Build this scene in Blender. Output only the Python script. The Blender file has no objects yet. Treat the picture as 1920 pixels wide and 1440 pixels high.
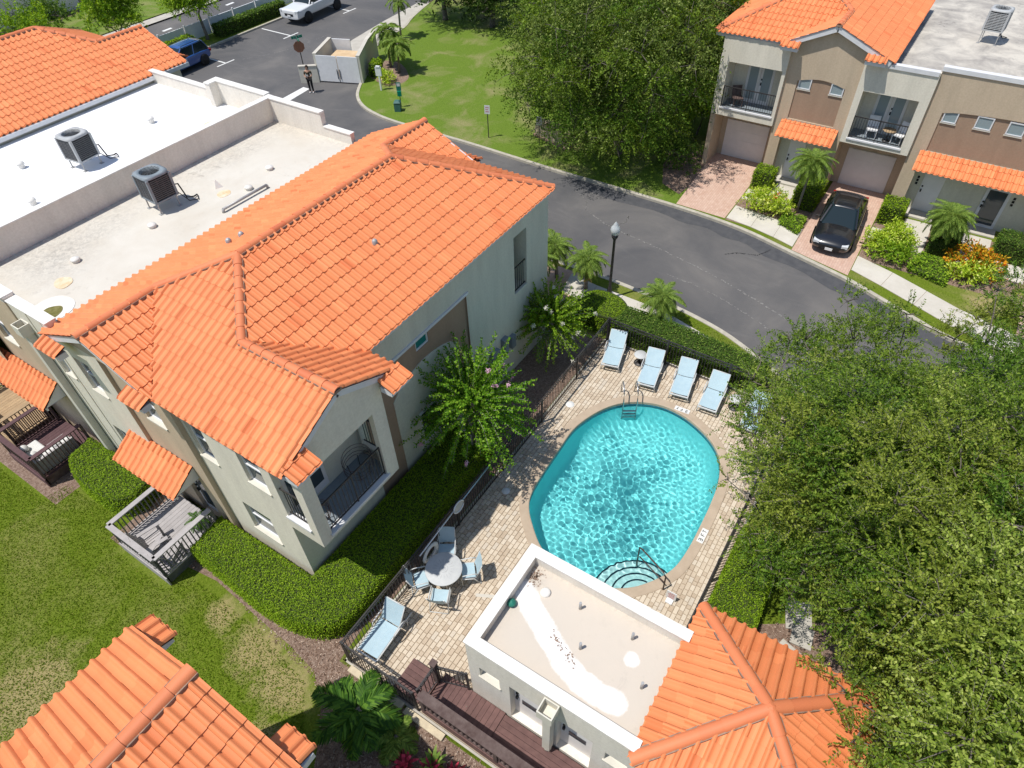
import bpy, math, random
import numpy as np
from mathutils import Vector, Matrix
random.seed(11)
RNG = np.random.default_rng(11)
SC = bpy.context.scene
COL = SC.collection

# ------------------------------------------------------------------ camera, sky, sun, exposure
CAM_H = 18.4
F_PX = 1257.36
PITCH, ROLL, YAW = math.radians(45.576), math.radians(-2.111), math.radians(34.364)
_d = np.array([math.cos(YAW)*math.cos(PITCH), math.sin(YAW)*math.cos(PITCH), -math.sin(PITCH)])
_r0 = np.array([math.sin(YAW), -math.cos(YAW), 0.0])
_u0 = np.cross(_r0, _d)
_r = math.cos(ROLL)*_r0 + math.sin(ROLL)*_u0
_u = -math.sin(ROLL)*_r0 + math.cos(ROLL)*_u0
cam_data = bpy.data.cameras.new('camera')
cam = bpy.data.objects.new('camera', cam_data)
COL.objects.link(cam)
cam.matrix_world = Matrix(((_r[0], _u[0], -_d[0], 0), (_r[1], _u[1], -_d[1], 0), (_r[2], _u[2], -_d[2], CAM_H), (0, 0, 0, 1)))
cam_data.sensor_width = 36.0
cam_data.lens = F_PX/1920*36.0
cam_data.clip_start = 0.1
cam_data.clip_end = 3000
SC.camera = cam

SUN_DIR = Vector((0.36, -0.235, -1.0)).normalized()       # the way the light travels
world = bpy.data.worlds.new('World')
SC.world = world
world.use_nodes = True
wn = world.node_tree
sky = wn.nodes.new('ShaderNodeTexSky')
sky.sky_type = 'NISHITA'
sky.sun_disc = False
sky.sun_elevation = math.asin(-SUN_DIR.z)
sky.sun_rotation = math.radians(-45)
sky.air_density = 1.0
sky.dust_density = 0.6
wn.links.new(sky.outputs[0], wn.nodes['Background'].inputs[0])
wn.nodes['Background'].inputs[1].default_value = 0.112
sun_data = bpy.data.lights.new('sun', 'SUN')
sun_data.energy = 3.8
sun_data.angle = math.radians(0.53)
sun_data.color = (1.0, 0.96, 0.90)
sun = bpy.data.objects.new('sun', sun_data)
COL.objects.link(sun)
sun.rotation_euler = SUN_DIR.to_track_quat('-Z', 'Y').to_euler()
sun.location = (0, 0, 60)
SC.view_settings.view_transform = 'Standard'
SC.view_settings.look = 'None'
SC.view_settings.exposure = 0.27
SC.view_settings.gamma = 1.0
SC.view_settings.use_curve_mapping = False


def G(x, y, z=0.0):
    """the point at height z of the place that stands at a pixel of the 1920 x 1440 photograph"""
    v = _d*F_PX + _r*(x-960) - _u*(y-720)
    t = (z-CAM_H)/v[2]
    return Vector((v[0]*t, v[1]*t, z))


def in_view(p, margin=60):
    v = np.array([p[0], p[1], p[2]-CAM_H])
    dd = v @ _d
    if dd <= 0.1:
        return False
    x = 960+F_PX*(v @ _r)/dd
    y = 720-F_PX*(v @ _u)/dd
    return -margin < x < 1920+margin and -margin < y < 1440+margin


# ------------------------------------------------------------------ mesh helpers
def wloc(o):
    p = Vector((0, 0, 0))
    while o is not None:
        p = p + o.location
        o = o.parent
    return p


def link(o, parent=None):
    COL.objects.link(o)
    if parent is not None:
        o.parent = parent
    return o


def tag(o, label, cat, group=None):
    o['label'] = label
    o['category'] = cat
    if group:
        o['group'] = group
    return o


def structure(o):
    o['kind'] = 'structure'
    return o


def stuff(o):
    o['kind'] = 'stuff'
    return o


def thing(name, label, cat, loc=(0, 0, 0), rotz=0.0, group=None):
    o = bpy.data.objects.new(name, None)
    o.empty_display_size = 0.2
    COL.objects.link(o)
    o.location = loc
    o.rotation_euler = (0, 0, rotz)
    return tag(o, label, cat, group)


def copy_tree(o, parent=None):
    c = o.copy()
    COL.objects.link(c)
    c.parent = parent
    for ch in list(o.children):
        copy_tree(ch, c)
    return c


class MB:
    def __init__(self):
        self.v = []
        self.f = []
        self.s = []

    def add(self, verts, faces, smooth=False):
        b = len(self.v)
        self.v.extend([tuple(p) for p in verts])
        for f in faces:
            self.f.append(tuple(b+i for i in f))
            self.s.append(smooth)
        return self

    def quad(self, a, b, c, d):
        return self.add([a, b, c, d], [(0, 1, 2, 3)])

    def poly(self, pts):
        return self.add(pts, [tuple(range(len(pts)))])

    def box(self, x0, x1, y0, y1, z0, z1):
        v = [(x0, y0, z0), (x1, y0, z0), (x1, y1, z0), (x0, y1, z0), (x0, y0, z1), (x1, y0, z1), (x1, y1, z1), (x0, y1, z1)]
        return self.add(v, [(0, 3, 2, 1), (4, 5, 6, 7), (0, 1, 5, 4), (1, 2, 6, 5), (2, 3, 7, 6), (3, 0, 4, 7)])

    def obox(self, c, ex, ey, ez):
        """box about c with half axes ex, ey, ez"""
        c, ex, ey, ez = Vector(c), Vector(ex), Vector(ey), Vector(ez)
        v = [c+sx*ex+sy*ey+sz*ez for sz in (-1, 1) for sx, sy in ((-1, -1), (1, -1), (1, 1), (-1, 1))]
        return self.add(v, [(0, 3, 2, 1), (4, 5, 6, 7), (0, 1, 5, 4), (1, 2, 6, 5), (2, 3, 7, 6), (3, 0, 4, 7)])

    def bar(self, a, b, w, h=None, up=(0, 0, 1)):
        """rectangular bar from a to b, w wide, h high"""
        a, b = Vector(a), Vector(b)
        h = w if h is None else h
        d = (b-a)
        L = d.length
        d.normalize()
        up = Vector(up)
        s = d.cross(up)
        if s.length < 1e-4:
            s = d.cross(Vector((1, 0, 0)))
        s.normalize()
        t = s.cross(d)
        return self.obox((a+b)/2, d*L/2, s*w/2, t*h/2)

    def prism(self, pts, z0, z1):
        n = len(pts)
        v = [(p[0], p[1], z0) for p in pts]+[(p[0], p[1], z1) for p in pts]
        f = [tuple(range(n-1, -1, -1)), tuple(range(n, 2*n))]
        f += [(i, (i+1) % n, n+(i+1) % n, n+i) for i in range(n)]
        return self.add(v, f)

    def tube(self, pts, r, n=8, r1=None, smooth=True, cap=True):
        pts = [Vector(p) for p in pts]
        m = len(pts)
        rr = r if isinstance(r, (list, tuple)) else [r+((r1 if r1 is not None else r)-r)*i/(m-1) for i in range(m)]
        ref = Vector((0.31, 0.17, 0.93)).normalized()
        vs = []
        for i, p in enumerate(pts):
            t = (pts[min(i+1, m-1)]-pts[max(i-1, 0)]).normalized()
            s = t.cross(ref)
            if s.length < 0.1:
                s = t.cross(Vector((1, 0, 0)))
            s.normalize()
            w = t.cross(s)
            for k in range(n):
                a = 2*math.pi*k/n
                vs.append(p+rr[i]*(math.cos(a)*s+math.sin(a)*w))
        f = [(i*n+k, i*n+(k+1) % n, (i+1)*n+(k+1) % n, (i+1)*n+k) for i in range(m-1) for k in range(n)]
        self.add(vs, f, smooth)
        if cap:
            b = len(self.v)-m*n
            self.f.append(tuple(b+k for k in range(n-1, -1, -1)))
            self.f.append(tuple(b+(m-1)*n+k for k in range(n)))
            self.s += [False, False]
        return self

    def lathe(self, prof, c=(0, 0, 0), n=16, smooth=True):
        c = Vector(c)
        vs = []
        for r, z in prof:
            for k in range(n):
                a = 2*math.pi*k/n
                vs.append((c.x+r*math.cos(a), c.y+r*math.sin(a), c.z+z))
        m = len(prof)
        f = [(i*n+k, i*n+(k+1) % n, (i+1)*n+(k+1) % n, (i+1)*n+k) for i in range(m-1) for k in range(n)]
        self.add(vs, f, smooth)
        return self

    def mesh(self, name, off=(0, 0, 0)):
        me = bpy.data.meshes.new(name)
        o = Vector(off)
        me.from_pydata([(p[0]-o.x, p[1]-o.y, p[2]-o.z) for p in self.v], [], self.f)
        if any(self.s):
            me.polygons.foreach_set('use_smooth', self.s)
        me.update()
        return me

    def build(self, name, mat, parent=None, world=False):
        off = wloc(parent) if (world and parent is not None) else Vector((0, 0, 0))
        me = self.mesh(name, off)
        me.materials.append(mat)
        return link(bpy.data.objects.new(name, me), parent)


def mesh_quads(name, V, mat, smooth=False):
    """V: (N,4,3) array of separate quads"""
    V = np.asarray(V, dtype=np.float32)
    n = V.shape[0]
    me = bpy.data.meshes.new(name)
    me.vertices.add(n*4)
    me.vertices.foreach_set('co', V.reshape(-1))
    me.loops.add(n*4)
    me.loops.foreach_set('vertex_index', np.arange(n*4, dtype=np.int32))
    me.polygons.add(n)
    me.polygons.foreach_set('loop_start', np.arange(0, n*4, 4, dtype=np.int32))
    me.polygons.foreach_set('loop_total', np.full(n, 4, dtype=np.int32))
    me.update(calc_edges=True)
    me.materials.append(mat)
    return me


def quad_obj(name, V, mat, parent=None, off=None):
    V = np.asarray(V, dtype=np.float32)
    if off is not None:
        V = V-np.array(off, dtype=np.float32)
    return link(bpy.data.objects.new(name, mesh_quads(name, V, mat)), parent)


def smooth_line(pts, n=6, closed=False):
    """Catmull-Rom through plan points"""
    P = [Vector((p[0], p[1])) for p in pts]
    m = len(P)
    out = []
    rng = range(m) if closed else range(m-1)
    for i in rng:
        if closed:
            a, b, c, d = P[(i-1) % m], P[i], P[(i+1) % m], P[(i+2) % m]
        else:
            a, b, c, d = P[max(i-1, 0)], P[i], P[i+1], P[min(i+2, m-1)]
        for k in range(n):
            t = k/n
            out.append(0.5*((2*b)+(c-a)*t+(2*a-5*b+4*c-d)*t*t+(3*b-a-3*c+d)*t**3))
    if not closed:
        out.append(P[-1])
    return [(p.x, p.y) for p in out]


def offset_line(pts, d, closed=False):
    """shift a plan line sideways by d (left of its direction)"""
    m = len(pts)
    out = []
    for i in range(m):
        if closed:
            a, c = pts[(i-1) % m], pts[(i+1) % m]
        else:
            a, c = pts[max(i-1, 0)], pts[min(i+1, m-1)]
        t = Vector((c[0]-a[0], c[1]-a[1]))
        if t.length < 1e-9:
            t = Vector((1, 0))
        t.normalize()
        out.append((pts[i][0]-t.y*d, pts[i][1]+t.x*d))
    return out


# ------------------------------------------------------------------ materials
MAT = {}


def nodes(name):
    m = bpy.data.materials.new(name)
    m.use_nodes = True
    MAT[name] = m
    nt = m.node_tree
    return m, nt, nt.nodes, nt.links, nt.nodes['Principled BSDF']


def sock(nt, v):
    return v


def N(nt, kind, **kw):
    n = nt.nodes.new('ShaderNode'+kind)
    for k, v in kw.items():
        setattr(n, k, v)
    return n


def rgb(c):
    return (c[0], c[1], c[2], 1.0)


def world_pos(nt):
    return N(nt, 'NewGeometry').outputs['Position']


def noise(nt, pos, scale, detail=4, rough=0.55, dist=0.0):
    n = N(nt, 'TexNoise')
    n.inputs['Scale'].default_value = scale
    n.inputs['Detail'].default_value = detail
    n.inputs['Roughness'].default_value = rough
    n.inputs['Distortion'].default_value = dist
    nt.links.new(pos, n.inputs['Vector'])
    return n.outputs['Fac']


def ramp(nt, fac, stops):
    n = N(nt, 'ValToRGB')
    els = n.color_ramp.elements
    while len(els) < len(stops):
        els.new(0.5)
    for e, (p, c) in zip(els, stops):
        e.position = p
        e.color = rgb(c) if len(c) == 3 else c
    nt.links.new(fac, n.inputs[0])
    return n.outputs[0]


def mixc(nt, fac, a, b, mode='MIX'):
    n = N(nt, 'Mix', data_type='RGBA', blend_type=mode)
    for sck, v in ((n.inputs[0], fac), (n.inputs[6], a), (n.inputs[7], b)):
        if isinstance(v, (int, float)):
            sck.default_value = v
        elif isinstance(v, tuple):
            sck.default_value = rgb(v)
        else:
            nt.links.new(v, sck)
    return n.outputs[2]


def math_n(nt, op, a, b=0.0):
    n = N(nt, 'Math', operation=op)
    for sck, v in ((n.inputs[0], a), (n.inputs[1], b)):
        if isinstance(v, (int, float)):
            sck.default_value = v
        else:
            nt.links.new(v, sck)
    return n.outputs[0]


def bump(nt, height, strength, dist=0.02):
    n = N(nt, 'Bump')
    n.inputs['Strength'].default_value = strength
    n.inputs['Distance'].default_value = dist
    nt.links.new(height, n.inputs['Height'])
    return n.outputs[0]


def piece_random(nt):
    """one random number for each piece, joined or single"""
    g = N(nt, 'NewGeometry')
    o = N(nt, 'ObjectInfo')
    return math_n(nt, 'FRACT', math_n(nt, 'ADD', g.outputs['Random Per Island'], o.outputs['Random']))


def plain(name, c, c2=None, scale=2.0, rough=0.8, bmp=0.0, bscale=60.0, spec=0.3, metal=0.0, vary=0.0, coat=0.0):
    m, nt, ns, ln, bs = nodes(name)
    pos = world_pos(nt)
    col = None
    if c2 is not None:
        col = mixc(nt, ramp(nt, noise(nt, pos, scale, 5, 0.6), [(0.3, (0, 0, 0)), (0.7, (1, 1, 1))]), c, c2)
    if vary:
        r = piece_random(nt)
        v = math_n(nt, 'ADD', math_n(nt, 'MULTIPLY', r, 2*vary), 1-vary)
        h = N(nt, 'HueSaturation')
        ln.new(v, h.inputs['Value'])
        if col is None:
            h.inputs['Color'].default_value = rgb(c)
        else:
            ln.new(col, h.inputs['Color'])
        col = h.outputs[0]
    if col is None:
        bs.inputs['Base Color'].default_value = rgb(c)
    else:
        ln.new(col, bs.inputs['Base Color'])
    bs.inputs['Roughness'].default_value = rough
    bs.inputs['Metallic'].default_value = metal
    bs.inputs['Specular IOR Level'].default_value = spec
    bs.inputs['Coat Weight'].default_value = coat
    if bmp:
        ln.new(bump(nt, noise(nt, pos, bscale, 3), bmp, 0.01), bs.inputs['Normal'])
    return m


def leaf_mat(name, stops, trans=0.3, rough=0.55, spec=0.10):
    if name.startswith(('leaf', 'grass')):
        stops = [(p, (min(0.8, c[0]*1.75), min(0.8, c[1]*1.85), c[2]*1.2)) for p, c in stops]
    m, nt, ns, ln, bs = nodes(name)
    col = ramp(nt, piece_random(nt), stops)
    ln.new(col, bs.inputs['Base Color'])
    bs.inputs['Roughness'].default_value = rough
    bs.inputs['Specular IOR Level'].default_value = spec
    tr = N(nt, 'BsdfTranslucent')
    h = N(nt, 'HueSaturation')
    h.inputs['Saturation'].default_value = 1.15
    h.inputs['Value'].default_value = 1.5
    h.inputs['Hue'].default_value = 0.485
    ln.new(col, h.inputs['Color'])
    ln.new(h.outputs[0], tr.inputs['Color'])
    mx = N(nt, 'MixShader')
    mx.inputs[0].default_value = trans
    ln.new(bs.outputs[0], mx.inputs[1])
    ln.new(tr.outputs[0], mx.inputs[2])
    ln.new(mx.outputs[0], ns['Material Output'].inputs['Surface'])
    return m


def make_materials():
    # clay roof tiles: each tile its own tone, mortar-grey weathering
    for nm, lo, hi in (('tile', (0.62, 0.165, 0.055), (0.75, 0.255, 0.098)), ('ridge_tile', (0.55, 0.14, 0.06), (0.68, 0.215, 0.09))):
        m, nt, ns, ln, bs = nodes(nm)
        pos = world_pos(nt)
        mid = tuple(a*0.35+b*0.65 for a, b in zip(lo, hi))
        c = ramp(nt, piece_random(nt), [(0.0, lo), (0.05, mid), (0.6, tuple((a+b)/2 for a, b in zip(mid, hi))), (0.94, hi), (1.0, tuple(min(1, b*1.1) for b in hi))])
        st = ramp(nt, noise(nt, pos, 1.1, 6, 0.7), [(0.42, (0, 0, 0)), (0.75, (1, 1, 1))])
        c = mixc(nt, math_n(nt, 'MULTIPLY', st, 0.15), c, (0.56, 0.15, 0.065))
        dirt = ramp(nt, noise(nt, pos, 9.0, 5, 0.7), [(0.62, (0, 0, 0)), (0.78, (1, 1, 1))])
        c = mixc(nt, math_n(nt, 'MULTIPLY', dirt, 0.34), c, (0.30, 0.155, 0.10))
        ln.new(c, bs.inputs['Base Color'])
        bs.inputs['Roughness'].default_value = 0.62
        bs.inputs['Specular IOR Level'].default_value = 0.35
        ln.new(bump(nt, noise(nt, pos, 70, 4), 0.25, 0.006), bs.inputs['Normal'])
    plain('underlay', (0.20, 0.10, 0.07), (0.12, 0.07, 0.05), 3, 0.95)
    plain('mortar', (0.36, 0.24, 0.17), (0.20, 0.14, 0.11), 9, 0.95, 0.4, 60)

    def stucco(name, c, k=0.84):
        m, nt, ns, ln, bs = nodes(name)
        pos = world_pos(nt)
        st = N(nt, 'Mapping')
        st.inputs['Scale'].default_value = (1.6, 1.6, 0.25)
        ln.new(pos, st.inputs['Vector'])
        c1 = mixc(nt, ramp(nt, noise(nt, st.outputs[0], 1.2, 6, 0.65), [(0.35, (0, 0, 0)), (0.75, (1, 1, 1))]), c, tuple(a*k for a in c))
        fine = ramp(nt, noise(nt, pos, 14, 6, 0.75), [(0.35, (0.90, 0.89, 0.87)), (0.65, (1.03, 1.03, 1.03))])
        c1 = mixc(nt, 1.0, c1, fine, 'MULTIPLY')
        ln.new(c1, bs.inputs['Base Color'])
        bs.inputs['Roughness'].default_value = 0.92
        bs.inputs['Specular IOR Level'].default_value = 0.112
        ln.new(bump(nt, noise(nt, pos, 45, 4), 0.35, 0.008), bs.inputs['Normal'])
    stucco('stucco_cream', (0.77, 0.72, 0.605))
    stucco('stucco_white', (0.78, 0.735, 0.655))
    stucco('stucco_tan', (0.57, 0.46, 0.335))
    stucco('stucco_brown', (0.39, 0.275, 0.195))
    stucco('stucco_sage', (0.68, 0.66, 0.55))
    plain('trim', (0.70, 0.70, 0.70), (0.62, 0.62, 0.63), 3, 0.6)
    plain('trim_cream', (0.66, 0.63, 0.54), (0.58, 0.55, 0.47), 3, 0.75)
    plain('parapet_cap', (0.80, 0.78, 0.74), (0.66, 0.63, 0.57), 2.5, 0.7, 0.15, 50)

    def flat_roof(name, base, stain, dark, amt, scale, coat=(0.8, 0.79, 0.77), grime=(0.3, 0.28, 0.25)):
        m, nt, ns, ln, bs = nodes(name)
        pos = world_pos(nt)
        a = ramp(nt, noise(nt, pos, scale, 6, 0.65, 0.4), [(0.38, (0, 0, 0)), (0.7, (1, 1, 1))])
        c = mixc(nt, math_n(nt, 'MULTIPLY', a, amt), base, stain)
        b = ramp(nt, noise(nt, pos, scale*4.5, 8, 0.72, 0.8), [(0.57, (0, 0, 0)), (0.70, (1, 1, 1))])
        b2 = ramp(nt, noise(nt, pos, scale*0.6, 3, 0.5), [(0.45, (0, 0, 0)), (0.62, (1, 1, 1))])
        c = mixc(nt, math_n(nt, 'MULTIPLY', math_n(nt, 'MULTIPLY', b, b2), amt), c, dark)
        brk = ramp(nt, noise(nt, pos, 3.0, 7, 0.7, 0.6), [(0.30, (0, 0, 0)), (0.62, (1, 1, 1))])
        at = N(nt, 'Attribute')
        at.attribute_name = 'coating'
        c = mixc(nt, ramp(nt, math_n(nt, 'ADD', math_n(nt, 'MULTIPLY', at.outputs['Fac'], 1.35), math_n(nt, 'MULTIPLY', math_n(nt, 'SUBTRACT', noise(nt, pos, 4.0, 7, 0.7), 0.5), math_n(nt, 'MULTIPLY', at.outputs['Fac'], 1.6))), [(0.45, (0, 0, 0)), (0.72, (1, 1, 1))]), c, coat)
        ag = N(nt, 'Attribute')
        ag.attribute_name = 'grime'
        brk2 = ramp(nt, noise(nt, pos, 7.0, 8, 0.75, 0.9), [(0.40, (0, 0, 0)), (0.68, (1, 1, 1))])
        c = mixc(nt, math_n(nt, 'MULTIPLY', ag.outputs['Fac'], brk2), c, grime)
        ln.new(c, bs.inputs['Base Color'])
        bs.inputs['Roughness'].default_value = 0.85
        bs.inputs['Specular IOR Level'].default_value = 0.2
        ln.new(bump(nt, noise(nt, pos, 8, 6, 0.6), 0.2, 0.02), bs.inputs['Normal'])
    flat_roof('roof_white', (0.83, 0.83, 0.83), (0.78, 0.78, 0.78), (0.6, 0.58, 0.55), 0.5, 0.5)
    flat_roof('roof_cream', (0.62, 0.585, 0.515), (0.535, 0.485, 0.405), (0.30, 0.27, 0.23), 0.75, 0.55)
    flat_roof('roof_pool', (0.58, 0.515, 0.435), (0.54, 0.485, 0.415), (0.46, 0.41, 0.35), 0.6, 0.6)
    flat_roof('roof_dirty', (0.56, 0.52, 0.45), (0.27, 0.25, 0.23), (0.13, 0.12, 0.115), 1.0, 0.75)
    plain('roof_patch', (0.76, 0.75, 0.73), (0.66, 0.62, 0.56), 2.2, 0.8)
    plain('roof_rust', (0.62, 0.45, 0.25), (0.75, 0.65, 0.5), 5, 0.9)
    plain('algae', (0.10, 0.10, 0.015), (0.22, 0.20, 0.08), 9, 0.95, 0.8, 40)

    # ground
    def grass(name, cs, dry, amt, bscale=26, worn=()):
        m, nt, ns, ln, bs = nodes(name)
        pos = world_pos(nt)
        c = ramp(nt, noise(nt, pos, 18, 6, 0.75), [(0.30, cs[0]), (0.5, cs[1]), (0.72, cs[2])])
        p = ramp(nt, noise(nt, pos, 0.42, 6, 0.62, 0.5), [(0.48, (0, 0, 0)), (0.66, (1, 1, 1))])
        fine = ramp(nt, noise(nt, pos, 9, 5, 0.7), [(0.35, (0.3, 0.3, 0.3)), (0.7, (1, 1, 1))])
        c = mixc(nt, math_n(nt, 'MULTIPLY', math_n(nt, 'MULTIPLY', p, fine), amt), c, dry)
        for wx, wy, wr in worn:
            dn = N(nt, 'VectorMath', operation='DISTANCE')
            ln.new(pos, dn.inputs[0])
            dn.inputs[1].default_value = (wx, wy, 0.1)
            dd = math_n(nt, 'ADD', math_n(nt, 'DIVIDE', dn.outputs['Value'], wr), math_n(nt, 'MULTIPLY', math_n(nt, 'SUBTRACT', noise(nt, pos, 1.7, 6, 0.7), 0.5), 1.9))
            wk = ramp(nt, dd, [(0.45, (1, 1, 1)), (1.0, (0, 0, 0))])
            c = mixc(nt, math_n(nt, 'MULTIPLY', wk, 0.85), c, tuple(v*1.05 for v in dry))
        ln.new(c, bs.inputs['Base Color'])
        bs.inputs['Roughness'].default_value = 0.9
        bs.inputs['Specular IOR Level'].default_value = 0.112
        ln.new(bump(nt, noise(nt, pos, bscale, 5, 0.75), 0.9, 0.05), bs.inputs['Normal'])
    grass('grass', ((0.070, 0.110, 0.008), (0.128, 0.184, 0.014), (0.20, 0.25, 0.032)), (0.36, 0.29, 0.14), 0.5, worn=((2.4, 10.6, 1.0), (2.15, 9.2, 1.0), (-1.7, 14.8, 1.6), (2.6, 12.2, 0.6), (1.0, 8.6, 0.6), (29.2, -4.3, 1.0)))
    grass('grass_patchy', ((0.070, 0.125, 0.014), (0.130, 0.205, 0.024), (0.20, 0.275, 0.05)), (0.36, 0.29, 0.165), 0.85)
    grass('earth', ((0.10, 0.075, 0.045), (0.17, 0.13, 0.08), (0.23, 0.18, 0.11)), (0.09, 0.12, 0.03), 0.6)

    m, nt, ns, ln, bs = nodes('mulch')
    pos = world_pos(nt)
    c = ramp(nt, noise(nt, pos, 13, 9, 0.85), [(0.34, (0.10, 0.058, 0.040)), (0.47, (0.225, 0.145, 0.105)), (0.56, (0.33, 0.235, 0.18)), (0.68, (0.50, 0.40, 0.32))])
    ln.new(c, bs.inputs['Base Color'])
    bs.inputs['Roughness'].default_value = 0.95
    ln.new(bump(nt, noise(nt, pos, 45, 5, 0.8), 1.0, 0.04), bs.inputs['Normal'])

    m, nt, ns, ln, bs = nodes('asphalt')
    pos = world_pos(nt)
    big = ramp(nt, noise(nt, pos, 0.22, 5, 0.6, 0.6), [(0.35, (0.080, 0.080, 0.085)), (0.55, (0.128, 0.122, 0.119)), (0.72, (0.19, 0.176, 0.162))])
    mp = N(nt, 'Mapping')
    mp.inputs['Scale'].default_value = (1.6, 0.35, 1.0)
    ln.new(pos, mp.inputs['Vector'])
    worn = ramp(nt, noise(nt, mp.outputs[0], 1.0, 8, 0.72, 1.0), [(0.55, (0, 0, 0)), (0.75, (1, 1, 1))])
    c = mixc(nt, math_n(nt, 'MULTIPLY', worn, 0.5), big, (0.20, 0.19, 0.18))
    gr = noise(nt, pos, 60, 4, 0.8)
    c = mixc(nt, 0.35, c, ramp(nt, gr, [(0.3, (0.03, 0.03, 0.033)), (0.7, (0.17, 0.165, 0.16))]))
    spk = ramp(nt, noise(nt, pos, 7.5, 3, 0.9), [(0.735, (0, 0, 0)), (0.76, (1, 1, 1))])
    c = mixc(nt, math_n(nt, 'MULTIPLY', spk, 0.5), c, (0.42, 0.41, 0.40))
    ln.new(c, bs.inputs['Base Color'])
    bs.inputs['Roughness'].default_value = 0.88
    bs.inputs['Specular IOR Level'].default_value = 0.3
    ln.new(bump(nt, gr, 0.35, 0.01), bs.inputs['Normal'])

    plain('kerb', (0.50, 0.465, 0.38), (0.36, 0.33, 0.27), 4, 0.9, 0.3, 50)
    plain('slab', (0.58, 0.545, 0.48), (0.50, 0.465, 0.40), 1.6, 0.9, 0.2, 60, vary=0.05)
    plain('concrete', (0.50, 0.47, 0.41), (0.40, 0.37, 0.32), 1.5, 0.9, 0.2, 60)
    plain('limestone', (0.62, 0.53, 0.37), (0.48, 0.40, 0.29), 7, 0.95, 0.5, 40)
    plain('paint_white', (0.76, 0.76, 0.74), (0.62, 0.62, 0.60), 6, 0.7)

    # pool pavers: each stone its own tone
    m, nt, ns, ln, bs = nodes('paver')
    pos = world_pos(nt)
    c = ramp(nt, piece_random(nt), [(0.0, (0.44, 0.345, 0.25)), (0.25, (0.54, 0.445, 0.335)), (0.55, (0.60, 0.51, 0.395)), (0.8, (0.67, 0.58, 0.46)), (1.0, (0.54, 0.48, 0.40))])
    c = mixc(nt, 0.28, c, ramp(nt, noise(nt, pos, 22, 5, 0.7), [(0.3, (0.30, 0.23, 0.165)), (0.7, (0.66, 0.56, 0.43))]))
    ln.new(c, bs.inputs['Base Color'])
    bs.inputs['Roughness'].default_value = 0.9
    bs.inputs['Specular IOR Level'].default_value = 0.2
    ln.new(bump(nt, noise(nt, pos, 60, 4), 0.3, 0.006), bs.inputs['Normal'])
    plain('joint_sand', (0.43, 0.35, 0.265), (0.35, 0.285, 0.21), 20, 0.95)
    # driveway pavers, too far off to tell apart
    m, nt, ns, ln, bs = nodes('drive_paver')
    pos = world_pos(nt)
    bk = N(nt, 'TexBrick')
    bk.inputs['Scale'].default_value = 1.0
    bk.inputs['Brick Width'].default_value = 0.22
    bk.inputs['Row Height'].default_value = 0.11
    bk.inputs['Mortar Size'].default_value = 0.008
    bk.inputs['Color1'].default_value = rgb((0.50, 0.315, 0.235))
    bk.inputs['Color2'].default_value = rgb((0.60, 0.42, 0.325))
    bk.inputs['Mortar'].default_value = rgb((0.34, 0.235, 0.185))
    ln.new(pos, bk.inputs['Vector'])
    c = mixc(nt, 0.42, bk.outputs[0], ramp(nt, noise(nt, pos, 3.2, 6, 0.7), [(0.3, (0.44, 0.27, 0.20)), (0.7, (0.64, 0.48, 0.385))]))
    ln.new(c, bs.inputs['Base Color'])
    bs.inputs['Roughness'].default_value = 0.9

    # pool
    plain('coping', (0.47, 0.375, 0.28), (0.40, 0.315, 0.23), 3, 0.85, 0.25, 60)
    plain('plaster', (0.24, 0.78, 0.79), (0.20, 0.72, 0.74), 0.8, 0.9)
    plain('step_plaster', (0.60, 0.84, 0.82), (0.54, 0.79, 0.78), 0.9, 0.9)
    plain('step_edge', (0.05, 0.13, 0.17), None, 1, 0.6)
    plain('tile_band', (0.03, 0.16, 0.24), (0.05, 0.24, 0.30), 12, 0.3)
    # furniture and metal
    plain('black_metal', (0.022, 0.021, 0.022), (0.045, 0.04, 0.038), 14, 0.5, spec=0.5)
    plain('bronze_metal', (0.05, 0.032, 0.026), (0.09, 0.055, 0.045), 14, 0.55, spec=0.45)
    plain('frame_grey', (0.60, 0.61, 0.60), (0.53, 0.54, 0.53), 8, 0.45, spec=0.5)
    plain('sling', (0.42, 0.545, 0.60), (0.37, 0.50, 0.565), 5, 0.75, 0.25, 220)
    plain('table_top', (0.53, 0.54, 0.53), (0.47, 0.48, 0.48), 6, 0.55, 0.15, 90)
    plain('steel', (0.55, 0.56, 0.57), (0.42, 0.43, 0.44), 12, 0.28, metal=0.9)
    plain('galvanised', (0.44, 0.44, 0.43), (0.34, 0.34, 0.335), 9, 0.5, metal=0.3)
    plain('unit_light', (0.45, 0.46, 0.46), (0.36, 0.37, 0.37), 7, 0.55, spec=0.4)
    plain('unit_dark', (0.115, 0.12, 0.125), (0.075, 0.08, 0.085), 7, 0.55, spec=0.4)
    plain('unit_blue', (0.235, 0.275, 0.30), (0.185, 0.215, 0.24), 7, 0.55, spec=0.4)
    plain('black', (0.014, 0.014, 0.015), None, 1, 0.6)
    plain('rubber', (0.02, 0.02, 0.021), (0.032, 0.032, 0.032), 30, 0.85)
    plain('white_paint', (0.74, 0.745, 0.75), (0.67, 0.675, 0.68), 4, 0.5)
    plain('door_white', (0.78, 0.755, 0.735), (0.72, 0.70, 0.68), 3, 0.55)
    plain('green_paint', (0.02, 0.16, 0.115), (0.03, 0.20, 0.145), 9, 0.5)
    plain('green_box', (0.045, 0.125, 0.115), (0.06, 0.155, 0.14), 9, 0.55)
    plain('sign_green', (0.0, 0.23, 0.135), (0.0, 0.20, 0.115), 5, 0.45)
    plain('sign_back', (0.30, 0.135, 0.08), (0.22, 0.105, 0.065), 9, 0.6)
    plain('red_paint', (0.42, 0.03, 0.025), None, 5, 0.45)
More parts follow.
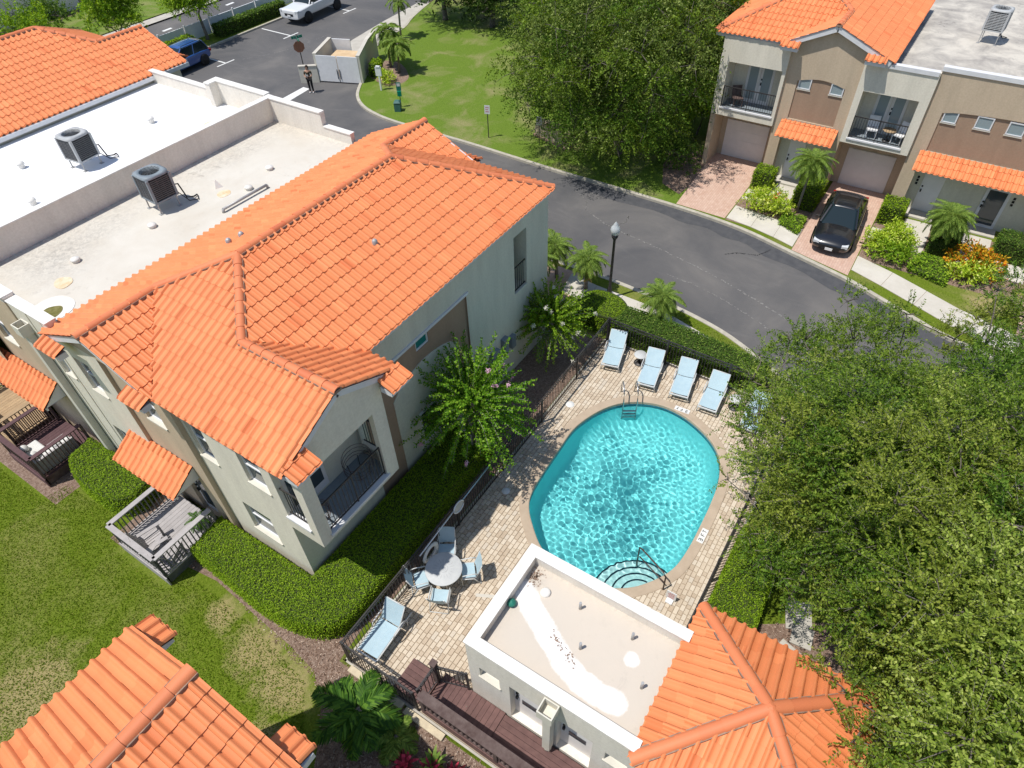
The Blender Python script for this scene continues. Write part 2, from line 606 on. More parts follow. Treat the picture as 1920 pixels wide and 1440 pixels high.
    # timber
    plain('wood_red', (0.165, 0.090, 0.080), (0.115, 0.062, 0.056), 6, 0.75, 0.3, 70, vary=0.13)
    plain('wood_dark', (0.075, 0.045, 0.040), (0.15, 0.11, 0.10), 5, 0.8, 0.35, 60, vary=0.08)
    plain('wood_maroon', (0.125, 0.068, 0.072), (0.095, 0.052, 0.055), 6, 0.75, 0.25, 70, vary=0.1)
    plain('wood_grey', (0.42, 0.395, 0.39), (0.345, 0.325, 0.32), 4, 0.85, 0.3, 70, vary=0.08)
    plain('wood_slate', (0.15, 0.155, 0.15), (0.105, 0.11, 0.108), 5, 0.85, 0.2, 60)
    plain('wood_tan', (0.42, 0.30, 0.175), (0.34, 0.235, 0.14), 4, 0.8, 0.2, 60, vary=0.08)
    plain('cushion', (0.66, 0.655, 0.62), (0.58, 0.575, 0.55), 8, 0.9, 0.2, 90)
    plain('plywood', (0.62, 0.47, 0.29), (0.52, 0.36, 0.21), 2, 0.85)
    # glass: panes one cannot look through in daylight, and a lamp globe
    for nm, c, rg in (('glass', (0.045, 0.062, 0.072), 0.06), ('glass_teal', (0.02, 0.20, 0.185), 0.10), ('glass_pale', (0.27, 0.33, 0.345), 0.12), ('car_glass', (0.012, 0.022, 0.026), 0.05)):
        m, nt, ns, ln, bs = nodes(nm)
        bs.inputs['Base Color'].default_value = rgb(c)
        bs.inputs['Roughness'].default_value = rg
        bs.inputs['Specular IOR Level'].default_value = 0.6
    m, nt, ns, ln, bs = nodes('globe')
    bs.inputs['Base Color'].default_value = rgb((0.75, 0.78, 0.78))
    bs.inputs['Roughness'].default_value = 0.2
    bs.inputs['Transmission Weight'].default_value = 0.45
    for nm, c in (('car_black', (0.008, 0.009, 0.012)), ('car_white', (0.72, 0.73, 0.74)), ('car_blue', (0.018, 0.075, 0.26))):
        m, nt, ns, ln, bs = nodes(nm)
        bs.inputs['Base Color'].default_value = rgb(c)
        bs.inputs['Roughness'].default_value = 0.28
        bs.inputs['Coat Weight'].default_value = 1.0
        bs.inputs['Coat Roughness'].default_value = 0.05
    plain('chrome', (0.6, 0.6, 0.6), None, 1, 0.12, metal=1.0)
    plain('rim', (0.30, 0.30, 0.31), None, 1, 0.35, metal=0.7)
    plain('lamp_lens', (0.55, 0.57, 0.58), None, 1, 0.1)
    plain('tail_red', (0.32, 0.012, 0.012), None, 1, 0.2)
    # plants
    plain('bark', (0.19, 0.165, 0.14), (0.10, 0.085, 0.07), 14, 0.95, 0.8, 40)
    plain('bark_pale', (0.38, 0.345, 0.30), (0.25, 0.22, 0.19), 10, 0.9, 0.5, 40)
    plain('palm_bark', (0.30, 0.27, 0.235), (0.17, 0.145, 0.12), 16, 0.95, 0.8, 50)
    plain('hedge_wood', (0.030, 0.048, 0.010), (0.055, 0.075, 0.015), 12, 0.95)
    leaf_mat('leaf_oak', [(0.0, (0.030, 0.052, 0.010)), (0.4, (0.062, 0.098, 0.016)), (0.75, (0.098, 0.140, 0.024)), (1.0, (0.150, 0.190, 0.045))], 0.32)
    leaf_mat('leaf_oak_olive', [(0.0, (0.045, 0.060, 0.012)), (0.4, (0.090, 0.112, 0.022)), (0.75, (0.130, 0.155, 0.034)), (1.0, (0.190, 0.205, 0.060))], 0.32)
    leaf_mat('leaf_dull', [(0.0, (0.026, 0.040, 0.012)), (0.45, (0.060, 0.084, 0.022)), (0.8, (0.100, 0.128, 0.038)), (1.0, (0.19, 0.21, 0.10))], 0.25)
    leaf_mat('leaf_oak_deep', [(0.0, (0.022, 0.045, 0.008)), (0.4, (0.044, 0.084, 0.013)), (0.8, (0.070, 0.118, 0.020)), (1.0, (0.115, 0.160, 0.040))], 0.3)
    leaf_mat('leaf_oak_pale', [(0.0, (0.070, 0.095, 0.022)), (0.4, (0.125, 0.160, 0.036)), (0.8, (0.180, 0.212, 0.062)), (1.0, (0.26, 0.28, 0.12))], 0.32)
    leaf_mat('leaf_dark', [(0.0, (0.010, 0.020, 0.006)), (0.5, (0.022, 0.042, 0.010)), (1.0, (0.048, 0.078, 0.018))], 0.2)
    leaf_mat('leaf_bright', [(0.0, (0.055, 0.105, 0.012)), (0.5, (0.105, 0.175, 0.018)), (0.85, (0.175, 0.250, 0.030)), (1.0, (0.26, 0.31, 0.06))], 0.32)
    leaf_mat('leaf_myrtle', [(0.0, (0.036, 0.086, 0.011)), (0.5, (0.075, 0.155, 0.017)), (0.85, (0.125, 0.215, 0.026)), (1.0, (0.20, 0.265, 0.05))], 0.32)
    leaf_mat('leaf_yellow', [(0.0, (0.10, 0.16, 0.015)), (0.4, (0.19, 0.255, 0.025)), (0.8, (0.33, 0.37, 0.07)), (1.0, (0.52, 0.52, 0.24))], 0.3)
    leaf_mat('leaf_croton', [(0.0, (0.06, 0.075, 0.012)), (0.4, (0.19, 0.17, 0.02)), (0.7, (0.40, 0.20, 0.02)), (0.88, (0.50, 0.16, 0.02)), (1.0, (0.30, 0.05, 0.02))], 0.25)
    leaf_mat('leaf_hedge', [(0.0, (0.055, 0.092, 0.007)), (0.45, (0.098, 0.158, 0.011)), (0.8, (0.140, 0.208, 0.016)), (1.0, (0.21, 0.26, 0.035))], 0.3)
    leaf_mat('leaf_hedge_dark', [(0.0, (0.018, 0.040, 0.009)), (0.5, (0.042, 0.078, 0.016)), (0.85, (0.075, 0.120, 0.024)), (1.0, (0.16, 0.20, 0.06))], 0.25)
    leaf_mat('leaf_palm', [(0.0, (0.050, 0.080, 0.022)), (0.5, (0.085, 0.128, 0.032)), (1.0, (0.15, 0.19, 0.06))], 0.25)
    leaf_mat('leaf_palm_dark', [(0.0, (0.014, 0.038, 0.010)), (0.5, (0.030, 0.070, 0.014)), (1.0, (0.075, 0.135, 0.026))], 0.25)
    leaf_mat('leaf_palm_dry', [(0.0, (0.25, 0.18, 0.08)), (1.0, (0.42, 0.34, 0.18))], 0.2)
    leaf_mat('leaf_red', [(0.0, (0.045, 0.010, 0.014)), (0.5, (0.125, 0.018, 0.032)), (0.85, (0.33, 0.026, 0.075)), (1.0, (0.50, 0.07, 0.15))], 0.25)
    leaf_mat('petal_pink', [(0.0, (0.60, 0.32, 0.45)), (1.0, (0.78, 0.55, 0.64))], 0.3)
    leaf_mat('petal_white', [(0.0, (0.66, 0.62, 0.52)), (1.0, (0.80, 0.78, 0.70))], 0.3)
    leaf_mat('petal_orange', [(0.0, (0.55, 0.12, 0.02)), (1.0, (0.75, 0.30, 0.04))], 0.2)
    leaf_mat('grass_blade', [(0.0, (0.045, 0.078, 0.006)), (0.5, (0.080, 0.122, 0.010)), (0.85, (0.120, 0.160, 0.022)), (1.0, (0.20, 0.19, 0.07))], 0.3, 0.7, 0.04)
    # people
    plain('skin', (0.42, 0.24, 0.165), None, 1, 0.6)
    plain('hair_dark', (0.03, 0.018, 0.012), None, 1, 0.5)
    plain('cloth_olive', (0.055, 0.050, 0.032), (0.04, 0.036, 0.024), 20, 0.9)
    plain('cloth_black', (0.016, 0.016, 0.018), None, 1, 0.9)


make_materials()
# ------------------------------------------------------------------ the ground, road, kerbs, paths
POOL = smooth_line([(10.85, 6.88), (11.64, 6.99), (13.05, 7.06), (14.26, 7.05), (15.51, 6.62), (16.34, 5.93), (16.79, 4.95), (16.77, 4.01), (16.46, 3.16), (16.06, 2.55), (15.49, 2.08), (14.63, 1.79),
                    (13.66, 1.68), (12.72, 1.65), (11.73, 1.65), (10.9, 1.75), (10.25, 2.05), (9.62, 2.55), (9.2, 3.2), (9.0, 4.0), (9.05, 4.8), (9.34, 5.58), (9.88, 6.23), (10.35, 6.65)], 5, True)
POOL = POOL[::-1] if sum(a[0]*b[1]-b[0]*a[1] for a, b in zip(POOL, POOL[1:]+POOL[:1])) < 0 else POOL   # counter-clockwise
DX0, DX1, DY0, DY1 = 3.5, 19.0, 0.5, 8.3          # rectangle of the pool terrace


def ring_to_rect(mb, line, x0, x1, y0, y1, z, c=(12.6, 4.4)):
    """flat sheet between a closed line and a rectangle"""
    n = len(line)

    def hit(p):
        dx, dy = p[0]-c[0], p[1]-c[1]
        t = min((((x1 if dx > 0 else x0)-c[0])/dx) if abs(dx) > 1e-9 else 1e9, (((y1 if dy > 0 else y0)-c[1])/dy) if abs(dy) > 1e-9 else 1e9)
        return (c[0]+dx*t, c[1]+dy*t)
    out = [hit(p) for p in line]
    for i in range(n):
        j = (i+1) % n
        a, b = out[i], out[j]
        pts = [(line[i][0], line[i][1], z), (a[0], a[1], z)]
        if abs(a[0]-b[0]) > 1e-6 and abs(a[1]-b[1]) > 1e-6:          # the ray passes a corner
            cx = x1 if max(a[0], b[0]) > x1-1e-6 else x0
            cy = y1 if max(a[1], b[1]) > y1-1e-6 else y0
            pts.append((cx, cy, z))
        pts += [(b[0], b[1], z), (line[j][0], line[j][1], z)]
        mb.poly(pts)


mb = MB()
R = 900
for x0, x1, y0, y1 in ((-R, DX0, -R, R), (DX1, R, -R, R), (DX0, DX1, -R, DY0), (DX0, DX1, DY1, R)):
    mb.quad((x0, y0, -0.03), (x1, y0, -0.03), (x1, y1, -0.03), (x0, y1, -0.03))
structure(mb.build('ground', MAT['earth']))

OUT_K = smooth_line([(33.9, 34.9), (32.3, 33.8), (31.3, 32.6), (30.7, 31.2), (30.35, 29.3), (30.28, 26.3), (30.25, 23.1), (30.12, 20.0), (29.98, 16.4),
                     (29.96, 13.5), (29.86, 9.9), (29.70, 7.7), (29.42, 5.9), (28.84, 3.9), (28.03, 1.16), (27.41, -0.32), (26.76, -1.73), (26.2, -3.1),
                     (25.75, -5), (25.5, -8), (25.4, -14)], 4)
IN_K = smooth_line([(22.3, 45), (22.3, 30), (22.3, 18), (22.4, 14.8), (22.56, 12.7), (22.6, 11.1), (22.58, 9.75), (22.46, 8.2), (22.2, 6.18), (21.81, 4.51), (21.3, 3.26),
                    (20.74, 2.18), (20.25, 0.9), (19.85, -0.6), (19.6, -2.2), (19.45, -6), (19.4, -14)], 4)
# asphalt
mb = MB()
mb.poly([(x, y, 0.0) for x, y in OUT_K]+[(x, y, 0.0) for x, y in IN_K[::-1]]+[(22.3, 60, 0.0), (24, 60, 0)]+[(32.0, 60, 0), (33.9, 38, 0.0)])
mb.poly([(30, 60, 0.004), (24.5, 60, 0.004), (24.5, 34.6, 0.004), (33.9, 34.6, 0.004), (36.5, 40, 0.004), (70, 44.5, 0.004), (70, 60, 0.004)])
structure(mb.build('road', MAT['asphalt']))


def kerb(name, line, w=0.2, h=0.13):
    a, b = offset_line(line, w/2), offset_line(line, -w/2)
    m = MB()
    for i in range(len(line)-1):
        p, q, s, t = a[i], a[i+1], b[i], b[i+1]
        m.quad((s[0], s[1], h), (t[0], t[1], h), (q[0], q[1], h), (p[0], p[1], h))
        m.quad((p[0], p[1], h), (q[0], q[1], h), (q[0], q[1], -0.04), (p[0], p[1], -0.04))
        m.quad((t[0], t[1], h), (s[0], s[1], h), (s[0], s[1], -0.04), (t[0], t[1], -0.04))
    return structure(m.build(name, MAT['kerb']))


kerb('kerb', OUT_K)
kerb('kerb', IN_K)
kerb('kerb', [(28, 50.15), (34, 50.2), (42, 50.3), (60, 50.4)])
kerb('kerb', smooth_line([(36.9, 37.3), (39.2, 38.4), (41.3, 39.1), (44.0, 39.4), (46.4, 40.4), (50, 41.5)], 4))


def sheet(name, pts, z, mat, z0=None):
    m = MB()
    if z0 is None:
        m.poly([(p[0], p[1], z) for p in pts])
    else:
        m.prism(pts, z0, z)
    return structure(m.build(name, mat))


def ccw(pts):
    return pts if sum(a[0]*b[1]-b[0]*a[1] for a, b in zip(pts, pts[1:]+pts[:1])) > 0 else pts[::-1]


LZ = 0.10
kin = [p for p in IN_K]
north = [p for p in kin if p[1] > 8.3]
east = [p for p in kin if 0.5 < p[1] <= 8.3]
south = [p for p in kin if p[1] <= 0.5]
lawn_west = [(-30, -14), (3.5, -14), (3.5, 45), (-30, 45)]
sheet('lawn', ccw(lawn_west), LZ, MAT['grass'])
sheet('lawn', ccw([(3.5, 8.3), (22.47, 8.3)]+north[::-1]+[(3.5, 45)]), LZ, MAT['grass'])
sheet('lawn', ccw([(19.0, 0.5), (20.1, 0.5)]+east[::-1]+[(22.47, 8.3), (19.0, 8.3)]), LZ, MAT['grass'])
sheet('lawn', ccw([(3.5, -14)]+south[::-1]+[(20.1, 0.5), (3.5, 0.5)]), LZ, MAT['grass'])
ko = [p for p in OUT_K if p[1] >= 9.9]
sheet('lawn', ccw(ko+[(30.0, 9.9), (36.0, 10.4), (60, 10.4), (60, 43.5), (50, 41.4), (46.4, 40.3), (44.0, 39.3), (41.3, 39.0), (39.2, 38.3), (36.9, 37.2), (34.4, 35.2)]), LZ, MAT['grass_patchy'])
ky = [p for p in OUT_K if p[1] < 9.9]
sheet('front_yard', ccw([(30.0, 9.9)]+ky+[(60, -14), (60, 10.4), (36.0, 10.4)]), LZ, MAT['grass'])
sheet('lawn', [(24, 50.2), (60, 50.4), (60, 53.2), (24, 53.0)], LZ, MAT['grass'])
sheet('lawn', [(24, 60.4), (60, 60.6), (60, 68), (24, 67)], LZ, MAT['grass_patchy'])
sheet('street', [(20, 53.0), (70, 53.2), (70, 58.8), (20, 58.6)], 0.02, MAT['asphalt'])
sheet('sidewalk', [(20, 58.9), (70, 59.1), (70, 60.3), (20, 60.1)], 0.12, MAT['concrete'])
sheet('concrete_apron', [(33.9, 38.9), (36.4, 37.2), (39.2, 38.25), (41.3, 38.95), (44.0, 39.25), (46.4, 40.25), (50, 41.4), (50, 42.6), (44.7, 42.1), (40.1, 41.4), (36.5, 40.3)], 0.02, MAT['concrete'])

# mulch beds
sheet('mulch_bed', ccw([(3.22, 13.2), (3.08, 11.2), (3.0, 9.9), (2.85, 8.8), (2.3, 8.0), (1.7, 7.5), (1.0, 7.0), (0.6, 4.6), (0.5, 1.5), (3.42, 1.5), (3.42, 8.4), (4.7, 8.5), (4.7, 14.6), (3.0, 14.8)]), LZ+0.006, MAT['mulch'])
sheet('mulch_bed', [(4.7, 8.32), (18.9, 8.32), (18.9, 10.6), (4.7, 10.6)], LZ+0.006, MAT['mulch'])
sheet('mulch_bed', [(2.2, 20.0), (4.6, 20.0), (4.6, 26), (2.2, 26)], LZ+0.006, MAT['mulch'])
sheet('mulch_bed', [(2.4, 14.4), (4.6, 14.4), (4.6, 17.3), (2.4, 17.3)], LZ+0.006, MAT['mulch'])
sheet('mulch_bed', ccw([(8.4, 0.2), (10.5, -0.9), (11.5, -2.4), (10.2, -4.4), (6.5, -5.2), (6.5, 0.2)]), LZ+0.006, MAT['mulch'])
sheet('mulch_bed', smooth_line([(35.2, 35.5), (34.4, 33.2), (35.0, 32.4), (36.3, 32.6), (37.9, 34.6), (37.9, 36.0), (36.6, 36.4)], 4, True), LZ+0.006, MAT['mulch'])
sheet('mulch_bed', ccw([(31.0, 10.2), (33.2, 9.9), (36.2, 10.4), (35.5, 12.6), (33.5, 12.2), (31.6, 11.4)]), LZ+0.006, MAT['mulch'])
for x0, x1, y0, y1 in ((29.9, 34.4, 3.75, 7.3), (29.8, 34.3, -5.6, 1.0)):
    sheet('mulch_bed', [(x0, y0), (x1, y0), (x1, y1), (x0, y1)], LZ+0.006, MAT['mulch'])

# driveways
sheet('driveway', [(29.98, 7.35), (36.4, 7.35), (36.4, 10.3), (30.05, 9.95)], LZ+0.012, MAT['drive_paver'])
sheet('driveway', [(28.25, 1.05), (36.4, 1.05), (36.4, 3.75), (28.95, 3.75)], LZ+0.012, MAT['drive_paver'])
sheet('driveway', [(26.6, -8.4), (34.8, -8.4), (34.8, -5.6), (27.2, -5.6)], LZ+0.012, MAT['drive_paver'])
sheet('driveway', [(18.2, 10.9), (22.3, 10.9), (22.25, 15.5), (18.2, 15.5)], LZ+0.012, MAT['drive_paver'])


def slab_path(rows, z=LZ+0.016):
    """a path of concrete slabs, each slab a piece: rows = pairs of points across the path"""
    base = MB()
    l = [r[0] for r in rows]
    rr = [r[1] for r in rows]
    base.poly([(p[0], p[1], z-0.006) for p in l]+[(p[0], p[1], z-0.006) for p in rr[::-1]])
    o = structure(base.build('sidewalk', MAT['joint_sand']))
    g = 0.012
    for i in range(len(rows)-1):
        a, b, c, d = Vector(l[i]), Vector(rr[i]), Vector(rr[i+1]), Vector(l[i+1])
        ctr = (a+b+c+d)/4
        q = [p+(ctr-p).normalized()*g for p in (a, b, c, d)]
        m = MB()
        m.prism([tuple(p) for p in ccw([(p.x, p.y) for p in q])], z-0.005, z+0.012)
        m.build('slab', MAT['slab'], o)


slab_path([((22.1, 11.6), (20.7, 11.4)), ((21.9, 10.2), (20.6, 10.1)), ((21.85, 8.9), (20.55, 8.9)), ((21.80, 7.6), (20.5, 7.6)), ((21.6, 6.3), (20.35, 6.5)), ((21.25, 5.0), (20.05, 5.4)), ((20.7, 3.9), (19.6, 4.4)), ((20.2, 2.9), (19.3, 3.4))])
slab_path([((30.05, 7.3), (31.4, 7.3)), ((29.85, 6.0), (31.25, 6.0)), ((29.55, 4.8), (31.1, 4.8)), ((29.2, 3.78), (30.9, 3.78))])
slab_path([((28.75, 1.02), (30.0, 1.02)), ((28.2, -0.35), (29.45, -0.6)), ((27.55, -1.8), (28.8, -2.1)), ((26.95, -3.1), (28.2, -3.45)), ((26.5, -4.4), (27.8, -4.8)), ((26.2, -5.6), (27.5, -5.9))])
slab_path([((32.2, 7.3), (33.3, 7.3)), ((32.2, 6.25), (33.3, 6.25))])
slab_path([((32.0, 6.22), (32.0, 5.1)), ((33.2, 6.22), (33.2, 5.1)), ((34.6, 6.22), (34.6, 5.1))])
slab_path([((31.4, 1.0), (32.8, 1.0)), ((31.4, -0.15), (32.8, -0.15))])
slab_path([((31.4, -0.18), (31.4, -1.4)), ((32.9, -0.18), (32.9, -1.4)), ((34.4, -0.18), (34.4, -1.4))])
slab_path([((31.4, -2.75), (31.4, -3.95)), ((32.9, -2.75), (32.9, -3.95)), ((34.4, -2.75), (34.4, -3.95))])
slab_path([((31.4, -3.98), (32.7, -3.98)), ((31.4, -5.5), (32.7, -5.5))])

# painted marks on the asphalt
def mark(pts, z=0.01):
    sheet('road_marking', ccw(pts), z, MAT['paint_white'])


def stripe(a, b, w=0.13):
    a, b = Vector(a), Vector(b)
    s = (b-a).normalized()
    s = Vector((-s.y, s.x))*w/2
    mark([tuple(a+s), tuple(a-s), tuple(b-s), tuple(b+s)])


mark([(29.3, 37.95), (29.35, 37.25), (31.5, 37.5), (31.5, 38.1)])
for x in (31.9, 38.5, 45.4):
    stripe((x, 49.9), (x-0.05, 46.55))
    stripe((x-0.85, 46.5), (x+0.75, 46.5))

# ------------------------------------------------------------------ pool terrace
mb = MB()
ring_to_rect(mb, offset_line(POOL, -0.10, True), DX0, DX1, DY0, DY1, 0.055)
terrace = structure(mb.build('pool_terrace', MAT['joint_sand']))
mb = MB()
for a, b in (((DX0, DY0), (DX1, DY0)), ((DX1, DY0), (DX1, DY1)), ((DX1, DY1), (DX0, DY1)), ((DX0, DY1), (DX0, DY0))):
    mb.bar((a[0], a[1], 0.02), (b[0], b[1], 0.02), 0.12, 0.16)
structure(mb.build('terrace_edge', MAT['concrete']))


def inside(p, poly):
    r = False
    n = len(poly)
    for i in range(n):
        a, b = poly[i], poly[(i+1) % n]
        if (a[1] > p[1]) != (b[1] > p[1]) and p[0] < (b[0]-a[0])*(p[1]-a[1])/(b[1]-a[1])+a[0]:
            r = not r
    return r


COPE = offset_line(POOL, -0.16, True)
paver_mesh = {}


def paver(w, d):
    if (w, d) not in paver_mesh:
        e = 0.006
        m = MB()
        x, y = w/2-0.005, d/2-0.005
        m.add([(-x, -y, 0), (x, -y, 0), (x, y, 0), (-x, y, 0), (-x+e, -y+e, 0.03), (x-e, -y+e, 0.03), (x-e, y-e, 0.03), (-x+e, y-e, 0.03)],
              [(4, 5, 6, 7), (0, 1, 5, 4), (1, 2, 6, 5), (2, 3, 7, 6), (3, 0, 4, 7)])
        me = m.mesh('paver')
        me.materials.append(MAT['paver'])
        paver_mesh[(w, d)] = me
    return paver_mesh[(w, d)]


pv = []
y = 0.62
row = 0
while y < 8.05:
    d = 0.135
    x = 3.62+0.08*(row % 3)
    while x < 18.85:
        w = random.choice((0.135, 0.20, 0.20, 0.27))
        c = (x+w/2, y+d/2)
        if not inside(c, COPE) and not (4.8 < c[0] < 7.5 and c[1] < 4.7) and not (c[0] < 4.75 and c[1] < 5.25) and in_view((c[0], c[1], 0), 10):
            pv.append((c[0], c[1], w, d))
        x += w
    y += d
    row += 1
cp = np.array([0, 0, CAM_H])
pv.sort(key=lambda q: q[0]**2+q[1]**2)
rest = MB()
for i, (x, y, w, d) in enumerate(pv):
    me = paver(w, d)
    z = 0.052+random.uniform(0, 0.004)
    if i < 300:
        o = link(bpy.data.objects.new('paver', me), terrace)
        o.location = (x, y, z)
    else:
        rest.add([(v.co.x+x, v.co.y+y, v.co.z+z) for v in me.vertices], [tuple(p.vertices) for p in me.polygons])
stuff(rest.build('paver_field', MAT['paver'], terrace))
mb = MB()
mb.bar((7.0, 6.35, 0.084), (7.72, 4.9, 0.084), 0.10, 0.012)
mb.build('drain_strip', MAT['slab'], terrace)

# the pool itself
pool = thing('swimming_pool', 'turquoise oval swimming pool with tan coping', 'pool', (12.8, 4.5, 0))
ZW = -0.075
n = len(POOL)
a = offset_line(POOL, 0.05, True)
b = offset_line(POOL, -0.27, True)
mb = MB()
prof = [(a, -0.02), (a, 0.085), (offset_line(POOL, 0.02, True), 0.10), (offset_line(POOL, -0.25, True), 0.10), (b, 0.085), (b, 0.04)]
vs = [(p[0], p[1], z) for ln_, z in prof for p in ln_]
mb.add(vs, [(k*n+i, (k+1)*n+i, (k+1)*n+(i+1) % n, k*n+(i+1) % n) for k in range(len(prof)-1) for i in range(n)])
mb.build('coping', MAT['coping'], pool, True)
mb = MB()
lines = [(a, -0.02), (a, -0.20)]
vs = [(p[0], p[1], z) for ln_, z in lines for p in ln_]
mb.add(vs, [(i, (i+1) % n, n+(i+1) % n, n+i) for i in range(n)])
mb.build('tile_band', MAT['tile_band'], pool, True)


def pool_depth(x):
    t = min(1, max(0, (x-9.5)/6.0))
    return -0.95-0.55*t


mb = MB()
c0 = (12.8, 4.5)
rings = [(1.0, -0.20), (0.985, -0.55), (0.95, -0.9), (0.88, None), (0.6, None), (0.3, None)]
vs = []
for k, z in rings:
    for p in a:
        x, y = c0[0]+(p[0]-c0[0])*k, c0[1]+(p[1]-c0[1])*k
        zz = pool_depth(x) if z is None else max(z, pool_depth(x)) if z > -0.85 else max(z, pool_depth(x)+0.12)
        vs.append((x, y, zz))
m_ = len(rings)
fs = [(k*n+i, k*n+(i+1) % n, (k+1)*n+(i+1) % n, (k+1)*n+i) for k in range(m_-1) for i in range(n)]
vs.append((c0[0], c0[1], pool_depth(c0[0])))
fs += [((m_-1)*n+i, (m_-1)*n+(i+1) % n, len(vs)-1) for i in range(n)]
mb.add(vs, fs, True)
basin = mb.build('basin', MAT['plaster'], pool, True)
# curved entry steps in the shallow end, beside the handrail
SC0 = Vector((9.6, 2.32))
for i, rad in enumerate((1.42, 1.12, 0.84, 0.56)):
    mb = MB()
    pts = []
    for k in range(40):
        t = 2*math.pi*k/40
        p = (SC0.x+rad*math.cos(t), SC0.y+rad*math.sin(t))
        if not inside(p, a):
            q = min(a, key=lambda s: (s[0]-p[0])**2+(s[1]-p[1])**2)
            p = (q[0], q[1])
        pts.append(p)
    zt = -0.78+0.19*i
    mb.prism(pts, -1.2, zt)
    st = mb.build('step', MAT['step_plaster'], pool, True)
    ed = MB()
    for k in range(40):
        p, q = pts[k], pts[(k+1) % 40]
        if inside(((p[0]+q[0])/2, (p[1]+q[1])/2), offset_line(POOL, 0.15, True)):
            ed.bar((p[0], p[1], zt+0.004), (q[0], q[1], zt+0.004), 0.05, 0.012)
    ed.build('step_edge', MAT['step_edge'], st, True)
# depth markers set in the coping, skimmer lid beside it
for x, y, w, d, rz in ((12.35, 1.50, 0.55, 0.2, 0.0), (16.93, 4.1, 0.2, 0.55, 0.05)):
    mb = MB()
    mb.obox((x, y, 0.104), Vector((math.cos(rz), math.sin(rz), 0))*w/2, Vector((-math.sin(rz), math.cos(rz), 0))*d/2, (0, 0, 0.008))
    mk = mb.build('depth_marker', MAT['paint_white'], pool, True)
    mb = MB()
    u = Vector((1, 0, 0)) if w > d else Vector((0, 1, 0))
    s = Vector((0, 1, 0)) if w > d else Vector((-1, 0, 0))
    cc = Vector((x, y, 0.113))
    mb = None
    for k, segs in enumerate(([((-.4, .5), (.4, .5)), ((.4, .5), (.4, -.5)), ((-.4, 0), (.4, 0)), ((-.4, -.5), (.4, -.5))],
                              [((-.4, .5), (-.4, -.5)), ((-.4, .5), (.4, .5)), ((-.4, 0), (.2, 0))], [((-.4, .5), (.4, .5)), ((0, .5), (0, -.5))])):
        mb = MB()
        o_ = cc+u*(-0.17+0.14*k+(0.06 if k else 0))
        for p, q in segs:
            mb.bar(o_+u*p[0]*0.09+s*p[1]*0.11, o_+u*q[0]*0.09+s*q[1]*0.11, 0.02, 0.004)
        mb.build('letter', MAT['black'], mk, True)
mb = MB()
mb.lathe([(0.0, 0.02), (0.15, 0.02), (0.16, 0.0)], (15.05, 7.72, 0.085), 20)
mb.build('skimmer_lid', MAT['paint_white'], pool, True)
mb = MB()
mb.lathe([(0.0, 0.02), (0.13, 0.02), (0.14, 0.0)], (10.55, 7.62, 0.085), 20)
mb.build('skimmer_lid', MAT['paint_white'], pool, True)
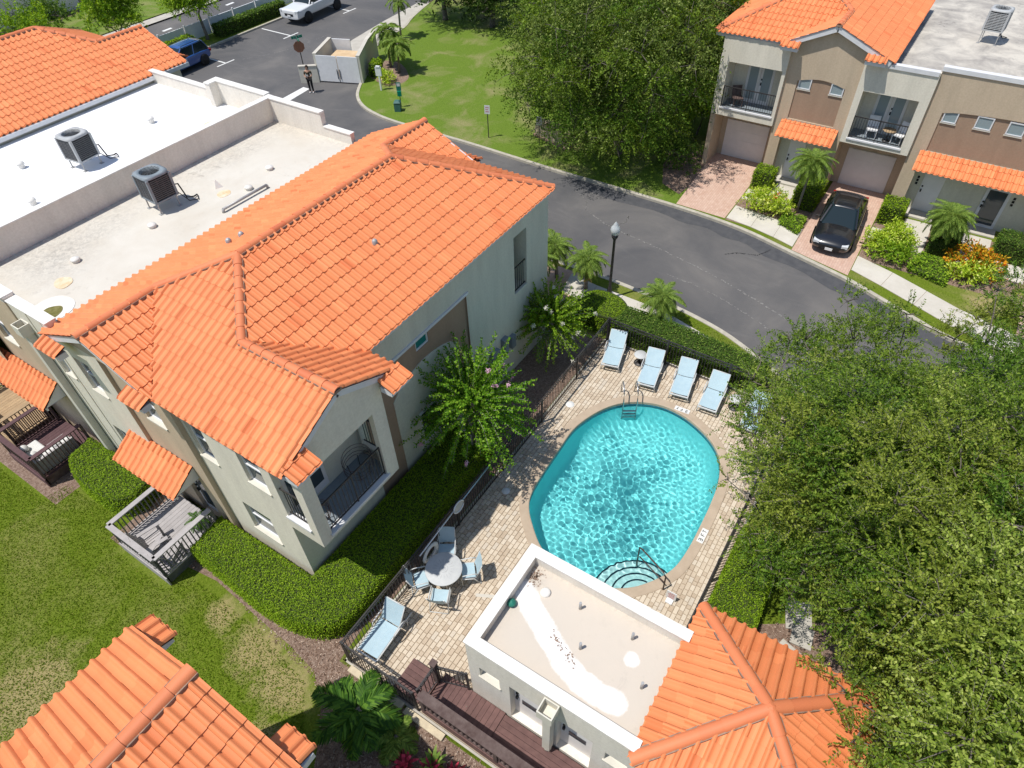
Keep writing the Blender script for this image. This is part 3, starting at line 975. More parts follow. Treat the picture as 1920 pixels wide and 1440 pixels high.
# water: a real rippled surface
def make_water():
    step = 0.023
    x0, x1, y0, y1 = 8.8, 16.9, 1.5, 7.5
    nx, ny = int((x1-x0)/step)+1, int((y1-y0)/step)+1
    X, Y = np.meshgrid(np.linspace(x0, x1, nx), np.linspace(y0, y1, ny))
    Z = np.zeros_like(X)
    r = np.random.default_rng(5)
    for k in range(60):
        lam = r.uniform(0.075, 0.27) if k < 48 else r.uniform(0.7, 1.8)
        th = r.uniform(0, 2*math.pi)
        amp = 0.00110*(lam/0.26)**1.9 if k < 48 else 0.0015
        Z += amp*np.sin(2*math.pi/lam*(X*math.cos(th)+Y*math.sin(th))+r.uniform(0, 6.28))
    # calmer towards the deep end and the inlet, livelier in the middle
    env = 0.30+0.75*np.exp(-((X-12.6)**2/5+(Y-4.6)**2/3.5))+0.45*np.exp(-((X-10.4)**2/3+(Y-4.0)**2/3))-0.10*np.exp(-((X-14.6)**2/2+(Y-2.9)**2/1.2))+0.16*np.sin(X*1.7+1)*np.sin(Y*2.1+0.5)
    Z = Z*env+ZW
    line = offset_line(POOL, 0.045, True)
    idx = -np.ones(X.shape, int)
    keep = np.zeros(X.shape, bool)
    for a_, b_ in zip(line, line[1:]+line[:1]):
        if abs(b_[1]-a_[1]) > 1e-9:
            keep ^= ((a_[1] > Y) != (b_[1] > Y)) & (X < (b_[0]-a_[0])*(Y-a_[1])/(b_[1]-a_[1])+a_[0])
    vs = []
    for j in range(ny):
        for i in range(nx):
            near = keep[max(0, j-1):j+2, max(0, i-1):i+2].any()
            if near:
                idx[j, i] = len(vs)
                p = (X[j, i], Y[j, i])
                if not keep[j, i]:
                    q = min(line, key=lambda s: (s[0]-p[0])**2+(s[1]-p[1])**2)
                    p = q
                vs.append((p[0], p[1], Z[j, i]))
    fs = []
    for j in range(ny-1):
        for i in range(nx-1):
            q = (idx[j, i], idx[j, i+1], idx[j+1, i+1], idx[j+1, i])
            if min(q) >= 0 and (keep[j:j+2, i:i+2].any()):
                fs.append(q)
    m = MB()
    m.add(vs, fs, True)
    mt, nt, ns, ln, bs = nodes('water')
    ns.remove(bs)
    rf = N(nt, 'BsdfRefraction')
    rf.inputs['IOR'].default_value = 1.33
    rf.inputs['Roughness'].default_value = 0.0
    rf.inputs['Color'].default_value = (0.93, 1.0, 1.0, 1)
    gl = N(nt, 'BsdfGlossy')
    gl.inputs['Roughness'].default_value = 0.03
    fr = N(nt, 'Fresnel')
    fr.inputs['IOR'].default_value = 1.33
    mx = N(nt, 'MixShader')
    ln.new(fr.outputs[0], mx.inputs[0])
    ln.new(rf.outputs[0], mx.inputs[1])
    ln.new(gl.outputs[0], mx.inputs[2])
    ln.new(mx.outputs[0], ns['Material Output'].inputs['Surface'])
    w = structure(m.build('water', mt))
    w.cycles.is_caustics_caster = True
    return w


water = make_water()
sun_data.cycles.is_caustics_light = True
for o in [basin]+[c for c in pool.children if c.name.startswith('step')]:
    o.cycles.is_caustics_receiver = True
# ------------------------------------------------------------------ clay tile roofs
TW, EX = 0.238, 0.40


def tile_shape():
    prof = []
    for i in range(9):
        t = i/8
        if t <= 0.5:
            z = 0.066*math.sin(math.pi*t/0.5)**0.8 if 0 < t < 0.5 else 0.0
        else:
            z = 0.004-0.012*math.sin(math.pi*(t-0.5)/0.5)
        prof.append((t*TW, z))
    n = len(prof)
    v = [(x, -0.03, z+0.034) for x, z in prof]+[(x, EX+0.02, z+0.006) for x, z in prof]+[(x, -0.03, z+0.034) for x, z in prof]+[(x, -0.028, z+0.002) for x, z in prof]
    f = [(i, i+1, n+i+1, n+i) for i in range(n-1)]+[(3*n+i, 3*n+i+1, 2*n+i+1, 2*n+i) for i in range(n-1)]
    return v, f


TV, TF = tile_shape()
_m = MB()
_m.add(TV, TF, True)
TILE_ME = _m.mesh('roof_tile')
TILE_ME.polygons.foreach_set('use_smooth', [i < 8 for i in range(16)])
TILE_ME.materials.append(MAT['tile'])


def clip_half(poly, a, b):
    """keep what lies left of a->b; points carry extra values after u, w"""
    out = []
    n = len(poly)
    ex, ey = b[0]-a[0], b[1]-a[1]

    def side(p):
        return ex*(p[1]-a[1])-ey*(p[0]-a[0])
    for i in range(n):
        p, q = poly[i], poly[(i+1) % n]
        sp, sq = side(p), side(q)
        if sp >= 0:
            out.append(p)
        if (sp >= 0) != (sq >= 0):
            t = sp/(sp-sq)
            out.append(tuple(x+(y-x)*t for x, y in zip(p, q)))
    return out


class Roof:
    """collects tiles of one roof; the ones that show largest become pieces, the others one field"""

    def __init__(self, host, xf=None, cap=300):
        self.host = host
        self.xf = xf or (lambda x, y: (x, y))
        self.tiles = []
        self.under = MB()
        self.caps = []
        self.cap = cap

    def pt(self, x, y, z):
        a, b = self.xf(x, y)
        return Vector((a, b, z))

    def plane(self, O, D, slope, polys, z0, phase=0.0, under=True, over=0.07):
        """O: plan point on the eave, D: plan direction up the slope"""
        o = Vector(self.xf(*O))
        d = Vector(self.xf(O[0]+D[0], O[1]+D[1]))-o
        d.normalize()
        u = Vector((d.y, -d.x))
        cs = 1/math.sqrt(1+slope*slope)
        U = Vector((u.x, u.y, 0))
        W = Vector((d.x*cs, d.y*cs, slope*cs))
        Nn = U.cross(W)
        if Nn.z < 0:
            u = -u
            U = -U
            Nn = U.cross(W)
        conv = []
        for poly in polys:
            q = []
            for p in poly:
                r = Vector(self.xf(*p))-o
                q.append((r.dot(u), r.dot(d)))
            q = ccw(q)
            if under:
                self.under.poly([(o.x+a*u.x+b*d.x, o.y+a*u.y+b*d.y, z0+b*slope-0.02) for a, b in q])
            q = [(a, b-over if b < 0.01 else b) for a, b in q]
            conv.append(q)
        us = [a for q in conv for a, b in q]
        ws = [b for q in conv for a, b in q]
        rw = EX*cs

        def ins(p):
            for q in conv:
                if all((q[(i+1) % len(q)][0]-q[i][0])*(p[1]-q[i][1])-(q[(i+1) % len(q)][1]-q[i][1])*(p[0]-q[i][0]) >= -1e-6 for i in range(len(q))):
                    return True
            return False
        for k in range(int(math.floor(min(ws)/rw))-1, int(math.ceil(max(ws)/rw))+1):
            for j in range(int(math.floor((min(us)-phase)/TW))-1, int(math.ceil((max(us)-phase)/TW))+1):
                u0, w0 = phase+j*TW, k*rw
                ww = max(w0, 0)
                cor = [(u0+0.004, w0-0.03*cs), (u0+TW-0.004, w0-0.03*cs), (u0+TW-0.004, w0+rw), (u0+0.004, w0+rw)]
                fl = [ins(c) for c in cor]+[ins((u0+TW/2, w0+rw/2))]
                M = Matrix(((U.x, W.x, Nn.x, o.x+u0*u.x+w0*d.x), (U.y, W.y, Nn.y, o.y+u0*u.y+w0*d.y), (U.z, W.z, Nn.z, z0+w0*slope), (0, 0, 0, 1)))
                if all(fl):
                    self.tiles.append((M, None, Nn))
                elif any(fl) or ins((u0+TW/2, w0+rw*0.15)) or ins((u0+TW/2, w0+rw*0.85)):
                    vv, ff = [], []
                    for face in TF:
                        P = [(u0+TV[i][0], w0+TV[i][1]*cs)+TV[i] for i in face]
                        for q in conv:
                            c = P
                            for i in range(len(q)):
                                if len(c) < 3:
                                    break
                                c = clip_half(c, q[i], q[(i+1) % len(q)])
                            if len(c) >= 3:
                                b = len(vv)
                                vv += [p[2:] for p in c]
                                ff.append(tuple(range(b, b+len(c))))
                    if ff:
                        self.tiles.append((M, (vv, ff), Nn))

    def ridge(self, a, b, r=0.115, seg=0.40):
        """half-round cap tiles from a to b (plan x, y, z), each lapping over the one before"""
        A, B = self.pt(*a), self.pt(*b)
        A.z += 0.035
        B.z += 0.035
        d = B-A
        L = d.length
        n = max(1, round(L/seg))
        d.normalize()
        s = d.cross(Vector((0, 0, 1))).normalized()
        t = s.cross(d)
        for i in range(n):
            p = A+d*(L*i/n)
            ln_ = L/n
            self.caps.append((p, d, s, t, r, ln_))

    def finish(self, mat='tile'):
        h = self.host
        off = wloc(h)
        roof = self.under.build('roof', MAT['underlay'], h, True)
        scored = []
        for M, part, Nn in self.tiles:
            p = M.translation
            v = Vector((0, 0, CAM_H))-p
            c = Nn.dot(v)/v.length
            s = max(c, 0)/(v.length**2) if in_view(p, 5) else 0
            scored.append((s, M, part))
        scored.sort(key=lambda q: -q[0])
        T0 = Matrix.Translation(-off)
        vv, ff, sm = [], [], []
        for i, (s, M, part) in enumerate(scored):
            jit = Matrix.Translation((random.uniform(-.003, .003), random.uniform(-.006, .006), random.uniform(-.002, .003)))
            MM = M @ jit
            if i < self.cap and s > 0:
                if part is None:
                    me = TILE_ME
                else:
                    b = MB()
                    b.add(part[0], part[1], True)
                    me = b.mesh('roof_tile')
                    me.materials.append(MAT['tile'])
                o = link(bpy.data.objects.new('roof_tile', me), roof)
                o.matrix_local = T0 @ MM
            else:
                v, f = (TV, TF) if part is None else part
                b = len(vv)
                A = np.array(MM)
                P = np.array(v) @ A[:3, :3].T + A[:3, 3]
                vv += [tuple(p) for p in P]
                ff += [tuple(b+q for q in fc) for fc in f]
                sm += [True]*len(f)
        if ff:
            b = MB()
            b.v, b.f, b.s = vv, ff, sm
            stuff(b.build('roof_tile_field', MAT['tile'], roof, True))
        for p, d, s, t, r, ln_ in self.caps:
            b = MB()
            n = 7
            ring = []
            for e, rr, lift in ((0.0, r*1.06, 0.006), (ln_+0.03, r*0.94, 0.0)):
                for k in range(n):
                    a = math.pi*k/(n-1)
                    ring.append(p+d*e+s*(rr*math.cos(a))+t*(rr*0.82*math.sin(a)-0.03+lift))
            b.add(ring, [(k, n+k, n+k+1, k+1) for k in range(n-1)], True)
            lip = ring[:n]
            for k in range(n):
                a = math.pi*k/(n-1)
                lip.append(p+d*0.003+s*(r*0.9*math.cos(a))+t*(r*0.66*math.sin(a)-0.035))
            b.add(lip, [(n+k, k, k+1, n+k+1) for k in range(n-1)], False)
            b.build('ridge_tile', MAT['ridge_tile'], roof, True)
        # mortar bedding under the caps
        if self.caps:
            b = MB()
            for p, d, s, t, r, ln_ in self.caps:
                b.bar(p-t*0.045, p+d*ln_-t*0.045, r*2.25, 0.07, t)
            stuff(b.build('mortar_bedding', MAT['mortar'], roof, True))
        return roof


# one unit's roof, in the plan of the unit beside the pool
S, SN = 0.48, 0.42
XW, XE_, YE, YB = 4.50, 18.14, 10.36, 9.2
YR, ZE = 14.12, 6.7
ZR = ZE+S*(YR-YE)
PK1, PK2 = (XW+(YR-YE), YR), (XE_-(YR-YE), YR)
YN, YNE = 15.9, 18.55
ZN = ZR-SN*(YN-YR)
J1 = (XW+(ZN-ZE)/S, YN)
J2 = (XE_-(ZN-ZE)/S, YN)
YV = YN-(ZN-ZE)/S
XBR, XB = 8.45, 6.475
ZB = ZE+S*(XB-XW)
JB = (XB, PK1[1]-(PK1[0]-XB))
XWG, XEG = 4.38, 18.24


def unit_roof(host, xf=None, west=True, z=0.0, cap=300):
    rf = Roof(host, xf, cap)
    ze, zr, zn, zb = ZE+z, ZR+z, ZN+z, ZB+z
    xl = XW if west else 8.45
    if west:
        rf.plane((XW, 9.2), (1, 0), S, [[(XW, YB), (XB, YB), (XB, JB[1]), (XW, JB[1])], [(XW, JB[1]), JB, PK1, J1, (XW, YV)]], ze, 0.03)
        rf.plane((6, YE), (0, 1), S, [[JB, (XBR, YE), (XE_, YE), PK2, PK1]], ze, 0.05)
        rf.plane((XBR, 9.2), (-1, 0), S, [[(XB, YB), (XBR, YB), (XBR, YE), JB]], ze)
        rf.plane((XWG, YV), (0, 1), S, [[(XWG, YV), J1, (XWG, YN)]], ze, 0.02)
        zN = zr-SN*(YNE-YR)
        rf.plane((XWG, YNE), (0, -1), SN, [[(XWG, YN), J1, (J1[0], YNE), (XWG, YNE)], [J1, PK1, PK2, J2, (J2[0], YNE), (J1[0], YNE)], [J2, (XEG, YN), (XEG, YNE), (J2[0], YNE)]], zN)
        rf.ridge((XB, YB-0.04, zb), JB+(zb,))
        rf.ridge(JB+(zb,), PK1+(zr,))
        rf.ridge((XWG-0.03, YN, zn), J1+(zn,))
        rf.ridge(J1+(zn,), PK1+(zr,))
    else:
        rf.plane((6, YE), (0, 1), S, [[(xl, YE), (XE_, YE), PK2, (xl, YR)]], ze, 0.05)
        zN = zr-SN*(YNE-YR)
        rf.plane((XWG, YNE), (0, -1), SN, [[(xl, YR), PK2, J2, (J2[0], YNE), (xl, YNE)], [J2, (XEG, YN), (XEG, YNE), (J2[0], YNE)]], zN)
    rf.plane((XE_, YE), (-1, 0), S, [[(XE_, YE), (XE_, YV), J2, PK2]], ze)
    rf.plane((XEG, YV), (0, 1), S, [[(XEG, YV), (XEG, YN), J2]], ze)
    rf.ridge((XE_, YE, ze), PK2+(zr,))
    rf.ridge(J2+(zn,), PK2+(zr,))
    rf.ridge((XEG+0.03, YN, zn), J2+(zn,))
    rf.ridge(((PK1[0] if west else xl), YR, zr), PK2+(zr,))
    # little tiled returns at the feet of the gables, on white boxed eaves
    tr = MB()

    def ret(x0, x1, y0, y1, d):
        """eave return: rectangle in plan, slope rising along d"""
        zz = ze-0.03
        if d == 'y':
            rf.plane((x0, y0), (0, 1), 0.42, [[(x0, y0), (x1, y0), (x1, y1), (x0, y1)]], zz)
        elif d == 'x':
            rf.plane((x0, y0), (1, 0), 0.42, [[(x0, y0), (x1, y0), (x1, y1), (x0, y1)]], zz)
        else:
            rf.plane((x1, y0), (-1, 0), 0.42, [[(x0, y0), (x1, y0), (x1, y1), (x0, y1)]], zz)
        a, b = rf.xf(x0, y0), rf.xf(x1, y1)
        tr.box(min(a[0], b[0])+0.03, max(a[0], b[0])-0.03, min(a[1], b[1])+0.03, max(a[1], b[1])-0.03, zz-0.20, zz-0.025)
    if west:
        ret(XW, 5.25, 8.83, YB+0.05, 'y')
        ret(7.70, XBR, 8.83, YB+0.05, 'y')
        ret(4.10, XWG+0.02, YV-0.05, YV+0.80, 'x')
        ret(4.10, XWG+0.02, YNE-1.35, YNE-0.35, 'x')
    ret(XEG-0.02, 18.55, YV-0.05, YV+0.80, 'X')
    ret(XEG-0.02, 18.55, YNE-1.15, YNE-0.25, 'X')
    roof = rf.finish()
    # white fascia boards along eaves and rakes
    fb = tr

    def board(p, q, h=0.17, t=0.05):
        a, b = rf.pt(*p), rf.pt(*q)
        fb.bar(a, b, t, h)
    o = 0.075
    if west:
        board((XW+o, YB+0.10, ze-0.13), (XW+o, YV, ze-0.13))
        board((XW-0.02, YB+0.06, ze-0.13), (XB, YB+0.06, zb-0.13), 0.2)
        board((XB, YB+0.06, zb-0.13), (XBR+0.02, YB+0.06, ze-0.13), 0.2)
        board((XBR-o, YB+0.1, ze-0.13), (XBR-o, YE, ze-0.13))
        board((XWG+0.05, YV-0.04, ze-0.12), (XWG+0.05, YN, zn-0.13), 0.2)
        board((XWG+0.05, YN, zn-0.13), (XWG+0.05, YNE-0.4, zn-0.13-SN*(YNE-0.4-YN)), 0.2)
    board((XEG-0.05, YV-0.04, ze-0.12), (XEG-0.05, YN, zn-0.14), 0.24)
    board((XEG-0.05, YN, zn-0.14), (XEG-0.05, YNE-0.1, zn-0.14-SN*(YNE-0.1-YN)), 0.24)
    board((xl+ (4.0 if west else 0), YE+o, ze-0.13), (XE_-o, YE+o, ze-0.13))
    board((XE_-o, YE+o, ze-0.13), (XE_-o, YV, ze-0.13))
    fb.build('fascia', MAT['trim'], host, True)
    return rf, roof


# ------------------------------------------------------------------ walls, windows, railings
def P3(ax, c, a, z):
    return (c, a, z) if ax == 'x' else (a, c, z)


def wall(mb, ax, c, a0, a1, z0, z1, holes=(), depth=0.14, inw=1):
    """upright sheet at ax = c with openings whose reveals run inwards"""
    xs = sorted({a0, a1, *[h[0] for h in holes], *[h[1] for h in holes]})
    zs = sorted({z0, z1, *[h[2] for h in holes], *[h[3] for h in holes]})
    xs = [x for x in xs if a0-1e-6 <= x <= a1+1e-6]
    zs = [z for z in zs if z0-1e-6 <= z <= z1+1e-6]
    for i in range(len(xs)-1):
        for j in range(len(zs)-1):
            mx, mz = (xs[i]+xs[i+1])/2, (zs[j]+zs[j+1])/2
            if any(h[0] < mx < h[1] and h[2] < mz < h[3] for h in holes):
                continue
            mb.quad(P3(ax, c, xs[i], zs[j]), P3(ax, c, xs[i+1], zs[j]), P3(ax, c, xs[i+1], zs[j+1]), P3(ax, c, xs[i], zs[j+1]))
    e = c+inw*depth
    for h in holes:
        d = h[4] if len(h) > 4 else depth
        e = c+inw*d
        p, q, r, s = h[0], h[1], h[2], h[3]
        mb.quad(P3(ax, c, p, r), P3(ax, c, q, r), P3(ax, e, q, r), P3(ax, e, p, r))
        mb.quad(P3(ax, c, p, s), P3(ax, e, p, s), P3(ax, e, q, s), P3(ax, c, q, s))
        mb.quad(P3(ax, c, p, r), P3(ax, e, p, r), P3(ax, e, p, s), P3(ax, c, p, s))
        mb.quad(P3(ax, c, q, r), P3(ax, c, q, s), P3(ax, e, q, s), P3(ax, e, q, r))


def wbox(mb, ax, c0, c1, a0, a1, z0, z1):
    if ax == 'x':
        mb.box(min(c0, c1), max(c0, c1), a0, a1, z0, z1)
    else:
        mb.box(a0, a1, min(c0, c1), max(c0, c1), z0, z1)


def window(host, ax, c, a0, a1, z0, z1, depth=0.12, inw=1, glass='glass', sill=True, mid=True, mull=False, frame='white_paint'):
    """sash window set back in its opening: window > pane, sill"""
    e = c+inw*depth
    b = MB()
    t = 0.05
    for q in ((a0, a0+t, z0, z1), (a1-t, a1, z0, z1), (a0+t, a1-t, z0, z0+t), (a0+t, a1-t, z1-t, z1)):
        wbox(b, ax, e-inw*0.03, e+inw*0.03, *q)
    if mid:
        wbox(b, ax, e-inw*0.035, e+inw*0.02, a0+t, a1-t, (z0+z1)/2-0.022, (z0+z1)/2+0.022)
    if mull:
        wbox(b, ax, e-inw*0.035, e+inw*0.02, (a0+a1)/2-0.02, (a0+a1)/2+0.02, z0+t, z1-t)
    w = b.build('window', MAT[frame], host, True)
    p = MB()
    wbox(p, ax, e+inw*0.0, e+inw*0.012, a0+t*0.8, a1-t*0.8, z0+t*0.8, z1-t*0.8)
    p.build('pane', MAT[glass], w, True)
    if sill:
        s = MB()
        wbox(s, ax, c-inw*0.035, e-inw*0.03, a0-0.03, a1+0.03, z0-0.05, z0+0.012)
        s.build('sill', MAT['trim_cream'], w, True)
    return w


def door(host, ax, c, a0, a1, z0, z1, inw=1, mat='door_white', lite=None, name='door', handle=True, panels=0, glass='glass'):
    b = MB()
    wbox(b, ax, c-inw*0.02, c+inw*0.03, a0, a1, z0, z1)
    for k in range(panels):
        zz = z0+(z1-z0)*k/panels
        wbox(b, ax, c-inw*0.026, c-inw*0.02, a0+0.03, a1-0.03, zz+0.015, zz+(z1-z0)/panels-0.015)
    d = b.build(name, MAT[mat], host, True)
    if lite:
        g = MB()
        wbox(g, ax, c-inw*0.034, c-inw*0.022, *lite)
        g.build('pane', MAT[glass], d, True)
    if handle:
        k = MB()
        wbox(k, ax, c-inw*0.08, c-inw*0.02, a1-0.12, a1-0.06, z0+0.95, z0+1.08)
        wbox(k, ax, c-inw*0.06, c-inw*0.02, a1-0.12, a1-0.06, z0+1.2, z0+1.27)
        k.build('handle', MAT['black'], d, True)
    return d


PICKETS = {}


def picket_mesh(kind, h, w, mat):
    k = (kind, round(h, 3), w, mat)
    if k not in PICKETS:
        b = MB()
        b.box(-w/2, w/2, -w/2, w/2, 0, h)
        me = b.mesh(kind)
        me.materials.append(MAT[mat])
        PICKETS[k] = me
    return PICKETS[k]


def railing(host, a, b, z0, h, space=0.11, mat='black_metal', name='railing', rail_w=0.04, pick=0.016, gap=0.09, posts=1.9, top_w=None, top_h=None, kind='baluster', rails_part=True, post_w=0.05):
    """rails and posts as one part, each upright a piece under it"""
    a, b = Vector((a[0], a[1], 0)), Vector((b[0], b[1], 0))
    off = wloc(host)
    d = b-a
    L = d.length
    d.normalize()
    m = MB()
    tw, th = top_w or rail_w, top_h or rail_w
    m.bar(a+Vector((0, 0, z0+h)), b+Vector((0, 0, z0+h)), tw, th)
    m.bar(a+Vector((0, 0, z0+gap)), b+Vector((0, 0, z0+gap)), rail_w*0.8, rail_w*0.8)
    o = m.build(name, MAT[mat], host, True)
    if posts:
        npost = max(1, round(L/posts))
        for i in range(npost+1):
            p = a+d*(L*i/npost)
            pm = picket_mesh('post', h+0.03 if top_w is None else h-0.01, post_w, mat)
            q = link(bpy.data.objects.new('post', pm), o)
            q.location = p+Vector((0, 0, z0))-off
            q.rotation_euler = (0, 0, math.atan2(d.y, d.x))
    nb = int(L/space)
    me = picket_mesh(kind, h-gap-0.02, pick, mat)
    for i in range(1, nb):
        p = a+d*(L*i/nb)
        q = link(bpy.data.objects.new(kind, me), o)
        q.location = p+Vector((0, 0, z0+gap+0.01))-off
        q.rotation_euler = (0, 0, math.atan2(d.y, d.x))
    return o
# ------------------------------------------------------------------ the row of townhouses left of the pool
house = thing('townhouse', 'two storey cream townhouse with orange tiled hip roof beside the pool', 'townhouse', (11.3, 14.4, 0.0))
X1, X2, X3 = 4.80, 4.72, 4.62
YW_ = 10.5
BX1, BY = 7.80, 9.32
TOP = 6.62
# west front
wb = MB()
h1 = [(12.88, 13.58, 4.25, 5.75), (10.80, 11.60, 4.45, 5.80), (11.55, 12.68, 1.42, 2.72)]
wall(wb, 'x', X1, YW_, 13.9, 0.0, TOP, h1)
wb.build('wall', MAT['stucco_cream'], house, True)
wb = MB()
h2 = [(14.68, 15.50, 4.70, 5.85), (14.55, 15.45, 0.3, 2.45)]
wall(wb, 'x', X2, 13.9, 16.3, 0.0, TOP, h2)
wb.quad((X1, 13.9, 0), (X2, 13.9, 0), (X2, 13.9, TOP), (X1, 13.9, TOP))
wb.build('wall', MAT['stucco_tan'], house, True)
wb = MB()
h3 = [(17.25, 17.98, 4.6, 5.9), (17.85, 18.5, 1.3, 2.7)]
wall(wb, 'x', X3, 16.3, 18.75, 0.0, TOP, h3)
wb.build('wall', MAT['stucco_cream'], house, True)
wb = MB()
wb.quad((X2, 16.3, 0), (X3, 16.3, 0), (X3, 16.3, TOP), (X2, 16.3, TOP))
wb.box(X1-0.14, X1-0.002, 13.72, 13.9, 0, TOP)
wb.build('wall_return', MAT['stucco_tan'], house, True)
# gable over the left part of the west front
wb = MB()
wb.poly([(X3, YV+0.05, TOP), (X3, YNE-0.3, TOP), (X3, YNE-0.3, ZN-0.1-SN*(YNE-0.3-YN)), (X3, YN, ZN-0.08)])
wb.build('gable_wall', MAT['stucco_tan'], house, True)
for q in ((X1, 12.88, 13.58, 4.25, 5.75), (X1, 10.80, 11.60, 4.45, 5.80), (X1, 11.55, 12.68, 1.42, 2.72), (X2, 14.68, 15.50, 4.70, 5.85), (X3, 17.25, 17.98, 4.6, 5.9), (X3, 17.85, 18.5, 1.3, 2.7)):
    window(house, 'x', q[0], *q[1:])
door(house, 'x', X2+0.14, 14.55, 15.45, 0.3, 2.45, lite=(14.7, 15.3, 0.6, 2.3))
# pool side wall
wb = MB()
wall(wb, 'y', YW_, X1, BX1+0.2, 0.0, 3.2)
wall(wb, 'y', YW_, X1, BX1+0.2, 3.2, TOP-0.1, [(5.0, 6.3, 3.45, 5.5, 0.08)])
wb.build('wall', MAT['stucco_sage'], house, True)
wb = MB()
wall(wb, 'y', YW_, 13.0, 18.0, 0.0, TOP, [(15.75, 16.55, 3.6, 5.95, 0.9)])
wb.build('wall', MAT['stucco_sage'], house, True)
wb = MB()
wall(wb, 'y', YW_+0.06, BX1+0.2, 13.0, 0.0, 5.52, [(10.5, 11.1, 4.95, 5.48, 0.1)])
wb.quad((13.0, YW_, 0), (13.0, YW_+0.06, 0), (13.0, YW_+0.06, 5.52), (13.0, YW_, 5.52))
wb.build('wall_panel', MAT['stucco_brown'], house, True)
wb = MB()
wall(wb, 'y', YW_, BX1+0.2, 13.0, 5.52, TOP)
wb.build('wall', MAT['stucco_sage'], house, True)
wb = MB()
wb.box(BX1+0.1, 13.06, YW_-0.05, YW_+0.05, 5.46, 5.55)
wb.build('ledge', MAT['trim'], house, True)
# blind arch
ar = MB()
pts = [(9.2, 0.0), (12.35, 0.0), (12.35, 3.95)]
for k in range(1, 10):
    t = k/10
    pts.append((12.35-3.15*t, 3.95+0.62*math.sin(math.pi*(0.10+0.80*t))-0.19*math.sin(math.pi*0.1)))
pts.append((9.2, 3.95))
n_ = len(pts)
ar.add([(x, YW_+0.035, z) for x, z in pts]+[(x, YW_+0.062, z) for x, z in pts], [tuple(range(n_))]+[(i, (i+1) % n_, n_+(i+1) % n_, n_+i) for i in range(n_)])
ar.build('blind_arch', MAT['stucco_sage'], house, True)
window(house, 'y', YW_+0.06, 10.5, 11.1, 4.95, 5.48, 0.06, glass='glass_teal', sill=False, mid=False)
window(house, 'y', YW_+0.02, 10.1, 11.0, 1.2, 2.6, -0.02, glass='glass')
for x0, x1, z0, z1 in ((14.0, 14.45, 1.2, 2.1), (14.72, 15.02, 1.5, 2.25), (15.25, 15.5, 1.45, 2.0)):
    b = MB()
    b.box(x0, x1, YW_-0.16, YW_-0.002, z0, z1)
    b.box(x0+0.04, x1-0.04, YW_-0.18, YW_-0.16, z0+0.1, z1-0.1)
    b.build('meter_box', MAT['unit_blue'], house, True)
# the other two sides
wb = MB()
wall(wb, 'x', 18.0, YW_, 18.6, 0.0, TOP, inw=-1)
wb.build('wall', MAT['stucco_cream'], house, True)
wb = MB()
wb.poly([(18.02, YV+0.1, TOP), (18.02, YNE-0.1, TOP), (18.02, YN, ZN-0.1)])
wb.build('gable_wall', MAT['stucco_tan'], house, True)
railing(house, (15.78, YW_+0.06), (16.52, YW_+0.06), 3.6, 1.05, posts=0)
# balcony bay
bay = MB()
wall(bay, 'y', BY, X1, BX1, 3.22, TOP+0.1, [(5.15, 7.36, 3.42, 5.92, 0.18)])
wall(bay, 'x', X1, BY, YW_, 3.22, TOP, [(9.62, 10.42, 3.78, 5.92, 0.18)])
wall(bay, 'x', BX1, BY, YW_, 3.22, TOP, [(9.62, 10.42, 3.78, 5.92, 0.18)], inw=-1)
bay.poly([(X1, BY, TOP+0.1), (BX1, BY, TOP+0.1), (BX1, BY, ZB-S*(BX1-XB)-0.06), (XB, BY, ZB-0.06), (X1, BY, ZB-S*(XB-X1)-0.06)])
bay.quad((X1, BY, 3.22), (BX1, BY, 3.22), (BX1, YW_, 3.22), (X1, YW_, 3.22))
bay.quad((X1, BY, 5.94), (BX1, BY, 5.94), (BX1, YW_, 5.94), (X1, YW_, 5.94))
bay.build('balcony_bay', MAT['stucco_cream'], house, True)
b = MB()
b.box(X1+0.19, BX1-0.19, BY+0.19, YW_-0.01, 3.24, 3.40)
b.build('balcony_floor', MAT['unit_blue'], house, True)
b = MB()
b.box(5.10, 7.42, BY-0.05, BY+0.18, 3.36, 3.44)
b.box(X1-0.05, X1+0.18, 9.58, 10.46, 3.72, 3.80)
b.build('sill', MAT['trim'], house, True)
door(house, 'y', YW_+0.03, 5.0, 5.65, 3.45, 5.5, lite=(5.12, 5.53, 3.75, 5.35), handle=False)
door(house, 'y', YW_+0.03, 5.65, 6.3, 3.45, 5.5, lite=(5.77, 6.18, 3.75, 5.35))
railing(house, (5.17, BY+0.08), (7.34, BY+0.08), 3.44, 1.12, 0.115, posts=1.05, post_w=0.03)
railing(house, (X1+0.08, 9.64), (X1+0.08, 10.40), 3.80, 1.12, 0.1, posts=0)
railing(house, (BX1-0.08, 9.64), (BX1-0.08, 10.40), 3.80, 1.12, 0.1, posts=0)
unit_roof(house)
# tiled porch roof over the west door


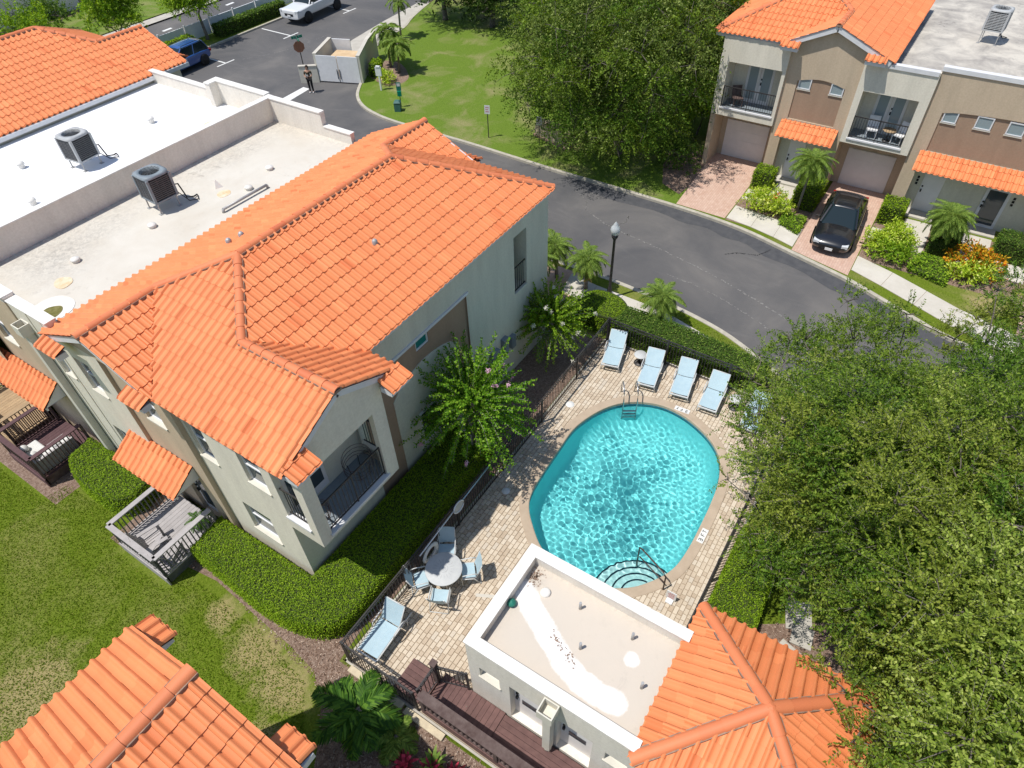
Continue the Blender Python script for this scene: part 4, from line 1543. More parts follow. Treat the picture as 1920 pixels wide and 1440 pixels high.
def porch_roof(host, yc0, yc1, xw, xe, zt, ze_, kind='x'):
    r = Roof(host, None, 80)
    sl = (zt-ze_)/abs(xw-xe)
    r.plane((xe, yc0), (1 if xw > xe else -1, 0), sl, [[(xe, yc0), (xw, yc0), (xw, yc1), (xe, yc1)]], ze_)
    o = r.finish()
    b = MB()
    x0, x1 = (xe, xw)
    b.poly([(x0+0.05, yc0+0.04, ze_-0.04), (x1, yc0+0.04, ze_-0.04), (x1, yc0+0.04, zt-0.05)])
    b.poly([(x0+0.05, yc1-0.04, ze_-0.04), (x1, yc1-0.04, zt-0.05), (x1, yc1-0.04, ze_-0.04)])
    b.quad((x0+0.05, yc0+0.04, ze_-0.05), (x1, yc0+0.04, ze_-0.05), (x1, yc1-0.04, ze_-0.05), (x0+0.05, yc1-0.04, ze_-0.05))
    b.box(x0+0.04, x0+0.09, yc0+0.04, yc1-0.04, ze_-0.16, ze_-0.03)
    b.box(x0+0.08, x0+0.22, yc0+0.06, yc0+0.2, 0.1, ze_-0.06) if kind == 'post' else None
    b.build('porch_ceiling', MAT['trim'], host, True)
    return o


porch_roof(house, 14.45, 17.3, X2-0.002, 3.86, 3.20, 2.66)
# roof vents: small lead hoods on the tiles
for x, y, z in ((11.35, 12.3, ZE+S*(12.3-YE)), (9.0, 15.6, ZR-SN*(15.6-YR)), (9.35, 15.45, ZR-SN*(15.45-YR))):
    b = MB()
    b.lathe([(0.085, 0.0), (0.085, 0.10), (0.05, 0.15), (0.0, 0.16)], (x, y, z+0.03), 10)
    b.build('roof_vent', MAT['galvanised'], house, True)

def roof_grid(host, mat, x0, x1, y0, y1, z, st, fn):
    """flat roof sheet carrying its worn coating and grime as point values"""
    nx, ny = int((x1-x0)/st)+2, int((y1-y0)/st)+2
    g = MB()
    vals = []
    for j in range(ny):
        for i in range(nx):
            x, y = x0+(x1-x0)*i/(nx-1), y0+(y1-y0)*j/(ny-1)
            g.v.append((x, y, z))
            vals.append(fn(x, y))
    for j in range(ny-1):
        for i in range(nx-1):
            g.f.append((j*nx+i, j*nx+i+1, (j+1)*nx+i+1, (j+1)*nx+i))
            g.s.append(False)
    o = g.build('flat_roof', MAT[mat], host, True)
    for k, nm in enumerate(('coating', 'grime')):
        at = o.data.attributes.new(nm, 'FLOAT', 'POINT')
        at.data.foreach_set('value', [min(1.0, v[k]) for v in vals])
    return o


# ---- the flat roofed unit with the stained cream roof
flat1 = thing('townhouse', 'middle townhouse unit with stained cream flat roof and stepped parapet', 'townhouse', (11, 21, 0))
RZ = 6.48
b = MB()
roof_grid(flat1, 'roof_cream', 4.7, 17.35, 18.2, 23.35, RZ, 0.22, lambda x, y: (0.0, 0.95*math.exp(-abs(23.2-y)/0.55)+0.6*math.exp(-abs(17.3-x)/0.5)+0.8*math.exp(-((x-6.6)**2+(y-21.6)**2)/1.2)*0.8+0.55*math.exp(-((x-8.2)**2/2.5+(y-22.0)**2/0.3))+0.5*math.exp(-((x-14.5)**2/3+(y-22.2)**2/0.25))))
b = MB()
wall(b, 'x', 4.60, 18.70, 19.35, 0.0, 6.9, [(18.80, 19.3, 4.6, 5.7)])
b.quad((4.60, 18.70, 0), (4.70, 18.70, 0), (4.70, 18.70, 6.9), (4.60, 18.70, 6.9))
b.quad((4.60, 19.35, 0), (4.58, 19.35, 0), (4.58, 19.35, 6.9), (4.60, 19.35, 6.9))
b.build('wall', MAT['stucco_cream'], flat1, True)
b = MB()
wall(b, 'x', 17.5, 18.6, 23.4, 0.0, 6.3, inw=-1)
b.build('wall', MAT['stucco_cream'], flat1, True)
b = MB()
wall(b, 'x', 4.58, 19.35, 20.25, 0.0, 6.9)
b.build('wall', MAT['stucco_cream'], flat1, True)
window(flat1, 'x', 4.60, 18.80, 19.3, 4.6, 5.7)
b = MB()
wall(b, 'x', 4.54, 20.25, 23.4, 0.0, 6.9, [(21.9, 22.7, 4.5, 5.75)])
b.quad((4.58, 20.25, 0), (4.54, 20.25, 0), (4.54, 20.25, 6.9), (4.58, 20.25, 6.9))
b.build('wall', MAT['stucco_tan'], flat1, True)
window(flat1, 'x', 4.54, 21.9, 22.7, 4.5, 5.75)
b = MB()
b.box(4.61, 4.86, 18.3, 20.3, RZ-0.02, 6.92)
b.box(4.55, 4.86, 20.3, 23.2, RZ-0.02, 7.02)
b.box(17.30, 17.5, 18.9, 20.35, RZ-0.02, 6.88)
b.box(17.30, 17.52, 20.35, 23.2, RZ-0.02, 7.40)
b.box(4.55, 17.52, 23.2, 23.42, RZ-0.02, 7.40)
b.build('parapet', MAT['stucco_white'], flat1, True)
b = MB()
b.box(4.57, 4.90, 18.3, 20.28, 6.922, 6.96)
b.box(4.51, 4.90, 20.32, 23.16, 7.022, 7.06)
b.box(17.27, 17.53, 18.9, 20.32, 6.882, 6.92)
b.box(17.27, 17.55, 20.37, 23.16, 7.402, 7.44)
b.box(4.52, 17.55, 23.17, 23.45, 7.405, 7.445)
b.build('parapet_cap', MAT['parapet_cap'], flat1, True)
# rain head and pipe on the west front
b = MB()
b.box(4.26, 4.58, 19.55, 19.95, 6.10, 6.13)
for q in ((4.26, 4.29, 19.55, 19.95), (4.55, 4.58, 19.55, 19.95), (4.29, 4.55, 19.55, 19.58), (4.29, 4.55, 19.92, 19.95)):
    b.box(*q, 6.13, 6.45)
b.box(4.36, 4.56, 19.62, 19.86, 0.1, 6.11)
b.build('downspout', MAT['trim_cream'], flat1, True)
# vents, pipe, ponding drain with algae
for x, y in ((7.05, 21.1), (9.55, 20.7), (12.9, 19.8), (14.3, 20.25)):
    b = MB()
    b.lathe([(0.12, 0.0), (0.12, 0.06), (0.15, 0.07), (0.13, 0.12), (0.0, 0.135)], (x, y, RZ), 14)
    b.build('roof_vent', MAT['parapet_cap'], flat1, True)
b = MB()
b.tube([(11.4, 19.35, RZ+0.12), (13.3, 19.3, RZ+0.12)], 0.05, 8)
b.tube([(13.3, 19.3, RZ+0.12), (13.32, 19.3, RZ)], 0.05, 8)
b.tube([(11.4, 19.35, RZ+0.12), (11.38, 19.35, RZ)], 0.05, 8)
b.build('condensate_pipe', MAT['galvanised'], flat1, True)
b = MB()
pts = smooth_line([(4.95, 19.0), (5.5, 18.95), (5.85, 19.3), (5.8, 19.85), (5.4, 20.1), (4.98, 19.95)], 5, True)
b.prism(ccw(pts), RZ, RZ+0.012)
b.build('drain_rim', MAT['roof_patch'], flat1, True)
b = MB()
b.prism(ccw(smooth_line([(5.02, 19.1), (5.35, 19.15), (5.5, 19.4), (5.25, 19.65), (5.0, 19.55)], 5, True)), RZ+0.012, RZ+0.02)
b.build('algae', MAT['algae'], flat1, True)
b = MB()
b.prism(ccw(smooth_line([(6.0, 20.15), (6.35, 20.2), (6.45, 20.5), (6.2, 20.75), (5.95, 20.5)], 5, True)), RZ, RZ+0.016)
b.build('debris', MAT['roof_rust'], flat1, True)
b = MB()
b.prism(ccw(smooth_line([(12.0, 20.2), (12.35, 20.15), (12.5, 20.4), (12.3, 20.6), (12.05, 20.5)], 5, True)), RZ, RZ+0.008)
b.build('rust_stain', MAT['roof_rust'], flat1, True)
b = MB()
b.add([(12.28, 20.85, RZ), (12.55, 20.75, RZ), (12.5, 21.05, RZ), (12.45, 20.95, RZ+0.28)], [(0, 1, 3), (1, 2, 3), (2, 0, 3)])
b.build('pipe_boot', MAT['roof_patch'], flat1, True)
# tiled porch roof of this unit
porch_roof(flat1, 20.75, 25.2, 4.538, 3.80, 3.45, 2.88)

# ---- the unit with the clean white roof
flat2 = thing('townhouse', 'middle townhouse unit with clean bright white flat roof', 'townhouse', (11, 27, 0))
b = MB()
b.quad((4.3, 23.42, RZ), (17.4, 23.42, RZ), (17.4, 31.2, RZ), (4.3, 31.2, RZ))
b.build('flat_roof', MAT['roof_white'], flat2, True)
b = MB()
wall(b, 'x', 4.3, 23.4, 31.3, 0.0, 6.9)
b.build('wall', MAT['stucco_tan'], flat2, True)
b = MB()
wall(b, 'x', 17.6, 23.42, 31.3, 0.0, 6.3, inw=-1)
b.build('wall', MAT['stucco_tan'], flat2, True)
b = MB()
b.box(17.38, 17.58, 26.75, 31.3, RZ-0.02, 6.98)
b.box(17.38, 17.62, 23.46, 26.75, RZ-0.02, 7.44)
b.box(17.0, 17.38, 26.45, 26.75, RZ-0.02, 7.44)
b.build('parapet', MAT['stucco_white'], flat2, True)
b = MB()
b.box(4.3, 4.5, 23.46, 31.3, RZ-0.02, 6.98)
b.build('parapet', MAT['stucco_white'], flat2, True)
b = MB()
b.box(17.35, 17.61, 26.78, 31.3, 6.982, 7.02)
b.box(17.35, 17.65, 23.48, 26.77, 7.442, 7.48)
b.box(16.97, 17.35, 26.42, 26.77, 7.442, 7.48)
b.build('parapet_cap', MAT['parapet_cap'], flat2, True)
for x, y in ((9.6, 28.6), (8.3, 25.6), (14.6, 27.6)):
    b = MB()
    b.lathe([(0.11, 0.0), (0.11, 0.14), (0.15, 0.15), (0.13, 0.24), (0.0, 0.25)], (x, y, RZ), 12)
    b.build('roof_vent', MAT['parapet_cap'], flat2, True)
b = MB()
b.prism(ccw(smooth_line([(15.4, 25.2), (16.3, 25.15), (17.2, 25.25), (17.25, 25.5), (16.4, 25.45), (15.7, 25.6)], 4, True)), RZ, RZ+0.006)
b.build('rust_stain', MAT['roof_rust'], flat2, True)

# ---- the far tiled unit of the row
far = thing('townhouse', 'townhouse with tiled roof beyond the white flat roof, blue car behind it', 'townhouse', (12, 35, 0))
FX = (lambda x, y: (x+1.0, 49.7-y))
b = MB()
wall(b, 'y', 31.3, 4.5, 18.9, 0.0, 6.75)
wall(b, 'y', 39.4, 4.5, 18.9, 0.0, 6.75, inw=-1)
wall(b, 'x', 5.5, 31.3, 39.4, 0.0, 6.75)
wall(b, 'x', 18.9, 31.3, 39.4, 0.0, 6.75, inw=-1)
b.poly([(18.92, 49.7-YV, 6.72), (18.92, 31.3, 6.72), (18.92, 49.7-YN, ZN+0.1)])
b.build('wall', MAT['stucco_cream'], far, True)
unit_roof(far, FX, True, 0.2)
b = MB()
b.box(5.4, 19.3, 31.02, 31.2, ZR+0.2-SN*(YNE-YR)-0.20, ZR+0.2-SN*(YNE-YR)-0.04)
b.build('eave_fascia', MAT['trim'], far, True)


# ------------------------------------------------------------------ air conditioners on the flat roofs
def condenser(label, loc, rz, shell, dark, hz=0.42):
    t = thing('air_conditioner', label, 'air conditioner', loc, rz, 'rooftop air conditioners')
    s, h = 0.40, 0.78
    c = MB()
    for sx in (-1, 1):
        for sy in (-1, 1):
            c.box(sx*s-0.04, sx*s+0.04, sy*s-0.04, sy*s+0.04, hz, hz+h)
    c.box(-s-0.04, s+0.04, -s-0.04, s+0.04, hz-0.05, hz)
    c.build('casing', MAT[shell], t)
    k = MB()
    k.box(-s+0.02, s-0.02, -s+0.02, s-0.02, hz, hz+h-0.02)
    k.build('coil', MAT['black'], t)
    for side in range(4):
        l = MB()
        for i in range(11):
            z = hz+0.05+i*0.064
            l.box(-s+0.04, s-0.04, s+0.002, s+0.03, z, z+0.03)
        for i in range(4):
            x = -s+0.12+i*0.19
            l.box(x, x+0.012, s+0.028, s+0.036, hz+0.03, hz+h-0.03)
        o = l.build('louvre', MAT[dark], t)
        o.rotation_euler = (0, 0, side*math.pi/2)
    top = MB()
    n = 32
    vs, fs = [], []
    for i in range(n):
        a = 2*math.pi*i/n
        ca, sa = math.cos(a), math.sin(a)
        q = (abs(ca)**5+abs(sa)**5)**(-1/5)*(s+0.055)
        vs += [(q*ca, q*sa, hz+h), (q*ca, q*sa, hz+h+0.07), (0.33*ca, 0.33*sa, hz+h+0.10), (0.31*ca, 0.31*sa, hz+h-0.12)]
    for i in range(n):
        j = (i+1) % n
        for k_ in range(3):
            fs.append((i*4+k_, j*4+k_, j*4+k_+1, i*4+k_+1))
    top.add(vs, fs, True)
    top.build('top_shroud', MAT[shell], t)
    fan = MB()
    fan.lathe([(0.0, 0.06), (0.08, 0.06), (0.10, 0.0)], (0, 0, hz+h-0.10), 12)
    for i in range(3):
        a = 2*math.pi*i/3+0.4
        d = Vector((math.cos(a), math.sin(a), 0))
        e = Vector((-d.y, d.x, 0))
        c0 = Vector((0, 0, hz+h-0.09))
        fan.quad(c0+d*0.08-e*0.05, c0+d*0.29-e*0.12-Vector((0, 0, .03)), c0+d*0.29+e*0.12+Vector((0, 0, .03)), c0+d*0.08+e*0.05)
    fan.build('fan', MAT['galvanised'], t)
    gr = MB()
    for r in (0.12, 0.20, 0.28):
        gr.tube([(r*math.cos(2*math.pi*k_/20), r*math.sin(2*math.pi*k_/20), hz+h+0.09) for k_ in range(21)], 0.005, 4)
    for k_ in range(8):
        a = math.pi*k_/8
        gr.bar((0.33*math.cos(a), 0.33*math.sin(a), hz+h+0.095), (-0.33*math.cos(a), -0.33*math.sin(a), hz+h+0.095), 0.008)
    gr.build('fan_grille', MAT['unit_dark'], t)
    for sx in (-1, 1):
        for sy in (-1, 1):
            l = MB()
            l.bar((sx*0.36, sy*0.36, 0.0), (sx*0.36, sy*0.36, hz-0.05), 0.035)
            l.box(sx*0.36-0.07, sx*0.36+0.07, sy*0.36-0.07, sy*0.36+0.07, 0, 0.015)
            l.build('leg', MAT['galvanised'], t)
    p = MB()
    p.tube([(0.36, -0.2, hz+0.25), (0.62, -0.25, hz+0.2), (0.72, -0.3, 0.12), (0.95, -0.35, 0.06), (1.1, -0.3, 0.05)], 0.025, 6)
    p.build('pipe', MAT['black'], t)
    p = MB()
    p.tube([(0.36, -0.05, hz+0.15), (0.55, -0.1, hz-0.1), (0.7, -0.45, 0.05), (0.95, -0.6, 0.04), (1.1, -0.32, 0.04)], 0.016, 6)
    p.build('pipe', MAT['black'], t)
    return t


condenser('dark blue grey air conditioner on legs on the stained cream roof', (10.60, 21.45, RZ), math.radians(-4), 'unit_blue', 'unit_dark', 0.46)
condenser('light grey air conditioner on legs on the bright white roof', (11.0, 26.6, RZ), math.radians(5), 'unit_light', 'unit_dark', 0.40)
# ------------------------------------------------------------------ townhouses across the road
rb = thing('townhouse', 'end townhouse across the road with tiled gable roof and two balconies', 'townhouse', (39, 6.5, 0))
F0, F1, FG = 34.70, 34.84, 36.30
RT = 6.78
RX = (lambda x, y: (52.82-x, 21.35-y))


def balcony(host, y0, y1, z0, z1, label_door):
    b = MB()
    x1 = F0+1.35
    b.quad((x1, y0-0.1, z0), (x1, y1+0.1, z0), (x1, y1+0.1, z1+0.1), (x1, y0-0.1, z1+0.1))
    b.quad((F0, y0, z0), (x1, y0, z0), (x1, y0, z1), (F0, y0, z1))
    b.quad((F0, y1, z0), (F0, y1, z1), (x1, y1, z1), (x1, y1, z0))
    b.quad((F0, y0, z1), (x1, y0, z1), (x1, y1, z1), (F0, y1, z1))
    b.build('balcony_wall', MAT['stucco_cream'], host, True)
    f = MB()
    f.box(F0+0.02, x1, y0, y1, z0-0.12, z0)
    f.build('balcony_floor', MAT['unit_blue'], host, True)
    s = MB()
    s.box(F0-0.05, F0+0.12, y0-0.04, y1+0.04, z0-0.02, z0+0.05)
    s.build('sill', MAT['trim'], host, True)
    c = (y0+y1)/2-0.05
    for k in (-1, 1):
        a0, a1 = (c-0.68, c-0.01) if k < 0 else (c+0.01, c+0.68)
        door(host, 'x', x1-0.03, a0, a1, z0, z0+2.05, lite=(a0+0.12, a1-0.12, z0+0.2, z0+1.9), handle=k < 0, glass='glass_pale')
    railing(host, (F0+0.06, y0+0.02), (F0+0.06, y1-0.02), z0+0.05, 1.02, 0.115, posts=1.3, post_w=0.035)


def front(host):
    b = MB()
    wall(b, 'x', F0, 7.22, 10.45, 2.95, RT, [(7.38, 10.04, 3.33, 5.60, 0.02)])
    b.quad((F0, 7.22, 2.95), (FG, 7.22, 2.95), (FG, 10.45, 2.95), (F0, 10.45, 2.95))
    b.quad((F0, 7.22, 2.95), (F0, 7.22, RT), (F1, 7.22, RT), (F1, 7.22, 2.95))
    b.build('wall', MAT['stucco_cream'], host, True)
    b = MB()
    wall(b, 'x', FG, 7.0, 10.45, 0.0, 2.95)
    b.quad((F1, 7.22, 0), (FG, 7.22, 0), (FG, 7.22, 2.95), (F1, 7.22, 2.95))
    b.box(F0+0.02, FG, 10.20, 10.45, 0.0, 2.95)
    b.quad((F0, 10.45, 0), (47, 10.45, 0), (47, 10.45, RT), (F0, 10.45, RT))
    b.build('wall', MAT['stucco_tan'], host, True)
    b = MB()
    wall(b, 'x', F1, 3.92, 7.22, 0.0, RT, [(4.42, 6.62, 3.45, 5.48, 0.07), (4.55, 6.72, 0.0, 2.75, 0.55)])
    b.poly([(F1, 3.92, RT), (F1, 7.22, RT), (F1, 7.22, ZN+0.12-S*1.77), (F1, 5.45, ZN+0.12), (F1, 3.92, ZN+0.12-SN*1.53)])
    b.build('wall', MAT['stucco_tan'], host, True)
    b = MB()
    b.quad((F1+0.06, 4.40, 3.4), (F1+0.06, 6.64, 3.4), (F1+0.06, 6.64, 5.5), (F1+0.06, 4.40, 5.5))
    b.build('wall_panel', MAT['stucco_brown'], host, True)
    b = MB()
    pts = [(4.42, 5.48)]+[(4.42+2.2*k/12, 5.48-0.20*(1-math.sin(math.pi*k/12))) for k in range(13)]+[(6.62, 5.48)]
    b.add([(F1-0.002, y, z) for y, z in pts]+[(F1+0.062, y, z) for y, z in pts], [tuple(range(len(pts)))]+[(i, i+1, len(pts)+i+1, len(pts)+i) for i in range(1, len(pts)-2)])
    b.build('arch_head', MAT['stucco_tan'], host, True)
    b = MB()
    b.quad((F1+0.55, 4.5, 0), (F1+0.55, 6.75, 0), (F1+0.55, 6.75, 2.8), (F1+0.55, 4.5, 2.8))
    b.build('porch_wall', MAT['stucco_sage'], host, True)
    for a0, a1 in ((5.96, 6.54), (4.46, 5.06)):
        window(host, 'x', F1+0.06, a0, a1, 4.92, 5.44, -0.02, glass='glass_pale', mid=False)
    door(host, 'x', F1+0.52, 5.45, 6.25, 0.18, 2.25)
    b = MB()
    b.box(F1-0.2, F1+0.55, 4.6, 6.7, 0.1, 0.18)
    b.build('door_step', MAT['slab'], host, True)


front(rb)
balcony(rb, 7.38, 10.04, 3.33, 5.60, 'a')
for y0, y1 in ((7.62, 9.92),):
    door(rb, 'x', FG-0.03, y0, y1, 0.12, 2.15, mat='door_white', name='garage_door', handle=False, panels=4)


def small_roof(host, y0, y1, x0, x1, ze_, zt):
    r = Roof(host, None, 60)
    r.plane((x0, y0), (1, 0), (zt-ze_)/(x1-x0), [[(x0, y0), (x1, y0), (x1, y1), (x0, y1)]], ze_)
    r.finish()
    b = MB()
    b.box(x0+0.06, x1, y0+0.04, y1-0.04, ze_-0.12, ze_-0.03)
    b.poly([(x0+0.06, y0+0.03, ze_-0.03), (x1, y0+0.03, ze_-0.03), (x1, y0+0.03, zt-0.03)])
    b.poly([(x0+0.06, y1-0.03, ze_-0.03), (x1, y1-0.03, zt-0.03), (x1, y1-0.03, ze_-0.03)])
    b.build('porch_ceiling', MAT['trim_cream'], host, True)


small_roof(rb, 4.12, 6.86, 34.05, F1-0.004, 2.88, 3.36)
unit_roof(rb, RX, False, 0.2, 300)

rb2 = thing('townhouse', 'flat roofed townhouse across the road behind the black car, grimy grey roof', 'townhouse', (40, -1.5, 0))
b = MB()
wall(b, 'x', F0, 0.85, 3.92, 2.95, 6.70, [(1.25, 3.63, 3.16, 5.42, 0.02)])
b.quad((F0, 0.85, 2.95), (FG, 0.85, 2.95), (FG, 3.92, 2.95), (F0, 3.92, 2.95))
b.quad((F0, 0.85, 2.95), (F1, 0.85, 2.95), (F1, 0.85, 6.7), (F0, 0.85, 6.7))
b.quad((F0, 3.92, 2.95), (F1, 3.92, 2.95), (F1, 3.92, 6.7), (F0, 3.92, 6.7))
b.build('wall', MAT['stucco_cream'], rb2, True)
b = MB()
wall(b, 'x', FG, 0.8, 3.95, 0.0, 2.95)
b.quad((F1, 3.92, 0), (FG, 3.92, 0), (FG, 3.92, 2.95), (F1, 3.92, 2.95))
b.quad((F1, 0.85, 0), (FG, 0.85, 0), (FG, 0.85, 2.95), (F1, 0.85, 2.95))
wall(b, 'x', F1, -9.0, 0.85, 0.0, 6.92, [(-6.2, 0.20, 3.32, 5.32, 0.07), (-5.3, 0.25, 0.0, 2.75, 0.55)])
b.build('wall', MAT['stucco_tan'], rb2, True)
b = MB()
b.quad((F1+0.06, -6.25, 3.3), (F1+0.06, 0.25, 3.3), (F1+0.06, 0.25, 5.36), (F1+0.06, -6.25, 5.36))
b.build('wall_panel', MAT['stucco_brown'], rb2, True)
b = MB()
pts = [(-6.2, 5.32)]+[(-6.2+6.4*k/16, 5.32-0.24*(1-math.sin(math.pi*k/16)**0.6)) for k in range(17)]+[(0.20, 5.32)]
b.add([(F1-0.002, y, z) for y, z in pts]+[(F1+0.062, y, z) for y, z in pts], [tuple(range(len(pts)))]+[(i, i+1, len(pts)+i+1, len(pts)+i) for i in range(1, len(pts)-2)])
b.build('arch_head', MAT['stucco_tan'], rb2, True)
b = MB()
b.quad((F1+0.55, -5.4, 0), (F1+0.55, 0.3, 0), (F1+0.55, 0.3, 2.8), (F1+0.55, -5.4, 2.8))
b.build('porch_wall', MAT['stucco_sage'], rb2, True)
for a0, a1 in ((-0.46, 0.12), (-1.83, -1.18), (-3.05, -2.40), (-4.3, -3.65)):
    window(rb2, 'x', F1+0.06, a0, a1, 4.70, 5.26, -0.02, glass='glass_pale', mid=False)
balcony(rb2, 1.25, 3.63, 3.16, 5.42, 'b')
door(rb2, 'x', FG-0.03, 1.28, 3.54, 0.12, 2.05, mat='door_white', name='garage_door', handle=False, panels=4)
door(rb2, 'x', F1+0.52, -1.10, -0.20, 0.2, 2.15)
d_ = door(rb2, 'x', F1+0.52, -3.85, -2.85, 0.15, 2.15, mat='white_paint', lite=(-3.72, -2.98, 0.3, 2.0), name='glass_door')
b = MB()
b.box(F1-0.25, F1+0.55, -1.3, -0.1, 0.1, 0.19)
b.box(F1-0.25, F1+0.55, -4.0, -2.75, 0.1, 0.15)
b.build('door_step', MAT['slab'], rb2, True)
for yy in (0.02, -4.05):
    for k in range(3):
        b = MB()
        b.box(F1+0.53, F1+0.548, yy-0.05, yy+0.05, 1.75-0.16*k, 1.86-0.16*k)
        b.build('house_number', MAT['black'], rb2, True)
small_roof(rb2, -5.6, 0.42, 33.95, F1-0.004, 2.78, 3.30)
b = MB()
b.quad((F1+0.2, 3.0, 6.34), (F1+0.2, -9, 6.34), (50, -9, 6.34), (50, 3.0, 6.34))
b.build('flat_roof', MAT['roof_dirty'], rb2, True)
b = MB()
b.box(F0+0.004, F0+0.22, 0.85, 3.4, 6.3, 6.70)
b.box(F1+0.004, F1+0.22, -9, 0.85, 6.3, 6.92)
b.build('parapet', MAT['stucco_white'], rb2, True)
b = MB()
b.box(F0-0.05, F0+0.25, 0.9, 3.45, 6.56, 6.74)
b.box(F1-0.05, F1+0.25, -9, 0.86, 6.78, 6.96)
b.build('parapet_cap', MAT['trim'], rb2, True)
condenser('pale grey air conditioner on legs on the grimy grey roof', (40.9, -0.35, 6.34), math.radians(-6), 'unit_light', 'unit_light', 0.62)
# furniture on the balconies
for lab, x, y, z in (('small round orange table on the balcony above the black car', 35.35, 2.0, 3.16),):
    t = thing('side_table', lab, 'table', (x, y, z))
    b = MB()
    b.lathe([(0, 0.50), (0.30, 0.50), (0.30, 0.53), (0, 0.53)], (0, 0, 0), 20)
    b.build('table_top', MAT['wood_tan'], t)
    b = MB()
    b.lathe([(0.2, 0), (0.2, 0.02), (0.03, 0.05), (0.03, 0.5)], (0, 0, 0), 10)
    b.build('leg', MAT['black_metal'], t)
for lab, x, y, z, rz in (('dark wicker chair on the balcony at the corner of the house across the road', 35.3, 9.4, 3.33, 0.6), ('white slatted chair on the balcony above the black car', 35.4, 2.75, 3.16, 0.2), ('white slatted chair by the railing end on the balcony above the black car', 35.35, 1.5, 3.16, -0.4)):
    t = thing('balcony_chair', lab, 'chair', (x, y, z), rz)
    m_ = MAT['wood_dark'] if 'dark' in lab else MAT['white_paint']
    b = MB()
    b.box(-0.25, 0.25, -0.25, 0.25, 0.38, 0.44)
    b.build('seat', m_, t)
    b = MB()
    b.bar((0.24, 0, 0.42), (0.36, 0, 0.9), 0.5, 0.04, (1, 0, 0))
    b.build('backrest', m_, t)
    for sx in (-.22, .22):
        for sy in (-.22, .22):
            b = MB()
            b.bar((sx, sy, 0), (sx, sy, 0.4), 0.04)
            b.build('leg', m_, t)

# ------------------------------------------------------------------ pool house
ph = thing('pool_house', 'small pool house with flat cream roof and square tiled hip roof', 'pool house', (6.1, 1.0, 0))
A0, A1, B0, B1 = 4.66, 7.60, 0.55, 4.76
PT, PRZ = 3.40, 3.08
b = MB()
wall(b, 'x', A0, -3.0, B1, 0.05, PT, [(3.86, 4.43, 1.88, 2.38, 0.2), (2.66, 3.58, 0.47, 2.42, 0.25), (1.39, 2.28, 0.47, 2.34, 0.25), (0.55, 1.08, 1.78, 2.25, 0.2)])
wall(b, 'y', B1, A0, A1, 0.05, PT, inw=-1)
wall(b, 'x', A1, -3.0, B1, 0.05, PT, inw=-1)
wall(b, 'y', -3.0, A0, A1, 0.05, PT)
b.build('wall', MAT['stucco_white'], ph, True)
t_ = 0.24
b = MB()
b.box(A0+0.003, A0+t_, B0-0.1, B1-0.003, PRZ-0.05, PT)
b.box(A1-t_, A1-0.003, B0-0.1, B1-0.003, PRZ-0.05, PT)
b.box(A0+t_, A1-t_, B1-t_, B1-0.003, PRZ-0.05, PT)
b.build('parapet', MAT['stucco_white'], ph, True)
b = MB()
b.box(A0-0.03, A0+t_+0.02, B0-0.1, B1+0.03, PT+0.002, PT+0.04)
b.box(A1-t_-0.02, A1+0.03, B0-0.1, B1+0.03, PT+0.002, PT+0.04)
b.box(A0+t_+0.02, A1-t_-0.02, B1-t_-0.02, B1+0.03, PT+0.002, PT+0.04)
b.build('parapet_cap', MAT['parapet_cap'], ph, True)
streak = [(6.62, 4.40), (6.35, 4.05), (6.1, 3.6), (5.85, 3.15), (5.6, 2.7), (5.42, 2.2), (5.36, 1.7), (5.42, 1.3)]


def seg_dist(x, y, line):
    best = 9
    for a_, b_ in zip(line, line[1:]):
        ex, ey = b_[0]-a_[0], b_[1]-a_[1]
        t0 = max(0, min(1, ((x-a_[0])*ex+(y-a_[1])*ey)/(ex*ex+ey*ey)))
        best = min(best, math.hypot(x-a_[0]-t0*ex, y-a_[1]-t0*ey))
    return best


def pool_roof_wear(x, y):
    d = seg_dist(x, y, streak)
    c = max(0.0, 1-d/0.46)+0.75*math.exp(-((x-6.45)**2+(y-1.4)**2)/0.05)
    g = 0.8*math.exp(-((x-6.95)**2+(y-4.3)**2)/0.06)+0.7*math.exp(-seg_dist(x, y, [(6.05, 3.35), (5.62, 2.4)])**2/0.008)+0.35*math.exp(-(B1-0.3-y)/0.12)+0.3*math.exp(-(A1-0.3-x)/0.1)
    return (min(1.0, c), g)


roof_grid(ph, 'roof_pool', A0+0.1, A1-0.1, B0-0.2, B1-0.1, PRZ, 0.06, pool_roof_wear)
rng_ = np.random.default_rng(77)
b = MB()
for k in range(170):
    x, y = 7.05+rng_.normal()*0.11, 4.33+rng_.normal()*0.10
    if k > 120:
        q_ = rng_.uniform()
        x, y = 6.05-0.45*q_+rng_.normal()*0.05, 3.3-0.9*q_+rng_.normal()*0.05
    if not (A0+0.3 < x < A1-0.28 and y < B1-0.28):
        continue
    a_ = rng_.uniform(0, 6.28)
    s_ = rng_.uniform(0.008, 0.022)
    b.obox((x, y, PRZ+0.012), (s_*math.cos(a_), s_*math.sin(a_), 0), (-s_*0.5*math.sin(a_), s_*0.5*math.cos(a_), 0), (0, 0, 0.006))
stuff(b.build('leaf_litter', MAT['mortar'], ph, True))
for x, y in ((6.90, 2.98), (6.05, 2.51), (6.89, 1.60), (6.0, 0.95)):
    b = MB()
    b.tube([(x, y, PRZ), (x, y, PRZ+0.30)], 0.035, 10)
    b.build('vent_pipe', MAT['galvanised'], ph, True)
b = MB()
b.lathe([(0.13, 0), (0.13, 0.04), (0.10, 0.07), (0.0, 0.08)], (6.81, 3.89, PRZ), 16)
b.build('roof_vent', MAT['parapet_cap'], ph, True)
